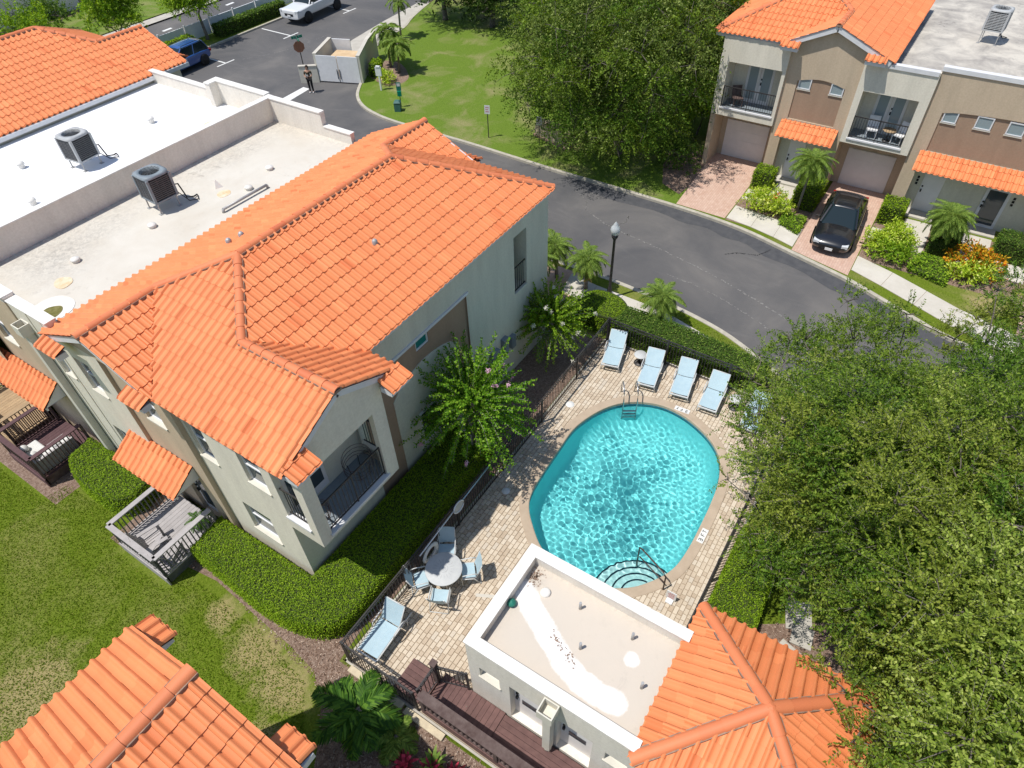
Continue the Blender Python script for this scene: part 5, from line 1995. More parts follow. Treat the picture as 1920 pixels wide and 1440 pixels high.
for z0, z1, y0, y1 in ((1.88, 2.38, 3.86, 4.43), (1.78, 2.25, 0.55, 1.08)):
    window(ph, 'x', A0, y0, y1, z0, z1, 0.17, mid=False)
for y0, y1, zt in ((2.66, 3.58, 2.42), (1.39, 2.28, 2.34)):
    door(ph, 'x', A0+0.22, y0, y1, 0.47, zt, lite=(y0+0.22, y1-0.22, 1.2, 1.45))
# rain head and downpipe between the doors
b = MB()
for q in ((4.28, 4.31, 2.24, 2.62), (4.61, 4.64, 2.24, 2.62), (4.31, 4.61, 2.24, 2.27), (4.31, 4.61, 2.59, 2.62)):
    b.box(*q, 2.98, 3.30)
b.box(4.31, 4.61, 2.27, 2.59, 2.98, 3.02)
b.box(4.42, 4.62, 2.34, 2.54, 0.62, 2.99)
b.tube([(4.52, 2.44, 0.48), (4.52, 2.44, 0.64)], 0.10, 12)
b.build('downspout', MAT['trim_cream'], ph, True)
r = Roof(ph, None, 300)
HX0, HX1, HY0, HY1, HZ = 4.52, 8.42, -3.38, 0.52, 3.30
hc = ((HX0+HX1)/2, (HY0+HY1)/2)
hs = 0.58
hz = HZ+hs*(HX1-HX0)/2
q = {'sw': (HX0, HY0), 'se': (HX1, HY0), 'ne': (HX1, HY1), 'nw': (HX0, HY1)}
r.plane(q['nw'], (1, 0), hs, [[q['sw'], hc, q['nw']]], HZ)
r.plane(q['se'], (-1, 0), hs, [[q['se'], q['ne'], hc]], HZ)
r.plane(q['nw'], (0, -1), hs, [[q['nw'], q['ne'], hc]], HZ)
r.plane(q['sw'], (0, 1), hs, [[q['sw'], q['se'], hc]], HZ)
for k in q:
    r.ridge(q[k]+(HZ,), hc+(hz,), 0.135, 0.46)
r.finish()
b = MB()
b.box(HX0+0.09, HX1-0.09, HY0+0.09, HY1-0.09, HZ-0.2, HZ-0.03)
b.build('fascia', MAT['trim'], ph, True)
b = MB()
b.lathe([(0.0, 0.10), (0.09, 0.06), (0.12, 0.0), (0.09, -0.06), (0, -0.1)], (0, 0, 0), 16)
o = tag(b.build('ball', MAT['green_paint']), 'small green ball lying on the pool house roof', 'ball')
o.location = (6.12, 4.43, PRZ+0.09)

# ------------------------------------------------------------------ roof corner of the next townhouse
bl = thing('townhouse', 'neighbouring townhouse showing only the corner of its tiled gable roof above the lawn', 'townhouse', (-6, 7.2, 0))
r = Roof(bl, None, 300)
gy, gs, gx = 7.24, 0.42, 0.66
e1, e2 = 9.48, 5.0
zr_ = 7.05
r.plane((gx, e1), (0, -1), gs, [[(-12, gy), (gx, gy), (gx, e1), (-12, e1)]], zr_-gs*(e1-gy), 0.06)
r.plane((gx, e2), (0, 1), gs, [[(-12, e2), (gx, e2), (gx, gy), (-12, gy)]], zr_-gs*(gy-e2), 0.02)
r.ridge((gx+0.03, gy, zr_), (-8, gy, zr_), 0.135, 0.46)
for y0, y1 in ((e1-0.76, e1-0.02), (e2+0.02, e2+0.74)):
    r.plane((gx+0.30, y0), (-1, 0), 0.36, [[(gx, y0), (gx+0.30, y0), (gx+0.30, y1), (gx, y1)]], zr_-gs*(e1-gy)-0.14)
r.finish()
b = MB()
wall(b, 'x', 0.42, e2+0.2, e1-0.2, 0.0, 6.05, inw=-1)
wall(b, 'y', e1-0.2, -12, 0.42, 0.0, 6.05, inw=-1)
wall(b, 'y', e2+0.2, -12, 0.42, 0.0, 6.05)
b.poly([(0.42, e2+0.2, 6.05), (0.42, e1-0.2, 6.05), (0.42, gy, zr_-0.08)])
b.build('wall', MAT['stucco_cream'], bl, True)
b = MB()
b.bar((gx-0.07, e1, zr_-gs*(e1-gy)-0.16), (gx-0.07, gy, zr_-0.16), 0.05, 0.18)
b.bar((gx-0.07, gy, zr_-0.16), (gx-0.07, e2, zr_-gs*(gy-e2)-0.16), 0.05, 0.18)
b.box(gx, gx+0.27, e1-0.70, e1, 5.78, 5.96)
b.box(gx, gx+0.27, e2, e2+0.66, 5.78, 5.96)
b.build('fascia', MAT['trim'], bl, True)
# ------------------------------------------------------------------ pool fence, one thing for each straight run
def fence(label, a, b, posts=2.4, h=1.22, z=0.06, space=0.112):
    t = thing('metal_fence', label, 'fence', ((a[0]+b[0])/2, (a[1]+b[1])/2, z))
    off = wloc(t)
    A, B = Vector((a[0], a[1], z)), Vector((b[0], b[1], z))
    d = (B-A)
    L = d.length
    d.normalize()
    rz = math.atan2(d.y, d.x)
    for zz in (h, h-0.13, 0.10):
        m = MB()
        m.bar(A+Vector((0, 0, zz)), B+Vector((0, 0, zz)), 0.035 if zz == h else 0.026, 0.035 if zz == h else 0.026)
        m.build('rail', MAT['black_metal'], t, True)
    n = max(1, round(L/posts))
    for i in range(n+1):
        o = link(bpy.data.objects.new('post', picket_mesh('post', h+0.05, 0.052, 'black_metal')), t)
        o.location = A+d*(L*i/n)-off
        o.rotation_euler = (0, 0, rz)
    n = int(L/space)
    for i in range(1, n):
        o = link(bpy.data.objects.new('picket', picket_mesh('picket', h-0.08, 0.017, 'black_metal')), t)
        o.location = A+d*(L*i/n)+Vector((0, 0, 0.07))-off
        o.rotation_euler = (0, 0, rz)
    return t


fence('long black metal fence between the pool terrace and the townhouse hedge', (3.58, 8.16), (18.86, 8.16))
fence('black metal fence behind the row of loungers along the clipped hedge', (18.86, 8.10), (18.80, 0.72))
fence('short black metal fence run at the foot of the lone lounger', (3.58, 8.10), (3.58, 5.78), 1.2)
fence('black metal fence on the far side of the pool below the big trees', (18.74, 0.72), (8.5, 0.72))
fence('short black fence panel across the boardwalk start', (3.66, 5.66), (4.32, 5.66), 0.66, 1.0, 0.47)
fence('short black fence panel between boardwalk post and pool house corner', (4.36, 5.62), (4.62, 4.86), 0.8, 1.0, 0.47)
for i, (x0, y0, y1) in enumerate(((3.42, 8.0, 6.15), (3.38, 6.05, 4.8))):
    m = MB()
    m.obox((x0, (y0+y1)/2, 0.14), (0.09, 0, 0), (0, (y0-y1)/2, 0), (0, 0, 0.05))
    tag(m.build('stone_edging', MAT['limestone']), ('pale stone edging block in the mulch below the fence corner', 'pale stone edging block in the mulch beside the palm and boardwalk')[i], 'edging')

# ------------------------------------------------------------------ timber boardwalk in front of the pool house
bw = thing('boardwalk', 'reddish brown timber boardwalk along the pool house doors', 'boardwalk', (4.1, 2.0, 0))
DZ = 0.46


def plank(host, x0, x1, y0, y1, z, mat='wood_red', t=0.03):
    m = MB()
    m.box(x0, x1, y0, y1, z-t, z)
    return m.build('plank', MAT[mat], host, True)


w = 0.145
x = 3.62
y = 5.62
while y-w > 3.60:
    plank(bw, 3.60, 4.64, y-w+0.008, y, DZ)
    y -= w
x = 3.60
while x+w <= 4.66:
    plank(bw, x, x+w-0.008, -3.4, y-0.01, DZ)
    x += w
m = MB()
m.box(3.62, 4.62, -3.3, 5.6, 0.05, DZ-0.04)
m.build('joist_frame', MAT['wood_dark'], bw, True)
m = MB()
m.box(3.585, 3.60, -3.4, 5.64, 0.12, DZ+0.0)
m.build('skirt_board', MAT['wood_red'], bw, True)
rl = railing(bw, (3.62, 5.55), (3.62, -3.3), DZ, 0.98, 0.135, 'wood_dark', 'railing', 0.06, 0.035, 0.10, 2.05, 0.26, 0.045, post_w=0.10)
m = MB()
m.bar((3.56, 5.55, DZ+0.80), (3.56, -3.3, DZ+0.80), 0.03, 0.12)
m.build('rail_board', MAT['wood_dark'], rl, True)
st = thing('timber_platform', 'small reddish timber step platform on the pavers before the boardwalk', 'step', (4.05, 6.15, 0))
for i in range(6):
    plank(st, 3.68+0.145*i, 3.68+0.145*(i+1)-0.008, 5.72, 6.66, 0.26)
m = MB()
m.box(3.70, 4.54, 5.74, 6.64, 0.08, 0.23)
m.build('joist_frame', MAT['wood_dark'], st, True)
m = MB()
m.box(-0.07, 0.07, -0.07, 0.07, 0, 1.12)
m.box(-0.09, 0.09, -0.09, 0.09, 1.12, 1.16)
o = tag(m.build('gate_post', MAT['wood_dark']), 'dark timber gate post between the two short fence panels', 'post')
o.location = (4.36, 5.68, DZ)

# ------------------------------------------------------------------ the two garden decks behind the row
def deck(label, x0, x1, y0, y1, z, rail_h, m_plank, m_rail, m_skirt, m_bal, open_side=None):
    t = thing('garden_deck', label, 'deck', ((x0+x1)/2, (y0+y1)/2, 0))
    yy = y0
    while yy < y1-0.02:
        plank(t, x0, x1, yy, min(yy+0.137, y1), z, m_plank)
        yy += 0.145
    m = MB()
    m.box(x0+0.05, x1, y0+0.05, y1-0.05, 0.05, z-0.035)
    m.build('joist_frame', MAT[m_bal], t, True)
    m = MB()
    m.box(x0-0.04, x0-0.005, y0-0.04, y1+0.04, 0.12, z-0.02)
    m.build('skirt_board', MAT[m_skirt], t, True)
    for a, b in (((x0+0.03, y0+0.03), (x0+0.03, y1-0.03)), ((x0+0.03, y0+0.03), (x1-0.1, y0+0.03)), ((x0+0.03, y1-0.03), (x1-0.1, y1-0.03))):
        o = railing(t, a, b, z, rail_h, 0.125, m_bal, 'railing', 0.05, 0.032, 0.08, 1.6, 0.17, 0.035, post_w=0.08)
        o.data.materials[0] = MAT[m_rail]
    return t


deck('weathered grey timber deck with railing on the lawn', 2.42, 4.55, 14.28, 16.5, 0.52, 0.95, 'wood_grey', 'wood_grey', 'wood_grey', 'wood_slate')
deck('dark maroon timber deck with railing holding a pale sofa', 2.55, 4.45, 20.85, 23.0, 0.52, 0.98, 'wood_maroon', 'wood_maroon', 'wood_maroon', 'wood_dark')
deck('tan timber deck of the next unit beyond the maroon deck', 2.9, 4.35, 23.4, 26.5, 0.52, 0.95, 'wood_tan', 'wood_tan', 'wood_tan', 'wood_dark')


# ------------------------------------------------------------------ furniture
def adirondack(label, loc, rz):
    t = thing('garden_chair', label, 'chair', loc, rz, 'slatted chairs on the grey deck')
    M = MAT['wood_grey']
    for i in range(6):
        m = MB()
        m.bar((-0.25+0.0, -0.25+0.1*i, 0.36-0.0), (0.25, -0.25+0.1*i, 0.28), 0.08, 0.02)
        m.build('seat_slat', M, t)
    for i in range(6):
        m = MB()
        m.bar((0.24, -0.25+0.1*i, 0.28), (0.52, (-0.25+0.1*i)*1.25, 0.92+0.06*math.sin(math.pi*(i+0.5)/6)), 0.085, 0.018, (1, 0, 0))
        m.build('back_slat', M, t)
    for s in (-1, 1):
        m = MB()
        m.bar((-0.34, s*0.34, 0.55), (0.34, s*0.34, 0.53), 0.13, 0.022)
        m.build('armrest', M, t)
        m = MB()
        m.bar((-0.26, s*0.30, 0), (-0.26, s*0.30, 0.54), 0.09, 0.03, (0, 1, 0))
        m.build('leg', M, t)
        m = MB()
        m.bar((-0.28, s*0.27, 0.36), (0.48, s*0.27, 0.04), 0.03, 0.10)
        m.build('leg', M, t)
    return t


adirondack('weathered slatted garden chair in the grey deck corner, back to the lawn', (2.98, 15.35, 0.52), math.radians(165))
adirondack('weathered slatted garden chair in the grey deck corner beside the hedge', (2.95, 14.72, 0.52), math.radians(200))
t = thing('sofa', 'pale cushioned L shaped sofa on the maroon deck', 'sofa', (3.05, 21.7, 0.52))
for nm, q in (('seat_cushion', (-0.38, 0.25, -0.62, 0.62, 0.18, 0.40)), ('seat_cushion', (0.27, 0.95, -0.62, 0.05, 0.18, 0.40)), ('backrest', (-0.46, -0.36, -0.70, 0.70, 0.05, 0.62)), ('backrest', (-0.36, 0.95, -0.70, -0.62, 0.05, 0.62)), ('base', (-0.36, 0.95, -0.61, 0.0, 0.05, 0.18)), ('base', (-0.36, 0.25, 0.01, 0.66, 0.05, 0.18))):
    m = MB()
    m.box(*q)
    o = m.build(nm, MAT['cushion'] if 'cush' in nm else MAT['wood_grey'], t)
    if 'cush' in nm:
        bv = o.modifiers.new('bevel', 'BEVEL')
        bv.width = 0.05
        bv.segments = 3
for i, (x, y, a) in enumerate(((-0.2, 0.38, 0.3), (-0.18, -0.2, -0.2), (0.5, -0.45, 1.3))):
    m = MB()
    m.lathe([(0, 0.11), (0.12, 0.095), (0.22, 0.03), (0.22, -0.03), (0.12, -0.095), (0, -0.11)], (0, 0, 0), 4)
    o = m.build('pillow', MAT['cushion'], t)
    o.location = (x, y, 0.52)
    o.rotation_euler = (0.3, 1.05, a)
    o.modifiers.new('sub', 'SUBSURF').levels = 2
    o.modifiers['sub'].render_levels = 2


def make_lounger():
    """chaise longue, foot end at the origin, head towards +x"""
    t = thing('sun_lounger', 'x', 'sun lounger', (0, 0, 0))
    A = MAT['frame_grey']
    W, L, H = 0.33, 1.95, 0.34
    hx = 1.06
    bk = Vector((hx, 0, H))
    tip = Vector((hx+0.56, 0, H+0.44))
    for s in (-1, 1):
        m = MB()
        m.tube([(0.0, s*W, H), (hx+0.25, s*W, H), (hx+0.55, s*W, H-0.02)], 0.024, 8)
        m.build('side_rail', A, t)
        m = MB()
        m.tube([(hx, s*W*0.96, H+0.01), tuple(tip+Vector((0, s*W*0.96, 0)))], 0.020, 8)
        m.build('back_rail', A, t)
        for x in (0.10, hx+0.3):
            m = MB()
            m.tube([(x, s*W, H), (x-0.03, s*(W+0.02), 0.0)], 0.020, 8)
            m.build('leg', A, t)
        m = MB()
        m.tube([(hx-0.35, s*(W+0.03), H), (hx-0.28, s*(W+0.04), H+0.18), (hx+0.05, s*(W+0.04), H+0.21), (hx+0.22, s*(W+0.03), H+0.12)], 0.018, 8)
        m.build('armrest', A, t)
    m = MB()
    m.bar((0.0, -W, H), (0.0, W, H), 0.05, 0.035)
    m.build('foot_bar', A, t)
    m = MB()
    m.tube([tuple(tip+Vector((0, -W*0.96, 0))), tuple(tip+Vector((0, W*0.96, 0)))], 0.020, 8)
    m.build('head_bar', A, t)

    def sling(p, q, sag, name):
        m = MB()
        n = 8
        vs = []
        for i in range(n+1):
            for j in range(7):
                u, v = i/n, j/6*2-1
                c = p.lerp(q, u)
                vs.append((c.x, v*(W-0.02), c.z+0.006-sag*(1-v*v)))
        m.add(vs, [(i*7+j, (i+1)*7+j, (i+1)*7+j+1, i*7+j+1) for i in range(n) for j in range(6)], True)
        return m.build(name, MAT['sling'], t)
    sling(Vector((0.07, 0, H+0.02)), Vector((hx-0.015, 0, H+0.02)), 0.02, 'seat_sling')
    sling(bk+Vector((0.015, 0, 0.02)), tip+Vector((-0.01, 0, 0.02)), 0.025, 'back_sling')
    return t


proto = make_lounger()
spots = [((17.32, 7.28), (18.97, 7.70), 'pale blue sling lounger in the fence corner beside a round side table'),
         ((17.08, 5.68), (18.7, 5.98), 'pale blue sling lounger between a round side table and another lounger'),
         ((17.22, 4.42), (18.82, 4.70), 'pale blue sling lounger in the middle of the poolside row, loungers both sides'),
         ((17.12, 3.30), (18.7, 3.42), 'pale blue sling lounger partly under tree branches at the end of the poolside row'),
         ((16.95, 1.72), (18.5, 1.80), 'pale blue sling lounger almost hidden under the tree beyond the poolside row')]
for i, (p, q, lab) in enumerate(spots):
    o = proto if i == 0 else copy_tree(proto)
    o.location = (p[0], p[1], 0.085)
    o.rotation_euler = (0, 0, math.atan2(q[1]-p[1], q[0]-p[0]))
    tag(o, lab, 'sun lounger', 'pale blue pool loungers')
o = copy_tree(proto)
o.location = (3.86, 7.72, 0.085)
o.rotation_euler = (0, 0, math.radians(3))
tag(o, 'lone pale blue lounger with raised back in the fence corner by the patio table', 'sun lounger', 'pale blue pool loungers')
for c in o.children:
    if c.name.startswith(('back_sling', 'back_rail', 'head_bar')):
        # this one has its back set steeper
        piv = Vector((1.06, 0, 0.34))
        c.matrix_local = Matrix.Translation(piv) @ Matrix.Rotation(math.radians(-20), 4, 'Y') @ Matrix.Translation(-piv)


def side_table(label, loc):
    t = thing('side_table', label, 'table', loc, 0, 'round white side tables by the loungers')
    m = MB()
    m.lathe([(0, 0.42), (0.24, 0.42), (0.25, 0.435), (0.24, 0.45), (0, 0.45)], (0, 0, 0), 24)
    m.build('table_top', MAT['table_top'], t)
    m = MB()
    m.lathe([(0.0, 0.02), (0.22, 0.02), (0.22, 0.0)], (0, 0, 0), 20)
    m.build('base', MAT['black_metal'], t)
    for k in range(3):
        a = 2*math.pi*k/3
        m = MB()
        m.tube([(0.18*math.cos(a), 0.18*math.sin(a), 0.01), (0.05*math.cos(a), 0.05*math.sin(a), 0.22), (0.17*math.cos(a), 0.17*math.sin(a), 0.42)], 0.013, 6)
        m.build('leg', MAT['frame_grey'], t)
    return t


side_table('round white side table standing between the first two loungers', (18.4, 6.5, 0.085))
side_table('round white side table under the tree branches beside the last lounger', (18.05, 2.55, 0.085))

# patio set
PTB = (6.90, 7.36)
t = thing('patio_table', 'round grey patio table with sunburst pattern ringed by four chairs', 'table', (PTB[0], PTB[1], 0.085))
m = MB()
m.lathe([(0, 0.68), (0.50, 0.68), (0.545, 0.695), (0.545, 0.715), (0.53, 0.722), (0, 0.722)], (0, 0, 0), 40)
top = m.build('table_top', MAT['table_top'], t)
for k in range(18):
    a = 2*math.pi*k/18
    m = MB()
    m.bar((0.20*math.cos(a), 0.20*math.sin(a), 0.723), (0.32*math.cos(a), 0.32*math.sin(a), 0.723), 0.014, 0.004)
    m.build('slot', MAT['unit_light'], top)
m = MB()
m.tube([(0.12*math.cos(2*math.pi*k/24), 0.12*math.sin(2*math.pi*k/24), 0.722) for k in range(25)], 0.006, 5)
m.tube([(0.06*math.cos(2*math.pi*k/24), 0.06*math.sin(2*math.pi*k/24), 0.722) for k in range(25)], 0.006, 5)
m.build('ring_pattern', MAT['unit_light'], top)
for k in range(4):
    a = math.pi/4+math.pi/2*k
    m = MB()
    m.tube([(0.42*math.cos(a), 0.42*math.sin(a), 0), (0.33*math.cos(a), 0.33*math.sin(a), 0.5), (0.40*math.cos(a), 0.40*math.sin(a), 0.69)], 0.018, 8)
    m.build('leg', MAT['frame_grey'], t)


def make_chair():
    """sling dining chair facing -x (towards the table)"""
    t = thing('patio_chair', 'x', 'chair', (0, 0, 0))
    A = MAT['frame_grey']
    W = 0.27
    for s in (-1, 1):
        m = MB()
        m.tube([(-0.24, s*W, 0.0), (-0.25, s*W, 0.42), (-0.20, s*W, 0.60), (0.10, s*W, 0.63), (0.25, s*W, 0.58)], 0.016, 8)
        m.build('armrest', A, t)
        m = MB()
        m.tube([(0.30, s*W, 0.0), (0.12, s*W, 0.35), (-0.24, s*W, 0.42)], 0.016, 8)
        m.build('leg', A, t)
        m = MB()
        m.tube([(-0.22, s*W*0.92, 0.43), (0.18, s*W*0.92, 0.38), (0.27, s*W*0.92, 0.60), (0.38, s*W*0.92, 0.96)], 0.016, 8)
        m.build('side_rail', A, t)
    m = MB()
    m.tube([(0.30, -W, 0.015), (0.30, W, 0.015)], 0.014, 6)
    m.build('stretcher', A, t)
    for nm, p, q in (('seat_sling', Vector((-0.22, 0, 0.44)), Vector((0.17, 0, 0.39))), ('back_sling', Vector((0.19, 0, 0.41)), Vector((0.38, 0, 0.96)))):
        m = MB()
        n = 6
        vs = []
        for i in range(n+1):
            for j in range(5):
                u, v = i/n, j/4*2-1
                c = p.lerp(q, u)
                vs.append((c.x+(0.03*(1-v*v) if 'back' in nm else 0), v*W*0.92, c.z-(0.02*(1-v*v) if 'seat' in nm else 0)))
        m.add(vs, [(i*5+j, (i+1)*5+j, (i+1)*5+j+1, i*5+j+1) for i in range(n) for j in range(4)], True)
        m.build(nm, MAT['sling'], t)
    return t


pc = make_chair()
for i, (x, y, a, lab) in enumerate(((7.62, 7.82, 33, 'pale blue sling patio chair beside the life ring, back to the pool'),
                                    (6.38, 7.86, 138, 'pale blue sling patio chair squeezed between the round table and the fence'),
                                    (6.26, 7.05, 205, 'pale blue sling patio chair on the boardwalk side of the round table'),
                                    (7.38, 6.82, -48, 'pale blue sling patio chair on the pool house side of the round table'))):
    o = pc if i == 0 else copy_tree(pc)
    o.location = (x, y, 0.085)
    o.rotation_euler = (0, 0, math.radians(a))
    tag(o, lab, 'chair', 'chairs around the patio table')

# wire egg chairs inside the balcony bay
for lab, x, y, sc in (('dark round wire chair standing inside the pool side balcony', 7.0, 10.0, 1.0), ('low dark round wire stool at the balcony end near the west front', 5.35, 9.85, 0.6)):
    t = thing('wire_chair', lab, 'chair', (x, y, 3.40))
    m = MB()
    for k in range(4):
        a0 = -0.9+0.5*k
        m.tube([(0.42*sc*math.cos(p)*math.cos(a0*0.3), 0.42*sc*math.sin(p), 0.55*sc+0.3*sc*math.sin(a0)+0.10*math.cos(p)) for p in [2*math.pi*i/18 for i in range(19)]], 0.008, 5)
    stuff(m.build('wicker_shell', MAT['wood_dark'], t))
    for k in range(4):
        a0 = math.pi/4+math.pi/2*k
        m = MB()
        m.tube([(0.25*sc*math.cos(a0), 0.25*sc*math.sin(a0), 0), (0.3*sc*math.cos(a0), 0.3*sc*math.sin(a0), 0.45*sc)], 0.014, 5)
        m.build('leg', MAT['black_metal'], t)

# pool ladder
t = thing('pool_ladder', 'bright steel pool ladder with two looped handrails at the deep end', 'ladder', (16.3, 5.95, 0))
ld = Vector((math.cos(math.radians(32)), math.sin(math.radians(32)), 0))      # away from the pool
sd = Vector((-ld.y, ld.x, 0))
base = Vector((16.22, 5.87, 0))
for s in (-1, 1):
    m = MB()
    o_ = base+sd*(0.25*s)
    m.tube([o_+ld*0.62+Vector((0, 0, 0.08)), o_+ld*0.60+Vector((0, 0, 0.55)), o_+ld*0.48+Vector((0, 0, 0.78)), o_+ld*0.22+Vector((0, 0, 0.84)), o_-ld*0.04+Vector((0, 0, 0.70)), o_-ld*0.12+Vector((0, 0, 0.4)), o_-ld*0.14+Vector((0, 0, -0.9))], 0.023, 10)
    m.build('handrail', MAT['steel'], t, True)
for k in range(3):
    m = MB()
    o_ = base-ld*0.14+Vector((0, 0, -0.2-0.25*k))
    m.bar(o_-sd*0.25, o_+sd*0.25, 0.08, 0.03)
    m.build('rung', MAT['steel'], t, True)
t = thing('pool_handrail', 'dark metal handrail leading down the curved pool steps', 'handrail', (10.3, 2.2, 0))
m = MB()
m.tube([(10.05, 1.80, 0.08), (10.06, 1.82, 0.80), (10.12, 1.92, 0.86), (10.62, 2.78, 0.62), (10.70, 2.90, 0.52), (10.68, 2.88, -0.7)], 0.024, 10)
m.build('rail', MAT['bronze_metal'], t, True)
m = MB()
m.tube([(10.08, 1.85, 0.45), (10.66, 2.84, 0.12)], 0.02, 8)
m.build('lower_rail', MAT['bronze_metal'], t, True)
t = thing('pool_sign', 'small white notice block on the terrace beside the pool handrail', 'sign', (9.86, 1.50, 0.085))
m = MB()
m.box(-0.14, 0.14, -0.10, 0.10, 0, 0.05)
m.bar((0.02, 0, 0.05), (0.02, 0, 0.42), 0.30, 0.02, (1, 0, 0))
m.build('board', MAT['white_paint'], t)
m = MB()
for k in range(4):
    m.box(0.006, 0.009, -0.10, 0.10-0.03*(k % 2), 0.12+0.07*k, 0.14+0.07*k)
stuff(m.build('lettering', MAT['red_paint'], t))

# skimmer net on its pole and the life ring, hung on the fence
t = thing('skimmer_net', 'pool skimmer net on a long white and blue pole resting on the fence', 'net', (8.5, 8.1, 1.27))
m = MB()
m.tube([(6.70, 8.02, 1.20), (8.52, 8.06, 1.28)], 0.02, 8)
m.build('pole', MAT['white_paint'], t, True)
m = MB()
m.tube([(8.70, 8.06, 1.28), (10.35, 8.10, 1.30)], 0.02, 8)
m.build('pole', MAT['sling'], t, True)
m = MB()
ring = [(8.62+0.24*math.cos(a), 8.02+0.05*math.sin(a)*0.6, 1.28+0.17*math.sin(a)) for a in [2*math.pi*i/20 for i in range(21)]]
m.tube(ring, 0.02, 8)
m.build('net_frame', MAT['white_paint'], t, True)
m = MB()
m.poly([(p[0], p[1]+0.004, p[2]) for p in ring[:-1]])
m.build('net', MAT['unit_light'], t, True)
t = thing('life_ring', 'white life ring hanging on the fence behind the patio table', 'life ring', (7.12, 8.07, 0.80))
m = MB()
n, k = 28, 10
vs = []
for i in range(n):
    a = 2*math.pi*i/n
    for j in range(k):
        b_ = 2*math.pi*j/k
        rr = 0.28+0.075*math.cos(b_)
        vs.append((rr*math.cos(a), 0.055*math.sin(b_), rr*math.sin(a)))
m.add(vs, [(i*k+j, ((i+1) % n)*k+j, ((i+1) % n)*k+(j+1) % k, i*k+(j+1) % k) for i in range(n) for j in range(k)], True)
o = m.build('ring', MAT['cushion'], t)
o.location = (0, -0.06, 0)
m = MB()
m.tube([(0.38*math.cos(a), -0.06, 0.38*math.sin(a)) for a in [2*math.pi*i/24 for i in range(25)]], 0.01, 5)
m.build('rope', MAT['black_metal'], t)
# ------------------------------------------------------------------ plants
def unit(a):
    return a/np.maximum(np.linalg.norm(a, axis=-1, keepdims=True), 1e-9)


def leaf_quads(p, d, L, W, rng, up=0.6, fold=0.15):
    """rhombic leaves at p pointing along d"""
    n = len(p)
    d = unit(d)
    nrm = unit(rng.normal(size=(n, 3))*(1-up)+np.array([0, 0, up]))
    s = unit(np.cross(d, nrm))
    nn = np.cross(s, d)
    L = np.asarray(L).reshape(-1, 1)
    W = np.asarray(W).reshape(-1, 1)
    q = np.empty((n, 4, 3))
    q[:, 0] = p
    q[:, 1] = p+d*L*0.45+s*W*0.5+nn*fold*W
    q[:, 2] = p+d*L
    q[:, 3] = p+d*L*0.45-s*W*0.5+nn*fold*W
    return q


def twigs(starts, dirs, tl, nleaf, L, W, rng, droop=0.15, spread=0.9, up=0.55):
    """leaves alternating along short twigs"""
    m = len(starts)
    dirs = unit(dirs)
    t = (np.arange(nleaf)+0.5)/nleaf
    t = t[None, :, None]
    tl = np.asarray(tl).reshape(-1, 1, 1)
    pos = starts[:, None, :]+dirs[:, None, :]*t*tl
    pos[:, :, 2] -= (droop*t*t*tl)[:, :, 0]
    side = unit(np.cross(dirs, rng.normal(size=(m, 3))))
    alt = np.where(np.arange(nleaf) % 2 == 0, 1.0, -1.0)[None, :, None]
    ld = dirs[:, None, :]*0.55+side[:, None, :]*alt*spread+rng.normal(size=(m, nleaf, 3))*0.28
    n = m*nleaf
    k = rng.uniform(0.7, 1.25, n)
    return leaf_quads(pos.reshape(n, 3), ld.reshape(n, 3), L*k, W*k, rng, up)


def ball_dirs(n, rng):
    return unit(rng.normal(size=(n, 3)))


def clump_foliage(clumps, ntw, tl, nleaf, L, W, rng, up=0.35, inner=0.45, lift=0.25, droop=0.15):
    """clumps: list of (centre, radius) with radius a number or (rx, ry, rz)"""
    out = []
    for c, r in clumps:
        r = np.array([r, r, r*0.8]) if np.isscalar(r) else np.array(r)
        m = max(6, int(ntw*(r[0]*r[1])))
        u = ball_dirs(m, rng)
        u[:, 2] = np.where(u[:, 2] < -0.35, -u[:, 2], u[:, 2])
        f = rng.uniform(inner, 1.0, (m, 1))**0.6
        st = np.array(c)+u*f*r
        dr = u*0.8+rng.normal(size=(m, 3))*0.45+np.array([0, 0, lift])
        out.append(twigs(st, dr, rng.uniform(0.7, 1.3, m)*tl, nleaf, L, W, rng, droop, up=up))
    return np.concatenate(out)


def limbs(base, clumps, r0, h0, rng, twig=True, bark='bark'):
    """tapered trunk that forks into limbs reaching the clumps"""
    m = MB()
    b = Vector(base)
    fork = b+Vector((rng.uniform(-.15, .15), rng.uniform(-.15, .15), h0))
    m.tube([b-Vector((0, 0, 0.1)), b+Vector((0.03, -0.02, h0*0.15)), b.lerp(fork, 0.55)+Vector((0.05, 0.03, 0)), fork], [r0*1.35, r0*1.05, r0*0.9, r0*0.8], 10)
    cl = sorted(clumps, key=lambda q: (Vector(q[0])-fork).length)
    nodes_ = [(fork, r0*0.75)]
    for c, r in cl:
        c = Vector(c)
        p, rr = min(nodes_, key=lambda q: (q[0]-c).length+0.8*max(0, q[0].z-c.z))
        mid = p.lerp(c, 0.5)+Vector((rng.uniform(-.2, .2), rng.uniform(-.2, .2), 0.12*(c-p).length))
        r1 = max(0.018, rr*0.62)
        m.tube([p, mid, c], [max(0.02, rr*0.8), r1*0.95, max(0.012, r1*0.6)], 6)
        nodes_.append((c, r1*0.8))
        nodes_.append((mid, r1))
        for k in range(4 if twig else 0):
            rad = r if np.isscalar(r) else max(r)
            e = c+Vector(ball_dirs(1, rng)[0])*rad*0.95
            m.tube([c, c.lerp(e, 0.5)+Vector((0, 0, 0.06)), c+(e-c)*1.15], [0.018, 0.013, 0.006], 4)
    return m


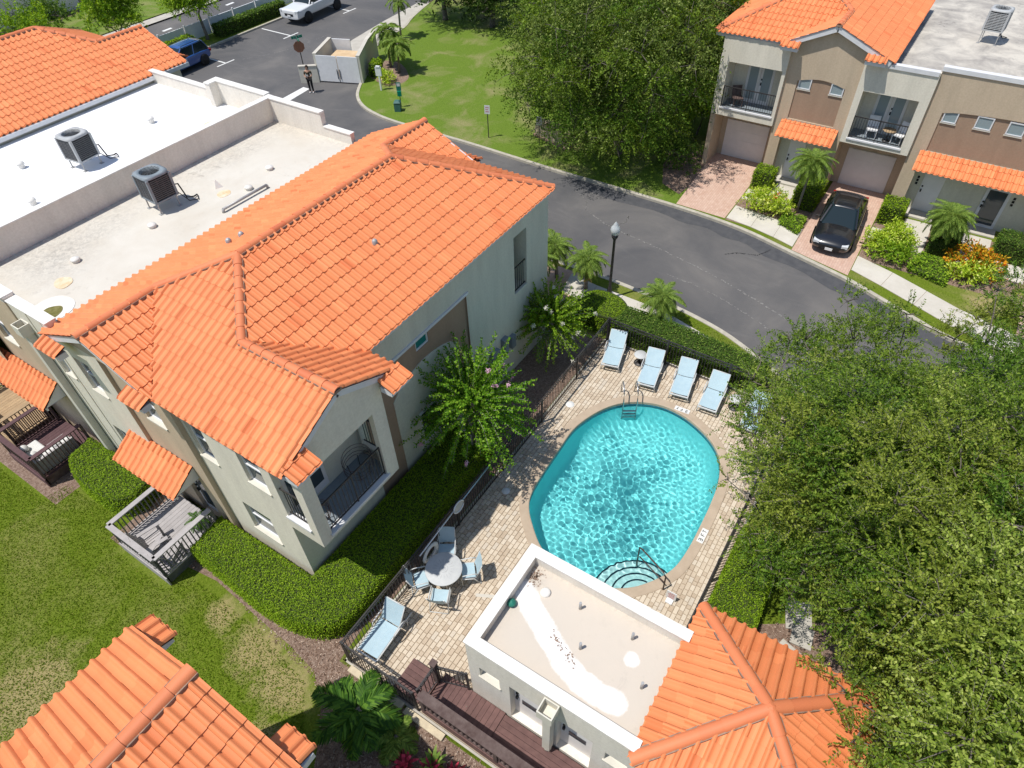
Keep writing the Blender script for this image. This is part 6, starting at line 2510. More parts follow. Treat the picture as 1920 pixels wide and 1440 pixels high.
def tree(name, label, base, clumps, leaf, ntw, tl, nleaf, L, W, seed, r0=0.16, h0=1.8, bark='bark', group=None, up=0.5, cat='tree', lift=0.25, droop=0.15, inner=0.45, stems=False):
    rng = np.random.default_rng(seed)
    t = thing(name, label, cat, base, 0, group)
    limbs(base, clumps, r0, h0, rng).build('trunk', MAT[bark], t, True)
    lv = leaf if isinstance(leaf, tuple) else (leaf,)
    parts_, idx, stem_ = [], [], []
    for cl in clumps:
        q = clump_foliage([cl], ntw, tl, nleaf, L, W, rng, up, inner, lift, droop)
        parts_.append(q)
        if stems:
            a0, a1 = q[0::nleaf, 0], q[nleaf-2::nleaf, 0]
            k0 = min(len(a0), len(a1))
            a0, a1 = a0[:k0], a1[:k0]
            sd0 = unit(np.cross(a1-a0, rng.normal(size=a0.shape)))*0.0025
            stem_.append(np.stack([a0-sd0, a0+sd0, a1+sd0*0.5, a1-sd0*0.5], 1))
        idx.append(np.full(len(q), rng.integers(len(lv)), dtype=np.int32))
    o = quad_obj('crown', np.concatenate(parts_), MAT[lv[0]], t, base)
    for k in lv[1:]:
        o.data.materials.append(MAT[k])
    if stem_:
        stuff(quad_obj('twigs', np.concatenate(stem_), MAT['bark_pale'], t, base))
    if len(lv) > 1:
        o.data.polygons.foreach_set('material_index', np.concatenate(idx))
    return t


def pix_clumps(poly, step, zf, rf, seed, drop=0.06):
    """clump centres of a canopy whose outline is known: jittered grid inside an outline, each at its own height"""
    rng = np.random.default_rng(seed)
    xs = [p[0] for p in poly]
    ys = [p[1] for p in poly]
    out = []
    y = min(ys)
    row_ = 0
    while y < max(ys):
        x = min(xs)+(step/2 if row_ % 2 else 0)
        while x < max(xs):
            px, py = x+rng.uniform(-.3, .3)*step, y+rng.uniform(-.3, .3)*step
            if inside((px, py), poly) and rng.uniform() > drop:
                d = min(math.hypot(px-a[0]-(b[0]-a[0])*t, py-a[1]-(b[1]-a[1])*t) for a, b in zip(poly, poly[1:]+poly[:1]) for t in (0, .25, .5, .75))
                z = zf(px, py, d)+rng.uniform(-1.3, .8)
                out.append((tuple(G(px, py, z)), rf(d)*rng.uniform(0.8, 1.2)))
            x += step
        y += step*0.86
        row_ += 1
    return out


# --- the oaks to the right of the pool
canopy = [(1445, 690), (1500, 640), (1545, 600), (1610, 580), (1690, 605), (1715, 650), (1740, 690), (1770, 640), (1830, 590), (1900, 560), (2060, 560), (2060, 1560), (1640, 1560), (1625, 1440),
          (1655, 1350), (1640, 1280), (1590, 1225), (1560, 1150), (1545, 1090), (1500, 1020), (1440, 1010), (1425, 980), (1410, 910), (1402, 850), (1408, 790), (1415, 740)]
oc = pix_clumps(canopy, 50, lambda x, y, d: 2.6+min(3.6, d*0.020), lambda d: 0.52+min(0.26, d*0.003), 21, 0.20)
extra = [((1365, 900), 3.2, 0.2), ((1385, 800), 3.2, 0.3), ((1392, 755), 3.0, 0.3), ((1410, 715), 3.2, 0.3), ((1425, 665), 3.6, 0.32), ((1480, 640), 4.2, 0.36), ((1590, 565), 5.4, 0.30), ((1700, 590), 5.2, 0.34),
         ((1440, 1040), 3.0, 0.55), ((1405, 1010), 2.8, 0.40), ((1462, 1085), 2.9, 0.42), ((1500, 1060), 3.0, 0.45), ((1480, 1120), 2.6, 0.3), ((1560, 1265), 3.4, 0.35), ((1590, 1300), 3.6, 0.38), ((1600, 1390), 3.8, 0.35), ((1575, 1180), 3.0, 0.45), ((1870, 545), 5.4, 0.4), ((1905, 530), 5.4, 0.4)]
oc += [(tuple(G(p[0], p[1], z)), r) for p, z, r in extra]
trunks = [((16.3, -1.7), ('leaf_oak', 'leaf_oak_deep', 'leaf_oak_pale', 'leaf_oak'), 'spreading small leaved oak reaching over the end of the poolside row'), ((18.2, -4.6), ('leaf_oak', 'leaf_oak_deep', 'leaf_oak_olive'), 'small leaved oak overhanging the road bend'),
          ((12.1, -2.9), ('leaf_oak', 'leaf_oak_deep', 'leaf_oak_olive', 'leaf_oak'), 'broad small leaved oak shading the side of the pool'), ((9.3, -5.2), ('leaf_oak_olive', 'leaf_oak_pale', 'leaf_oak'), 'olive green oak brushing the pool house tiles')]
groups_ = [[] for _ in trunks]
for c, r in oc:
    k = min(range(4), key=lambda i: (trunks[i][0][0]-c[0])**2+(trunks[i][0][1]-c[1])**2)
    groups_[k].append((c, r))
for i, (xy, lf, lab) in enumerate(trunks):
    tree('oak_tree', lab, (xy[0], xy[1], LZ), groups_[i], lf, 165, 0.60, 20, 0.082, 0.043, 31+i, 0.17, 1.9, group='oaks beside the pool', inner=0.35, up=0.66, stems=True)


def dome(c, r, n, rc, seed, zmin=-0.35):
    """clump centres spread over and inside an ellipsoid"""
    rng = np.random.default_rng(seed)
    out = []
    tries = 0
    while len(out) < n and tries < n*60:
        tries += 1
        u = ball_dirs(1, rng)[0]
        if u[2] < zmin:
            continue
        f = rng.uniform(0.72, 1.0) if rng.uniform() < 0.75 else rng.uniform(0.2, 0.7)
        p = np.array(c)+u*np.array(r)*f*rng.uniform(0.86, 1.12)
        if all(np.linalg.norm(p-np.array(q[0])) > rc*0.72 for q in out):
            out.append((tuple(p), rc*rng.uniform(0.75, 1.25)))
    return out


tree('shade_tree', 'large dull green tree with drooping crown on the lawn by the entry sign', (33.5, 15.0, LZ), dome((32.9, 15.9, 4.6), (4.6, 5.3, 4.2), 105, 1.0, 41, -0.92), ('leaf_dull', 'leaf_oak_deep', 'leaf_dull', 'leaf_oak'), 62, 0.75, 14, 0.135, 0.066, 41, 0.22, 1.7, lift=-0.3, droop=0.5)
tree('shade_tree', 'dull green tree behind the drooping lawn tree, beside the tiled townhouse', (40.0, 14.2, LZ), dome((40.0, 14.6, 5.2), (4.6, 4.2, 4.2), 60, 1.15, 42, -0.6), ('leaf_dull', 'leaf_oak_deep'), 34, 0.9, 14, 0.15, 0.075, 42, 0.22, 2.4, lift=-0.1, droop=0.3)
tree('shade_tree', 'dull green tree between the drooping lawn tree and the dark wood', (40.8, 21.5, LZ), dome((40.8, 21.5, 5.4), (4.4, 4.4, 4.2), 60, 1.15, 43, -0.5), ('leaf_dull', 'leaf_oak_deep'), 34, 0.9, 14, 0.15, 0.075, 43, 0.22, 2.4, lift=-0.1, droop=0.3)
for i, (x, y, hgt, lab) in enumerate(((47.2, 37.6, 4.2, 'dark dense tree at the end of the concrete apron'), (47.6, 33.2, 4.6, 'dark dense tree along the lawn edge, next to the last tree by the apron'),
                                      (48.6, 28.6, 4.8, 'dark dense tree along the lawn edge behind the drooping tree'), (49.5, 19.5, 5.2, 'dark dense tree behind the two dull green trees'), (50, 12.5, 5.2, 'dark dense tree beyond the tiled townhouse roof'), (53.5, 36, 6.0, 'tall dark tree beyond the lawn edge trees'))):
    tree('dark_tree', lab, (x, y, LZ), dome((x, y, hgt), (2.8, 2.9, hgt), 46, 1.1, 50+i, -0.95), 'leaf_dark', 26, 0.8, 12, 0.20, 0.10, 50+i, 0.2, 1.6, group='dark trees along the lawn edge')
# bright understorey beside the tiled townhouse
tree('leafy_shrub', 'bright green leafy shrub beside the corner of the tiled townhouse', (37.8, 12.0, LZ), dome((37.8, 12.0, 1.9), (1.5, 1.0, 1.7), 16, 0.7, 60, -0.6), 'leaf_bright', 70, 0.5, 10, 0.20, 0.09, 60, 0.06, 0.6, cat='shrub')
tree('leafy_shrub', 'low dark leafy shrub at the driveway edge under the drooping tree', (33.4, 11.5, LZ), dome((33.4, 11.5, 0.7), (1.1, 0.8, 0.7), 10, 0.5, 61, -0.5), 'leaf_hedge_dark', 80, 0.4, 9, 0.14, 0.07, 61, 0.04, 0.3, cat='shrub')
# trees round the car park and street
tree('street_tree', 'bright yellow green tree behind the far tiled roof beside the street', (29.6, 55.2, LZ), dome((29.6, 55.2, 3.1), (1.6, 1.7, 2.2), 34, 0.62, 62, -0.6), 'leaf_bright', 100, 0.55, 12, 0.17, 0.085, 62, 0.09, 1.2)
tree('street_tree', 'bright green tree with bare trunk beside the white fence', (34.4, 51.6, LZ), dome((34.1, 51.7, 3.0), (1.7, 1.6, 1.25), 30, 0.6, 63, -0.6), 'leaf_bright', 90, 0.5, 12, 0.15, 0.08, 63, 0.12, 1.7)
for i, (x, y, z, r, lf, lab) in enumerate(((22.0, 60.5, 2.0, 2.4, 'leaf_dull', 'loose green bush with reddish twigs behind the far roof'), (25.3, 60.0, 1.7, 1.6, 'leaf_bright', 'pale green bush with upright shoots behind the far roof'), (28.6, 63.5, 1.2, 1.5, 'leaf_hedge_dark', 'dark bush along the grey wall'), (18.5, 57, 1.6, 2.0, 'leaf_oak', 'green bush at the end of the far roof ridge'))):
    tree('garden_bush', lab, (x, y, LZ), dome((x, y, z), (r, r, z), 22, 0.7, 66+i, -0.6), lf, 44, 0.6, 11, 0.17, 0.08, 66+i, 0.06, 0.6, group='bushes behind the far roof', cat='bush')


# --- crape myrtles: shoots thickly set with leaves all round, springing from a rounded head
def myrtle(label, base, hc, n, rad, seed, leaf, petal, npet, L=0.10, W=0.055):
    rng = np.random.default_rng(seed)
    t = thing('crape_myrtle', label, 'tree', base, 0)
    b = Vector(base)
    m = MB()
    c = b+Vector((0, 0, hc))
    for k in range(6):
        a = 2*math.pi*k/6+rng.uniform(-.3, .3)
        m.tube([b+Vector((0.08*math.cos(a), 0.08*math.sin(a), -0.05)), b+Vector((0.22*math.cos(a), 0.22*math.sin(a), hc*0.5)), b+Vector((0.45*rad*math.cos(a), 0.45*rad*math.sin(a), hc*0.95))], [0.05, 0.04, 0.025], 7)
    P, T = [], []
    tips = []
    for k in range(n):
        u = Vector(ball_dirs(1, rng)[0])
        if u.z < -0.55:
            u.z = -u.z
        s = c+u*rad*rng.uniform(0.05, 0.45)
        s.z = max(s.z, b.z+0.5)
        ln_ = rad*rng.uniform(0.5, 0.92)
        d = (u+Vector(rng.normal(size=3))*0.3).normalized()
        pts = [s+d*ln_*i/6-Vector((0, 0, 0.30*ln_*(i/6)**2*(1-abs(d.z)))) for i in range(7)]
        if k % 2 == 0:
            m.tube(pts, [0.013-0.0016*i for i in range(7)], 4, cap=False)
        nl = int(64*ln_/rad+20)
        for i in range(nl):
            f = (0.08+0.92*i/nl)*6
            j = min(5, int(f))
            P.append(pts[j].lerp(pts[j+1], f-j))
            T.append((pts[j+1]-pts[j]).normalized())
        tips.append((pts[-1], (pts[-1]-pts[-2]).normalized()))
    m.build('trunk', MAT['bark_pale'], t, True)
    p, tg = np.array(P), np.array(T)
    side = unit(np.cross(tg, rng.normal(size=p.shape)))
    d = tg*0.5+side+rng.normal(size=p.shape)*0.15+np.array([0, 0, 0.15])
    k = rng.uniform(0.7, 1.2, len(p))
    quad_obj('crown', leaf_quads(p, d, L*k, W*k, rng, 0.6), MAT[leaf], t, base)
    for i in rng.permutation(len(tips))[:npet]:
        tp, td = tips[i]
        n2 = 40
        pp = np.array(tp)+ball_dirs(n2, rng)*rng.uniform(0.2, 1.0, (n2, 1))*np.array([0.10, 0.10, 0.09])+np.array(td)*0.04
        quad_obj('blossom', leaf_quads(pp, rng.normal(size=(n2, 3)), np.full(n2, 0.05), np.full(n2, 0.045), rng, 0.4), MAT[petal], t, base)
    return t


myrtle('rounded crape myrtle with green shoots and pink blossoms leaning over the fence', (11.2, 9.25, LZ), 2.75, 330, 1.95, 71, 'leaf_myrtle', 'petal_pink', 8)
myrtle('pale green crape myrtle with cream blossoms between townhouse and palms', (17.0, 9.75, LZ), 1.75, 260, 1.5, 72, 'leaf_bright', 'petal_white', 16, 0.085, 0.05)


# --- hedges
def hedge(label, poly, h, leaf='leaf_hedge', dens=900, L=0.045, W=0.030, seed=1, rnd=0.16, z=LZ, name='hedge', group=None, cat='hedge', side_dark=None, lump=0.03, sparse=0.9):
    rng = np.random.default_rng(seed)
    poly = ccw([tuple(p) for p in poly])
    cx, cy = sum(p[0] for p in poly)/len(poly), sum(p[1] for p in poly)/len(poly)
    t = thing(name, label, cat, (cx, cy, z), 0, group)
    ins = offset_line(poly, 0.07, True)
    m = MB()
    m.prism(ins, z-0.02, z+h-0.07)
    m.build('branches', MAT['hedge_wood'], t, True)
    xs, ys = [p[0] for p in poly], [p[1] for p in poly]
    A = (max(xs)-min(xs))*(max(ys)-min(ys))
    N_ = int(A*dens)
    px, py = rng.uniform(min(xs), max(xs), N_), rng.uniform(min(ys), max(ys), N_)
    P = np.array(poly)
    inside_ = np.zeros(N_, bool)
    dist = np.full(N_, 9.0)
    for i in range(len(P)):
        a, b = P[i], P[(i+1) % len(P)]
        cond = (a[1] > py) != (b[1] > py)
        if abs(b[1]-a[1]) > 1e-9:
            inside_ ^= cond & (px < (b[0]-a[0])*(py-a[1])/(b[1]-a[1])+a[0])
        e = b-a
        tt = np.clip(((px-a[0])*e[0]+(py-a[1])*e[1])/max(e@e, 1e-9), 0, 1)
        dist = np.minimum(dist, np.hypot(px-a[0]-tt*e[0], py-a[1]-tt*e[1]))
    px, py, dist = px[inside_], py[inside_], dist[inside_]
    q = np.clip(1-dist/rnd, 0, 1)
    zz = h-rnd*(1-np.sqrt(np.maximum(0, 1-q*q)))+lump*np.sin(px*3.1+1)*np.sin(py*2.7)+rng.uniform(-0.035, 0.02, len(px))
    top = np.stack([px, py, z+zz], 1)
    dt = rng.normal(size=top.shape)*np.array([1, 1, 0.35])+np.array([0, 0, 0.25])
    S_ = []
    D_ = []
    for i in range(len(P)):
        a, b = P[i], P[(i+1) % len(P)]
        e = b-a
        l = np.hypot(*e)
        if l < 1e-6:
            continue
        nn = np.array([e[1], -e[0]])/l
        k = int(l*h*dens*sparse)
        u = rng.uniform(0, 1, k)
        v = rng.uniform(0.03, 1, k)
        o = rng.uniform(-0.05, 0.02, k)-rnd*np.clip((v*h-(h-rnd))/rnd, 0, 1)**2*0.6
        S_.append(np.stack([a[0]+e[0]*u+nn[0]*o, a[1]+e[1]*u+nn[1]*o, z+v*h], 1))
        D_.append(rng.normal(size=(k, 3))*0.7+np.array([nn[0]*0.6, nn[1]*0.6, 0.25]))
    p = np.concatenate([top]+S_)
    d = np.concatenate([dt]+D_)
    k = rng.uniform(0.7, 1.3, len(p))
    quad_obj('foliage', leaf_quads(p, d, L*k, W*k, rng, 0.68), MAT[leaf], t, (cx, cy, z))
    return t


hedge('long clipped green hedge wrapping the townhouse corner beside the pool fence',
      smooth_line([(3.35, 14.2), (3.28, 12.6), (3.22, 11.2), (3.35, 9.9), (3.75, 9.0), (4.5, 8.62), (6.0, 8.62), (8.5, 8.72), (11.6, 8.8)], 4)+[(11.6, 10.42), (4.66, 10.42), (4.64, 14.3)], 0.88, 'leaf_hedge', 1500, 0.040, 0.027, seed=81, rnd=0.22, lump=0.045)
hedge('clipped green hedge between the grey deck and the maroon deck', smooth_line([(3.45, 20.6), (3.1, 19.8), (3.0, 18.4), (3.2, 17.5), (3.7, 17.15)], 4)+[(4.48, 17.4), (4.40, 20.75)], 0.92, 'leaf_hedge', 1300, 0.042, 0.028, seed=82, rnd=0.28)
hedge('dark leaved clipped hedge behind the poolside lounger row', [(19.05, 2.0), (19.9, 2.0), (20.15, 4.4), (20.3, 6.6), (20.2, 8.0), (19.05, 8.0)], 0.98, 'leaf_hedge_dark', 900, 0.058, 0.038, 83, 0.12)
hedge('rounded clipped green shrub mass at the fence corner by the sidewalk', smooth_line([(19.2, 8.1), (20.2, 7.9), (20.75, 8.6), (20.7, 9.6), (19.9, 10.1), (19.2, 9.6)], 4, True), 0.95, 'leaf_hedge', 1100, 0.045, 0.03, 84, 0.4)
hedge('sunlit green hedge between the pool side fence and red plants', [(8.6, -0.85), (12.9, -0.75), (12.9, 0.52), (8.6, 0.52)], 0.78, 'leaf_hedge', 1100, seed=85)
for i, (x0, x1, y0, y1, h, lf, lab) in enumerate(((33.45, 34.45, 6.30, 7.28, 1.0, 'leaf_hedge', 'box hedge cube between the first garage and its front door'), (32.6, 34.5, 3.82, 4.95, 1.0, 'leaf_hedge', 'box hedge beside the black car and slender palm'),
                                                  (33.25, 34.45, -0.02, 0.98, 1.0, 'leaf_hedge', 'box hedge cube on the other side of the black car by a white door'), (31.7, 34.2, -2.6, -1.5, 0.9, 'leaf_hedge_dark', 'dark hedge behind the short palm between the two white doors'), (32.75, 33.95, -5.3, -4.05, 1.0, 'leaf_hedge_dark', 'box hedge cube beyond the glass door'))):
    hedge(lab, [(x0, y0), (x1, y0), (x1, y1), (x0, y1)], h, lf, 420, 0.075, 0.048, 90+i, 0.1, group='hedges in front of the townhouses across the road', name='box_hedge')
hedge('low bright ground cover at the foot of the slender palm', [(30.25, 3.88), (31.7, 3.88), (31.8, 4.95), (30.75, 4.95)], 0.26, 'leaf_bright', 420, 0.08, 0.05, 97, 0.1, name='ground_cover', cat='ground cover')
hedge('square bright ground cover patch at the foot of the short palm', [(29.45, -2.65), (31.1, -2.75), (31.4, -1.35), (29.9, -1.05)], 0.32, 'leaf_bright', 420, 0.08, 0.05, 98, 0.12, name='ground_cover', cat='ground cover')
for i, (x0, x1, y0, y1, lab) in enumerate(((35.2, 42.2, 50.75, 51.7, 'long clipped hedge in front of the white fence by the pickup'), (29.2, 32.8, 50.75, 51.6, 'short clipped hedge between the blue car and the street tree'))):
    hedge(lab, [(x0, y0), (x1, y0), (x1, y1), (x0, y1)], 0.9, 'leaf_hedge_dark' if i == 0 else 'leaf_hedge', 200, 0.13, 0.08, 99+i, 0.2, group='hedges along the car park')


def shrub(label, c, r, n, rc, leaf, L, W, seed, petal=None, npet=0, name='shrub', ntw=150, tl=0.3):
    rng = np.random.default_rng(seed)
    t = thing(name, label, 'shrub', (c[0], c[1], LZ))
    cl = dome((c[0], c[1], LZ+r[2]*0.75), r, n, rc, seed, -0.6)
    limbs((c[0], c[1], LZ), cl, 0.035, 0.15, rng, False).build('stems', MAT['bark'], t, True)
    quad_obj('foliage', clump_foliage(cl, ntw, tl, 9, L, W, rng, 0.45, 0.4), MAT[leaf], t, (c[0], c[1], LZ))
    for k in range(npet):
        cc, rr = cl[rng.integers(len(cl))]
        u = ball_dirs(1, rng)[0]
        u[2] = abs(u[2])
        pp = np.array(cc)+u*rr+rng.normal(size=(22, 3))*0.05
        quad_obj('blossom', leaf_quads(pp, rng.normal(size=(22, 3)), np.full(22, 0.07), np.full(22, 0.06), rng, 0.4), MAT[petal], t, (c[0], c[1], LZ))
    return t


shrub('orange flowering green shrub between the first driveway and the sidewalk', (31.55, 5.95), (0.75, 0.95, 0.55), 16, 0.42, 'leaf_yellow', 0.12, 0.055, 111, 'petal_orange', 10)
shrub('yellow green variegated shrub beside the sidewalk and black car', (31.2, 0.1), (0.7, 0.95, 0.5), 18, 0.42, 'leaf_yellow', 0.13, 0.06, 112)
shrub('green shrub in front of the yellow variegated one', (30.4, -0.35), (0.5, 0.75, 0.42), 10, 0.38, 'leaf_bright', 0.12, 0.055, 113)
shrub('orange and bronze croton shrub before the glass door', (31.3, -3.5), (0.6, 0.95, 0.5), 16, 0.4, 'leaf_croton', 0.15, 0.065, 114, name='croton')
shrub('pale yellow shrub in front of the bronze croton', (30.45, -3.55), (0.45, 0.75, 0.42), 10, 0.36, 'leaf_yellow', 0.13, 0.06, 115)
shrub('small lime green shrub beside the red plants under the oak', (9.55, -2.55), (0.35, 0.4, 0.3), 7, 0.25, 'leaf_yellow', 0.09, 0.045, 116)


# --- palms: every frond a piece
def frond_mesh(kind, seed):
    rng = np.random.default_rng(seed)
    if kind == 'pygmy':
        ln_, arch, n, ll, lw = 1.05, 0.55, 38, 0.27, 0.0105
    elif kind == 'broad':
        ln_, arch, n, ll, lw = 1.35, 0.5, 22, 0.46, 0.036
    else:
        ln_, arch, n, ll, lw = 1.25, 0.6, 22, 0.42, 0.035
    pts = []
    for i in range(13):
        u = i/12
        pts.append(np.array([ln_*u*(1-0.18*u), 0.0, 0.55*ln_*u-arch*1.6*ln_*u*u]))
    P = np.array(pts)
    q = []
    for i in range(n):
        u = 0.10+0.9*i/(n-1)
        f = u*12
        j = min(11, int(f))
        p = P[j]+(P[j+1]-P[j])*(f-j)
        tg = unit((P[j+1]-P[j])[None])[0]
        for s in (-1, 1):
            env = math.sin(math.pi*min(1, 0.12+0.86*u))**0.6
            d = unit((tg*(0.55+0.5*u)+np.array([0, s, 0])*(1.0-0.35*u)+np.array([0, 0, 0.18-0.35*rng.uniform()]))[None])[0]
            L = ll*env*rng.uniform(0.85, 1.1)
            w = unit(np.cross(d, np.array([0, 0, 1.0])+rng.normal(size=3)*0.25)[None])[0]*lw
            mid = p+d*L*0.5
            tip = p+d*L-np.array([0, 0, 0.22*L])
            q.append([p-w*0.4, p+w*0.4, mid+w, mid-w])
            q.append([mid-w, mid+w, tip+w*0.12, tip-w*0.12])
    for i in range(12):
        a, b = P[i], P[i+1]
        r = 0.014*(1-i/14)
        for o in (np.array([0, r, 0]), np.array([0, 0, r])):
            q.append([a-o, a+o, b+o, b-o])
    return np.array(q)


FROND = {}


def frond(kind, leaf, v):
    k = (kind, leaf, v)
    if k not in FROND:
        FROND[k] = mesh_quads('frond', frond_mesh(kind, 200+v), MAT[leaf])
    return FROND[k]


def palm(label, base, h, kind, leaf, n, seed, sc=1.0, r=0.07, lean=(0, 0), group=None, dry=0):
    rng = np.random.default_rng(seed)
    t = thing('palm', label, 'palm', base, rng.uniform(0, 6), group)
    m = MB()
    m.tube([(0, 0, -0.05), (lean[0]*0.3, lean[1]*0.3, h*0.4), (lean[0]*0.7, lean[1]*0.7, h*0.8), (lean[0], lean[1], h)], [r*1.25, r, r*0.95, r*1.15], 9)
    for k in range(int(h/0.12)):
        z = 0.06+0.12*k
        m.lathe([(r*1.0, z), (r*1.16, z+0.02), (r*1.0, z+0.05)], (lean[0]*z/h, lean[1]*z/h, 0), 9)
    m.build('trunk', MAT['palm_bark'], t)
    m = MB()
    m.lathe([(r*1.1, -0.1), (r*1.5, 0.02), (r*0.9, 0.16), (0.01, 0.22)], (lean[0], lean[1], h), 9)
    m.build('crownshaft', MAT['palm_bark'], t)
    for k in range(n):
        o = link(bpy.data.objects.new('frond', frond(kind, 'leaf_palm_dry' if k >= n-dry else leaf, k % 3)), t)
        u = k/n
        tilt = (-0.75+1.45*u) if k < n-dry else 1.35
        o.location = (lean[0], lean[1], h+0.1-0.1*u)
        o.rotation_euler = (rng.uniform(-.15, .15), tilt+rng.uniform(-.12, .12), k*2.39996)
        s = sc*rng.uniform(0.85, 1.1)
        o.scale = (s, s, s)
    return t


for i, (x, y, h, lab) in enumerate(((20.4, 12.4, 1.5, 'short feathery palm right against the townhouse balcony corner'), (21.5, 12.05, 1.55, 'short feathery palm between the townhouse corner and the lamp post'), (21.45, 10.55, 1.5, 'short feathery palm leaning close to the lamp post'), (20.75, 6.75, 1.35, 'short feathery palm standing alone by the sidewalk behind the loungers'))):
    palm(lab, (x, y, LZ), h, 'pygmy', 'leaf_palm', 40, 300+i, 1.0, 0.075, (0.08, -0.05), 'short palms by the sidewalk', 3)
palm('slender palm with tall pale trunk beside the black car', (32.25, 4.5, LZ), 2.75, 'pygmy', 'leaf_palm', 42, 310, 1.15, 0.055, (0.25, 0.1))
palm('short full palm between the two white doors across the road', (31.9, -1.95, LZ), 1.75, 'pygmy', 'leaf_palm', 48, 311, 1.15, 0.06, (0.15, -0.05))
palm('broad leaved dark green palm in the mulch beside the boardwalk', (2.62, 6.75, LZ), 0.75, 'broad', 'leaf_palm_dark', 14, 312, 0.95, 0.08)
palm('small broad leaved palm shoot next to the dark green palm', (2.72, 5.75, LZ), 0.2, 'broad', 'leaf_palm', 9, 313, 0.55, 0.05)
palm('tall thin palm at the concrete apron corner behind the bin store', (42.0, 38.0, LZ), 2.5, 'areca', 'leaf_palm', 14, 314, 0.85, 0.07, (0.15, 0.1))
palm('yellowish palm beside the bin store wall', (37.1, 34.9, LZ), 2.3, 'areca', 'leaf_palm', 18, 315, 1.0, 0.07, (-0.1, 0.1))
palm('yellowish drooping palm in the mulch bed by the bin store', (36.6, 33.7, LZ), 1.8, 'areca', 'leaf_palm', 18, 316, 1.0, 0.07, (0.1, -0.1))
hedge('green shrub against the bin store side wall', [(34.9, 34.9), (36.0, 35.5), (36.3, 34.9), (35.2, 34.2)], 0.9, 'leaf_hedge', 150, 0.16, 0.08, 120, 0.25, name='shrub', cat='shrub')
shrub('yellow spiky shrub at the mulch bed edge by the white post', (34.95, 33.45), (0.45, 0.45, 0.35), 8, 0.3, 'leaf_yellow', 0.22, 0.05, 121)
palm('potted palm on the grey deck against the wall', (4.15, 14.75, 0.52), 0.35, 'pygmy', 'leaf_palm_dark', 18, 317, 0.45, 0.04)


# --- red ti plants: rosettes of strap leaves, each leaf a piece
def ti_plant(label, base, n, L, leaf, seed, group):
    rng = np.random.default_rng(seed)
    t = thing('ti_plant', label, 'plant', base, rng.uniform(0, 6), group)
    m = MB()
    m.tube([(0, 0, -0.03), (0.01, 0.01, 0.3)], 0.018, 6)
    m.build('stem', MAT['bark'], t)
    for k in range(n):
        a = k*2.4
        e = 0.25+0.75*(1-k/n)
        ll = L*rng.uniform(0.8, 1.15)
        q = []
        prev = None
        for i in range(6):
            u = i/5
            r_ = ll*u*math.sin(0.5+e*0.8)
            z = 0.28+0.04*k/n+ll*(u*math.cos(0.4+e*0.9)-0.45*u*u*e)
            w = 0.055*math.sin(math.pi*(0.12+0.86*u))*L/0.5
            cur = (np.array([r_*math.cos(a)-w*math.sin(a), r_*math.sin(a)+w*math.cos(a), z+w*0.3]), np.array([r_*math.cos(a)+w*math.sin(a), r_*math.sin(a)-w*math.cos(a), z+w*0.3]))
            if prev is not None:
                q.append([prev[0], prev[1], cur[1], cur[0]])
            prev = cur
        o = quad_obj('leaf', np.array(q), MAT[leaf], t)
    return t


ti_spots = [(9.55, -1.15), (9.25, -1.62), (9.0, -1.1), (8.85, -1.95), (8.75, -2.4), (8.42, -2.1), (9.15, -2.15)]
for i, (x, y) in enumerate(ti_spots):
    ti_plant(('dark red strap leaved plant at the hedge end beside the pool house', 'dark red strap leaved plant in the middle of the bed by the pool house', 'dark red strap leaved plant tucked between hedge and pool house tiles', 'bright magenta red strap leaved plant touching the pool house eave', 'dark red strap leaved plant at the far end of the bed, beyond the magenta one', 'dark red strap leaved plant half under the pool house eave', 'dark red strap leaved plant beside the lime green shrub')[i], (x, y, LZ), 18, 0.52, 'leaf_red', 400+i, 'red plants beside the pool house')
for i, (x, y) in enumerate(((2.35, 5.2), (2.55, 4.55), (2.2, 4.2), (2.75, 4.05))):
    ti_plant(('red strap leaved plant below the boardwalk next to the palm shoot', 'red strap leaved plant closest to the boardwalk skirt among green ones', 'dark red strap leaved plant between two green strap plants below the boardwalk', 'small red strap leaved plant beside the boardwalk skirt')[i], (x, y, LZ), 16, 0.42, 'leaf_red', 420+i, 'red plants below the boardwalk')
for i, (x, y) in enumerate(((2.05, 4.75), (2.3, 3.75), (2.75, 4.6))):
    ti_plant(('green strap leaved plant under the tiled gable end', 'green strap leaved plant behind the dark red ones below the boardwalk', 'green strap leaved plant between boardwalk and red plants')[i], (x, y, LZ), 16, 0.42, 'leaf_palm', 430+i, 'green strap plants below the boardwalk')


# --- short grass of the near lawn, wood chips of the near beds
def scatter_grass(name, poly, n, seed, h=0.06):
    rng = np.random.default_rng(seed)
    xs, ys = [p[0] for p in poly], [p[1] for p in poly]
    p = np.stack([rng.uniform(min(xs), max(xs), n), rng.uniform(min(ys), max(ys), n), np.full(n, LZ-0.005)], 1)
    k = np.array([inside((a, b), poly) for a, b in p[:, :2]])
    p = p[k]
    d = rng.normal(size=p.shape)*np.array([0.8, 0.8, 0.2])+np.array([0, 0, 0.75])
    s = rng.uniform(0.6, 1.4, len(p))
    stuff(quad_obj(name, leaf_quads(p, d, h*s, 0.020*s, rng, 0.2), MAT['grass_blade']))


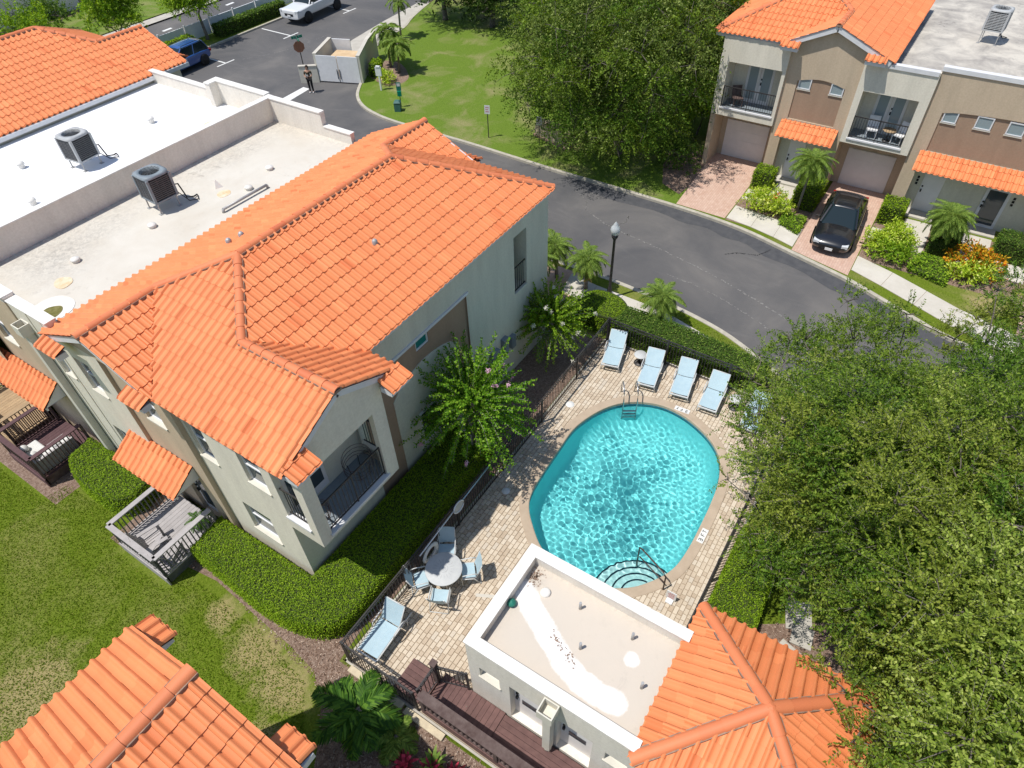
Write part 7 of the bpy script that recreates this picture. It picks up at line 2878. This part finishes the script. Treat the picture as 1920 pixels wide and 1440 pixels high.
scatter_grass('grass_blades', [(-3.5, 9.2), (0.5, 9.2), (1.6, 7.9), (2.5, 8.8), (2.85, 11), (2.9, 14.0), (2.2, 14.3), (2.2, 16.8), (3.0, 17.2), (2.9, 20.4), (2.1, 20.6), (2.0, 24), (-3.5, 24)], 90000, 501)
scatter_grass('grass_blades', [(20.3, 8.2), (20.5, 6.6), (20.2, 4.4), (19.9, 2.0), (20.6, 2.2), (21.2, 3.4), (21.7, 4.7), (22.1, 6.2), (22.4, 8.2)], 9000, 502)


def scatter_chips(name, poly, n, seed, mat):
    rng = np.random.default_rng(seed)
    xs, ys = [p[0] for p in poly], [p[1] for p in poly]
    p = np.stack([rng.uniform(min(xs), max(xs), n), rng.uniform(min(ys), max(ys), n), np.full(n, LZ+0.012)], 1)
    p = p[np.array([inside((a, b), poly) for a, b in p[:, :2]])]
    m_ = len(p)
    stuff(quad_obj(name, leaf_quads(p, rng.normal(size=(m_, 3))*np.array([1, 1, 0.25])+np.array([0, 0, 0.1]), rng.uniform(0.04, 0.10, m_), rng.uniform(0.015, 0.035, m_), rng, 0.6), MAT[mat]))


leaf_mat('bark_chip', [(0.0, (0.13, 0.075, 0.05)), (0.5, (0.27, 0.18, 0.13)), (0.85, (0.42, 0.31, 0.24)), (1.0, (0.60, 0.50, 0.40))], 0.0, 0.9, 0.1)
scatter_chips('wood_chips', [(3.2, 12.4), (2.9, 10.8), (2.75, 9.6), (2.7, 8.7), (2.3, 8.0), (1.7, 7.5), (1.0, 7.0), (0.6, 4.6), (0.5, 1.8), (3.4, 1.8), (3.42, 8.4), (4.2, 8.5), (3.5, 9.4), (3.1, 11)], 16000, 505, 'bark_chip')
scatter_chips('wood_chips', [(8.4, 0.1), (10.5, -0.9), (11.5, -2.4), (10.2, -4.4), (6.6, -5.0), (8.4, -2)], 6000, 506, 'bark_chip')
# ------------------------------------------------------------------ vehicles
def loft(mb, secs, smooth=True, cap=True):
    """secs: rings of equal length"""
    n = len(secs[0])
    vs = [p for s in secs for p in s]
    fs = [(i*n+k, i*n+(k+1) % n, (i+1)*n+(k+1) % n, (i+1)*n+k) for i in range(len(secs)-1) for k in range(n)]
    if cap:
        fs.append(tuple(range(n-1, -1, -1)))
        fs.append(tuple((len(secs)-1)*n+k for k in range(n)))
    mb.add(vs, fs, smooth)


def body_ring(x, w, z0, zs, zt, wt):
    """car cross-section: sill z0, shoulder zs, top zt with half widths w and wt"""
    h = [(w*0.86, z0), (w*0.98, z0+0.10), (w, (z0+zs)/2+0.02), (w*0.985, zs-0.03), (w*0.94, zs+0.01), (wt, (zs+zt)/2+0.01), (wt*0.55, zt), (0.0, zt+0.006)]
    return [(x, y, z) for y, z in h]+[(x, -y, z) for y, z in h[-2::-1]]


def wheel(host, x, y, r, w=0.21):
    s = 1 if y > 0 else -1
    m = MB()
    prof = [(r*0.62, -w/2), (r*0.93, -w/2), (r, -w/2+0.03), (r, w/2-0.03), (r*0.93, w/2), (r*0.62, w/2)]
    n = 24
    vs = [(x+a*math.cos(2*math.pi*k/n), y+b, r+a*math.sin(2*math.pi*k/n)) for a, b in prof for k in range(n)]
    m.add(vs, [(i*n+k, i*n+(k+1) % n, (i+1)*n+(k+1) % n, (i+1)*n+k) for i in range(len(prof)-1) for k in range(n)], True)
    wh = m.build('wheel', MAT['rubber'], host)
    m = MB()
    yy = y+s*(w/2-0.03)
    for k in range(5):
        a = 2*math.pi*k/5+0.3
        m.bar((x, yy, r), (x+r*0.6*math.cos(a), yy, r+r*0.6*math.sin(a)), 0.07, 0.03, (0, 1, 0))
    m.add([(x+r*0.62*math.cos(2*math.pi*k/24), yy-s*0.05, r+r*0.62*math.sin(2*math.pi*k/24)) for k in range(24)], [tuple(range(24))])
    m.build('rim', MAT['rim'], wh)
    return wh


def car(label, cat, loc, rz, paint, kind):
    """front towards +x"""
    t = thing(cat.replace(' ', '_'), label, cat, loc, rz)
    if kind == 'sedan':
        L, W, r, wb = 4.75, 0.91, 0.33, 1.38
        st = [(-2.37, 0.66, .42, .62, .70, .5), (-2.30, 0.80, .30, .78, .90, .62), (-2.05, .88, .25, .84, .97, .70), (-1.4, .905, .22, .86, .99, .76), (-0.4, .91, .20, .86, .96, .78), (0.6, .91, .20, .84, .94, .78), (1.0, .905, .21, .80, .93, .74), (1.6, .895, .22, .74, .86, .70), (2.1, .85, .24, .66, .77, .62), (2.32, .74, .28, .58, .66, .52), (2.40, .56, .36, .50, .56, .38)]
        cab = dict(rf=(-0.95, 0.25), base=(-1.95, 1.15), zb=0.93, zr=1.44, wb=.80, wr=.58)
    elif kind == 'suv':
        L, W, r, wb = 4.5, 0.91, 0.35, 1.35
        st = [(-2.2, 0.70, .5, .75, .85, .55), (-2.15, .85, .36, .9, 1.0, .70), (-1.5, .905, .28, .98, 1.06, .78), (0.5, .91, .26, .96, 1.04, .78), (1.0, .905, .27, .92, 1.03, .76), (1.7, .88, .29, .86, .97, .70), (2.05, .80, .33, .74, .84, .6), (2.2, .6, .42, .6, .68, .4)]
        cab = dict(rf=(-1.75, 0.2), base=(-2.1, 1.05), zb=1.02, zr=1.62, wb=.82, wr=.64)
    else:
        L, W, r, wb = 5.9, 1.0, 0.41, 1.85
        st = [(-2.95, .98, .62, 1.18, 1.20, .9), (-2.9, 1.0, .55, 1.24, 1.26, .92), (-1.0, 1.01, .48, 1.26, 1.28, .92), (0.8, 1.01, .48, 1.22, 1.26, .90), (1.3, 1.0, .50, 1.18, 1.30, .88), (2.3, .99, .50, 1.10, 1.22, .86), (2.80, .99, .46, 1.12, 1.20, .88), (2.93, .97, .46, 1.10, 1.16, .86), (2.98, .96, .48, 1.06, 1.12, .85), (3.0, .90, .55, 1.0, 1.04, .8)]
        cab = dict(rf=(-0.75, 0.75), base=(-0.98, 1.4), zb=1.25, zr=1.93, wb=.86, wr=.70)
    m = MB()
    loft(m, [body_ring(x, w, z0, zs, zt, wt) for x, w, z0, zs, zt, wt in st])
    o = m.build('body', MAT[paint], t)
    sb = o.modifiers.new('sub', 'SUBSURF')
    sb.levels = sb.render_levels = 2
    c = cab
    # cabin: painted roof and pillars over dark glass
    g = MB()

    def ring(z, x0, x1, w):
        k = 0.12
        return [(x1, w-k, z), (x1, -w+k, z), (x1-k, -w, z), (x0+k, -w, z), (x0, -w+k, z), (x0, w-k, z), (x0+k, w, z), (x1-k, w, z)]
    loft(g, [ring(c['zb']-0.06, c['base'][0], c['base'][1], c['wb']), ring(c['zr']-0.045, c['rf'][0]-0.04, c['rf'][1]+0.04, c['wr']+0.02)], False)
    g.build('windows', MAT['car_glass'], t)
    p = MB()
    n = 7
    vs = []
    for i in range(n):
        u = i/(n-1)
        x = c['rf'][0]-0.06+(c['rf'][1]-c['rf'][0]+0.12)*u
        for j in range(7):
            v = j/6*2-1
            vs.append((x, v*(c['wr']+0.03), c['zr']-0.05*abs(v)**3-0.03*abs(2*u-1)**3))
    p.add(vs, [(i*7+j, (i+1)*7+j, (i+1)*7+j+1, i*7+j+1) for i in range(n-1) for j in range(6)], True)
    so = p.build('roof', MAT[paint], t)
    sd_ = so.modifiers.new('solid', 'SOLIDIFY')
    sd_.thickness = 0.03
    for s in (-1, 1):
        for (xa, xb) in ((c['base'][1]-0.06, c['rf'][1]), (c['base'][0]+0.06, c['rf'][0]), ((c['base'][0]+c['base'][1])/2-0.1, (c['rf'][0]+c['rf'][1])/2-0.1)):
            q = MB()
            q.bar((xa, s*(c['wb']-0.02), c['zb']-0.03), (xb, s*(c['wr']+0.01), c['zr']-0.05), 0.07, 0.05)
            q.build('pillar', MAT[paint], t)
        q = MB()
        q.obox((c['base'][1]-0.28, s*(c['wb']+0.18), c['zb']+0.07), (0.05, 0, 0), (0, 0.09, 0), (0, 0, 0.06))
        q.build('mirror', MAT[paint], t)
        for x in (-wb, wb):
            q = MB()
            q.lathe([(0, 0), (r*1.16, 0), (r*1.16, 0.02), (0, 0.02)], (0, 0, 0), 24)
            a = q.build('wheel_arch', MAT['black'], t)
            a.rotation_euler = (math.pi/2, 0, 0)
            a.location = (x, s*(W-0.01) if s < 0 else s*(W+0.01), r+0.03)
            wheel(t, x, s*(W-0.09), r)
        q = MB()
        xf = st[-2][0]
        zf = st[-2][3]
        q.obox((xf-0.10, s*(st[-2][1]-0.12), zf+0.02), (0.12, 0, -0.01), (-0.03*s, 0.13, 0), (0, 0, 0.06))
        q.build('headlight', MAT['lamp_lens'], t)
        q = MB()
        q.obox((st[1][0]+0.02, s*(st[1][1]-0.10), st[1][3]-0.06), (0.06, 0, 0), (0, 0.12, 0), (0, 0, 0.07))
        q.build('tail_light', MAT['tail_red'], t)
    q = MB()
    q.obox((st[-1][0]-0.04, 0, (st[-1][2]+st[-1][3])/2+0.03), (0.05, 0, 0), (0, 0.45, 0), (0, 0, 0.09))
    q.build('grille', MAT['black'], t)
    q = MB()
    q.obox((st[-1][0]+0.02, 0, (st[-1][2]+st[-1][3])/2-0.03), (0.012, 0, 0), (0, 0.16, 0), (0, 0, 0.06))
    q.build('number_plate', MAT['white_paint'], t)
    if kind == 'pickup':
        q = MB()
        q.box(-2.80, -1.08, -0.80, 0.80, 1.0, 1.285)
        q.build('cargo_bed', MAT['black'], t)
    if kind == 'suv':
        for s in (-1, 1):
            q = MB()
            q.tube([(-1.6, s*0.58, 1.64), (-1.5, s*0.58, 1.68), (0.0, s*0.58, 1.68), (0.1, s*0.58, 1.63)], 0.018, 6)
            q.build('roof_rail', MAT['black'], t)
    return t


car('black four door sedan parked nose out on the brick driveway', 'sedan', (31.62, 2.38, LZ+0.012), math.radians(183), 'car_black', 'sedan')
car('white crew cab pickup truck in the car park by the hedge', 'pickup', (43.2, 48.45, 0.004), math.radians(184), 'car_white', 'pickup')
car('blue compact suv parked behind the far tiled roof', 'suv', (29.5, 48.3, 0.004), math.radians(184), 'car_blue', 'suv')

# ------------------------------------------------------------------ bin store, signs, lamp, boxes
bs_ = thing('bin_store', 'walled bin store with white double gates at the car park corner', 'enclosure', (34.8, 36.6, 0))
fl, fr, bl_, br = Vector((32.75, 37.72, 0)), Vector((33.85, 34.75, 0)), Vector((35.6, 39.0, 0)), Vector((36.6, 36.4, 0))


def bwall(a, b, h, t=0.2, name='wall'):
    m = MB()
    m.bar(a+Vector((0, 0, h/2)), b+Vector((0, 0, h/2)), t, h)
    o = m.build(name, MAT['trim_cream'], bs_, True)
    m = MB()
    m.bar(a+Vector((0, 0, h+0.03)), b+Vector((0, 0, h+0.03)), t+0.06, 0.06)
    m.build('wall_cap', MAT['slab'], o, True)


bwall(fl, bl_, 1.85)
bwall(fr, br, 1.85)
bwall(br, Vector((38.3, 37.2, 0)), 1.85)
bwall(fl, Vector((32.0, 38.75, 0)), 1.1)
m = MB()
m.bar(bl_.lerp(br, 0.02)+Vector((0, 0, 0.95)), bl_.lerp(br, 0.55)+Vector((0, 0, 0.95)), 0.08, 1.75)
m.build('back_gate', MAT['white_paint'], bs_, True)
for a, b in ((0.02, 0.49), (0.51, 0.98)):
    m = MB()
    p, q = fl.lerp(fr, a), fl.lerp(fr, b)
    m.bar(p+Vector((0, 0, 0.95)), q+Vector((0, 0, 0.95)), 0.06, 1.7)
    gt = m.build('gate', MAT['white_paint'], bs_, True)
    m = MB()
    k = fl.lerp(fr, 0.47 if a < 0.3 else 0.53)+Vector((-0.06, -0.02, 0))
    m.bar(k+Vector((0, 0, 0.3)), k+Vector((0, 0, 0.95)), 0.03)
    m.build('latch', MAT['black'], gt, True)
m = MB()
c_ = (fl+fr+bl_+br)/4
m.obox(c_+Vector((0.35, 0.25, 0.60)), (0.75, 0.30, 0), (-0.32, 0.85, 0), (0, 0, 0.60))
o = tag(m.build('wood_crate', MAT['plywood']), 'big plywood topped bin inside the walled bin store', 'bin')

t = thing('stop_sign', 'brown backed octagonal stop sign with green street name plates on a pole', 'sign', (32.5, 38.75, 0))
m = MB()
m.tube([(0, 0, 0), (0, 0, 3.05)], 0.035, 8)
m.build('pole', MAT['black_metal'], t)
fd = Vector((-0.62, -0.78, 0)).normalized()
sdv = Vector((fd.y, -fd.x, 0))
m = MB()
pts = [(0.38*math.cos(math.pi/8+math.pi/4*k), 0.38*math.sin(math.pi/8+math.pi/4*k)) for k in range(8)]
m.add([sdv*a+Vector((0, 0, 2.25+b))+fd*0.06 for a, b in pts]+[sdv*a+Vector((0, 0, 2.25+b))+fd*0.03 for a, b in pts], [tuple(range(8)), tuple(range(15, 7, -1))]+[(k, (k+1) % 8, 8+(k+1) % 8, 8+k) for k in range(8)])
m.build('plate', MAT['sign_back'], t)
for k, (ang, z) in enumerate(((0.25, 2.86), (1.8, 2.74))):
    d = Vector((math.cos(ang)*sdv.x-math.sin(ang)*sdv.y, math.sin(ang)*sdv.x+math.cos(ang)*sdv.y, 0))
    m = MB()
    m.bar(d*-0.38+Vector((0, 0, z)), d*0.38+Vector((0, 0, z)), 0.02, 0.17)
    pl = m.build('street_name_plate', MAT['sign_green'], t)
    m = MB()
    nn = Vector((d.y, -d.x, 0))
    for i in range(6):
        x = -0.27+0.10*i
        for s in (-1, 1):
            m.bar(d*x+nn*s*0.012+Vector((0, 0, z-0.045)), d*(x+0.03)+nn*s*0.012+Vector((0, 0, z+0.045)), 0.004, 0.022, (0, 0, 1) if i % 2 else tuple(nn))
    stuff(m.build('lettering', MAT['white_paint'], pl))

t = thing('notice_post', 'white mailbox shaped notice board on a white post in the lawn', 'post', (33.6, 32.8, LZ), math.radians(20))
m = MB()
m.box(-0.05, 0.05, -0.05, 0.05, 0, 1.35)
m.build('post', MAT['white_paint'], t)
m = MB()
m.box(-0.06, 0.06, -0.20, 0.20, 0.95, 1.50)
m.box(-0.08, 0.08, -0.14, 0.14, 1.50, 1.58)
m.build('board', MAT['white_paint'], t)
t = thing('waste_station', 'green dog waste station on a post in the lawn', 'waste station', (32.2, 29.9, LZ), math.radians(35))
m = MB()
m.bar((0, 0, 0), (0, 0, 1.3), 0.05)
m.build('post', MAT['green_box'], t)
m = MB()
m.box(-0.03, 0.0, -0.15, 0.15, 1.05, 1.55)
m.build('sign_plate', MAT['green_paint'], t)
m = MB()
m.box(-0.12, 0.0, -0.13, 0.13, 0.72, 1.03)
m.build('bag_box', MAT['sign_green'], t)
m = MB()
m.box(-0.035, -0.03, -0.1, 0.1, 1.32, 1.5)
m.build('notice', MAT['white_paint'], t)
t = thing('utility_box', 'small dark green utility pedestal beside the dog waste station', 'utility box', (31.65, 29.7, LZ), math.radians(30))
m = MB()
m.box(-0.2, 0.2, -0.2, 0.2, 0, 0.55)
m.build('body', MAT['green_box'], t)
m = MB()
m.add([(-0.22, -0.22, 0.55), (0.22, -0.22, 0.55), (0.22, 0.22, 0.55), (-0.22, 0.22, 0.55), (-0.12, -0.12, 0.66), (0.12, -0.12, 0.66), (0.12, 0.12, 0.66), (-0.12, 0.12, 0.66)], [(4, 5, 6, 7), (0, 1, 5, 4), (1, 2, 6, 5), (2, 3, 7, 6), (3, 0, 4, 7)])
m.build('lid', MAT['green_box'], t)
for i, (x, y, h, lab) in enumerate(((31.4, 22.5, 1.95, 'small white parking sign on a thin black pole in the lawn'), (32.1, 19.4, 1.7, 'small white notice on a thin black pole before the tan monument sign'))):
    t = thing('small_sign', lab, 'sign', (x, y, LZ), math.radians(200))
    m = MB()
    m.bar((0, 0, 0), (0, 0, h), 0.045)
    m.build('pole', MAT['black_metal'], t)
    m = MB()
    m.box(0.025, 0.04, -0.16, 0.16, h-0.5, h)
    pl = m.build('plate', MAT['white_paint'], t)
    m = MB()
    for k in range(3):
        m.box(0.041, 0.044, -0.10, 0.10-0.04*(k % 2), h-0.14-0.12*k, h-0.11-0.12*k)
    stuff(m.build('lettering', MAT['red_paint'], pl))
t = thing('monument_sign', 'low tan rounded monument wall under the drooping lawn tree', 'sign', (32.9, 18.9, LZ), math.radians(75))
m = MB()
pts = smooth_line([(-1.3, 0), (-1.3, 0.75), (-0.9, 1.0), (0, 1.05), (0.9, 1.0), (1.3, 0.75), (1.3, 0)], 4)
n_ = len(pts)
m.add([(x, -0.25, z) for x, z in pts]+[(x, 0.25, z) for x, z in pts], [tuple(range(n_)), tuple(range(2*n_-1, n_-1, -1))]+[(k, n_+k, n_+k+1, k+1) for k in range(n_-1)])
m.build('wall', MAT['stucco_tan'], t)
m = MB()
m.box(-1.4, 1.4, -0.32, 0.32, 0, 0.12)
m.build('base', MAT['stucco_brown'], t)

t = thing('lamp_post', 'black lamp post with acorn glass globe at the road bend', 'lamp post', (21.35, 9.35, LZ))
m = MB()
m.lathe([(0.17, 0), (0.17, 0.12), (0.12, 0.2), (0.10, 0.55), (0.075, 0.62), (0.06, 0.7), (0.052, 3.0), (0.075, 3.02), (0.055, 3.06)], (0, 0, 0), 14)
m.build('post', MAT['black_metal'], t)
m = MB()
m.lathe([(0.055, 3.04), (0.12, 3.10), (0.14, 3.2), (0.10, 3.24)], (0, 0, 0), 14)
m.build('collar', MAT['black_metal'], t)
m = MB()
m.lathe([(0.10, 3.22), (0.185, 3.36), (0.20, 3.48), (0.16, 3.60), (0.10, 3.66), (0.085, 3.72), (0.03, 3.80), (0.0, 3.84)], (0, 0, 0), 18)
m.build('globe', MAT['globe'], t)
t = thing('light_pole', 'tall pale metal street light pole behind the bright yellow green tree', 'light pole', (33.0, 62.9, LZ))
m = MB()
m.tube([(0, 0, 0), (0, 0, 7.5)], 0.11, 10, 0.07)
m.build('pole', MAT['galvanised'], t)

# white vinyl fence along the street
t = thing('vinyl_fence', 'white vinyl fence between the car park hedge and the street', 'fence', (36, 52.4, LZ))
x = 26.0
while x < 46:
    for nm, q in (('panel', (x+0.1, x+2.3, 52.37, 52.41, LZ+0.05, LZ+1.05)), ('rail', (x+0.1, x+2.3, 52.35, 52.43, LZ+1.05, LZ+1.13)), ('post', (x, x+0.1, 52.34, 52.44, LZ-0.02, LZ+1.25))):
        m = MB()
        m.box(*q)
        m.build(nm, MAT['white_paint'], t, True)
    x += 2.4
# grey wall and building beyond the street, far corner
t = thing('grey_building', 'pale lilac grey building beyond the street, far behind the roofs', 'building', (28, 72, 0))
m = MB()
m.box(21.0, 34.5, 69.0, 80, 0, 3.4)
m.build('wall', MAT['stucco_white'], t, True)
m = MB()
m.box(20.8, 34.7, 68.8, 80.2, 3.4, 3.65)
m.build('parapet', MAT['trim'], t, True)
m = MB()
m.box(25.0, 26.2, 68.93, 69.0, 0.0, 2.3)
m.build('door', MAT['unit_dark'], t, True)
sheet('street_marking', [(34.0, 56.6), (34.9, 56.65), (34.9, 56.95), (34.0, 56.9)], 0.028, MAT['paint_white'])
sheet('street_marking', [(41.2, 57.3), (42.1, 57.35), (42.1, 57.65), (41.2, 57.6)], 0.028, MAT['paint_white'])

# pale path pads under the oaks
for k_, (x, y, w, d, a) in enumerate(((11.3, -1.75, 0.45, 0.35, 0.3), (10.75, -2.0, 0.30, 0.28, 0.1), (9.95, -1.75, 0.40, 0.30, -0.3))):
    m = MB()
    u = Vector((math.cos(a), math.sin(a), 0))
    m.obox((x, y, LZ+0.02+0.006*k_), u*w, Vector((-u.y, u.x, 0))*d, (0, 0, 0.03))
    structure(m.build('path_pad', MAT['concrete']))

# ------------------------------------------------------------------ the person by the stop sign
def skin_body(name, verts, edges, radii, mat, parent, root=0):
    me = bpy.data.meshes.new(name)
    me.from_pydata(verts, edges, [])
    me.materials.append(mat)
    o = link(bpy.data.objects.new(name, me), parent)
    sk = o.modifiers.new('skin', 'SKIN')
    sk.use_smooth_shade = True
    for i, r_ in enumerate(radii):
        me.skin_vertices[0].data[i].radius = r_ if isinstance(r_, tuple) else (r_, r_)
        me.skin_vertices[0].data[i].use_root = (i == root)
    sub = o.modifiers.new('sub', 'SUBSURF')
    sub.levels = sub.render_levels = 2
    return o


t = thing('person', 'person in dark olive top and black trousers standing by the stop sign holding something', 'person', (31.15, 36.9, 0.004), math.radians(215))
V_ = [(0, 0, 0.95), (0, 0, 1.12), (0, 0, 1.32), (0, 0, 1.45), (0.01, 0, 1.52), (0.02, 0, 1.62), (0.02, 0, 1.70),
      (0, 0.10, 0.90), (0.02, 0.10, 0.48), (0, 0.11, 0.08), (0.12, 0.13, 0.03), (0, -0.10, 0.90), (0.0, -0.10, 0.48), (-0.03, -0.11, 0.08), (0.09, -0.13, 0.03),
      (0, 0.18, 1.40), (0.03, 0.25, 1.14), (0.22, 0.16, 1.12), (0.30, 0.10, 1.18), (0, -0.18, 1.40), (0.03, -0.25, 1.14), (0.22, -0.14, 1.10), (0.30, -0.06, 1.17)]
E_ = [(0, 1), (1, 2), (2, 3), (3, 4), (4, 5), (5, 6), (0, 7), (7, 8), (8, 9), (9, 10), (0, 11), (11, 12), (12, 13), (13, 14), (3, 15), (15, 16), (16, 17), (17, 18), (3, 19), (19, 20), (20, 21), (21, 22)]
R_ = [(0.16, 0.115), (0.135, 0.10), (0.16, 0.115), (0.12, 0.09), 0.052, 0.095, 0.075, 0.085, 0.062, 0.042, 0.035, 0.085, 0.062, 0.042, 0.035, 0.055, 0.042, 0.032, 0.03, 0.055, 0.042, 0.032, 0.03]
skin_body('body', V_, E_, R_, MAT['skin'], t)
sel = [0, 1, 2, 3, 15, 19]
skin_body('shirt', [V_[i] for i in sel]+[(0.02, 0.235, 1.22), (0.02, -0.235, 1.22)], [(0, 1), (1, 2), (2, 3), (3, 4), (4, 6), (3, 5), (5, 7)], [(0.175, 0.13), (0.152, 0.117), (0.178, 0.132), (0.135, 0.105), 0.068, 0.068, 0.056, 0.056], MAT['cloth_olive'], t)
sel = [0, 7, 8, 9, 11, 12, 13]
skin_body('trousers', [V_[i] for i in sel], [(0, 1), (1, 2), (2, 3), (0, 4), (4, 5), (5, 6)], [(0.172, 0.128), 0.10, 0.075, 0.056, 0.10, 0.075, 0.056], MAT['cloth_black'], t)
m = MB()
m.lathe([(0.0, 0.135), (0.06, 0.12), (0.105, 0.06), (0.112, 0.0), (0.10, -0.08), (0.06, -0.14), (0.0, -0.15)], (-0.025, 0, 1.66), 14)
m.build('hair', MAT['hair_dark'], t)
for s in (-1, 1):
    for k in range(4):
        m = MB()
        m.tube([(0.30, s*0.08+0.016*(k-1.5), 1.18), (0.34, s*0.06+0.016*(k-1.5), 1.20), (0.35, s*0.03+0.014*(k-1.5), 1.22)], 0.009, 5)
        m.build('finger', MAT['skin'], t)
for s in (-1, 1):
    m = MB()
    m.obox((0.055, s*0.115, 0.045), (0.13, 0, 0), (0, 0.05, 0), (0, 0, 0.045))
    sh = m.build('shoe', MAT['white_paint'], t)
    sb = sh.modifiers.new('sub', 'SUBSURF')
    sb.levels = sb.render_levels = 2
m = MB()
m.box(0.31, 0.35, -0.08, 0.08, 1.16, 1.28)
o = tag(m.build('tablet', MAT['unit_light']), 'small pale device held by the person at the stop sign', 'device')
o.location = (31.15, 36.9, 0.004)
o.rotation_euler = (0, 0, math.radians(215))


# cracks and sealed seams in the asphalt
def crack(pts, w, mat, seed, z=0.009):
    rng = np.random.default_rng(seed)
    line = smooth_line(pts, 40)
    line = [(x+rng.normal()*0.022, y+rng.normal()*0.022) for x, y in line]
    m = MB()
    for a, b in zip(line, line[1:]):
        if rng.uniform() < 0.45:
            continue
        d = Vector((b[0]-a[0], b[1]-a[1], 0))
        if d.length < 1e-6:
            continue
        s = Vector((-d.y, d.x, 0)).normalized()*w*rng.uniform(0.4, 1.3)/2
        A, B = Vector((a[0], a[1], z)), Vector((b[0], b[1], z))
        m.quad(A-s, B-s, B+s, A+s)
    structure(m.build('road_crack', MAT[mat]))


plain('crack_pale', (0.27, 0.26, 0.245), (0.14, 0.135, 0.13), 9, 0.9)
plain('crack_dark', (0.035, 0.035, 0.037), None, 1, 0.9)
crack([(27.4, 13.8), (26.6, 12.0), (26.2, 9.8), (25.7, 7.4), (25.0, 5.0), (24.1, 2.6), (23.2, 0.4)], 0.07, 'crack_pale', 1)
crack([(27.4, 13.8), (28.2, 14.2), (28.8, 15.2)], 0.05, 'crack_pale', 2)
crack([(26.6, 12.1), (27.3, 11.5), (27.9, 11.6)], 0.05, 'crack_pale', 3)
crack([(28.6, 4.6), (27.9, 5.0), (27.6, 5.8), (27.2, 6.3)], 0.04, 'crack_dark', 4)
crack([(24.4, 8.0), (24.2, 6.2), (23.7, 4.5), (23.0, 2.8)], 0.05, 'crack_pale', 5)
crack([(27.0, 22.0), (26.4, 27.0), (26.6, 32.0)], 0.05, 'crack_pale', 6)
crack([(33.0, 46.0), (36.0, 44.5), (40.0, 44.0)], 0.05, 'crack_pale', 7)
# darker sealed strip along the gutter
a_ = [p for p in OUT_K if -6 < p[1] < 16]
b_ = offset_line(a_, -0.95)
c_ = offset_line(a_, -0.11)
rng = np.random.default_rng(9)
m = MB()
for i in range(len(a_)-1):
    m.quad((c_[i][0], c_[i][1], 0.006), (b_[i][0]+0.12*math.sin(i*1.3), b_[i][1], 0.006), (b_[i+1][0]+0.12*math.sin((i+1)*1.3), b_[i+1][1], 0.006), (c_[i+1][0], c_[i+1][1], 0.006))
plain('asphalt_sealed', (0.060, 0.062, 0.068), (0.090, 0.090, 0.094), 2.5, 0.85, 0.3, 60)
structure(m.build('road_seal', MAT['asphalt_sealed']))
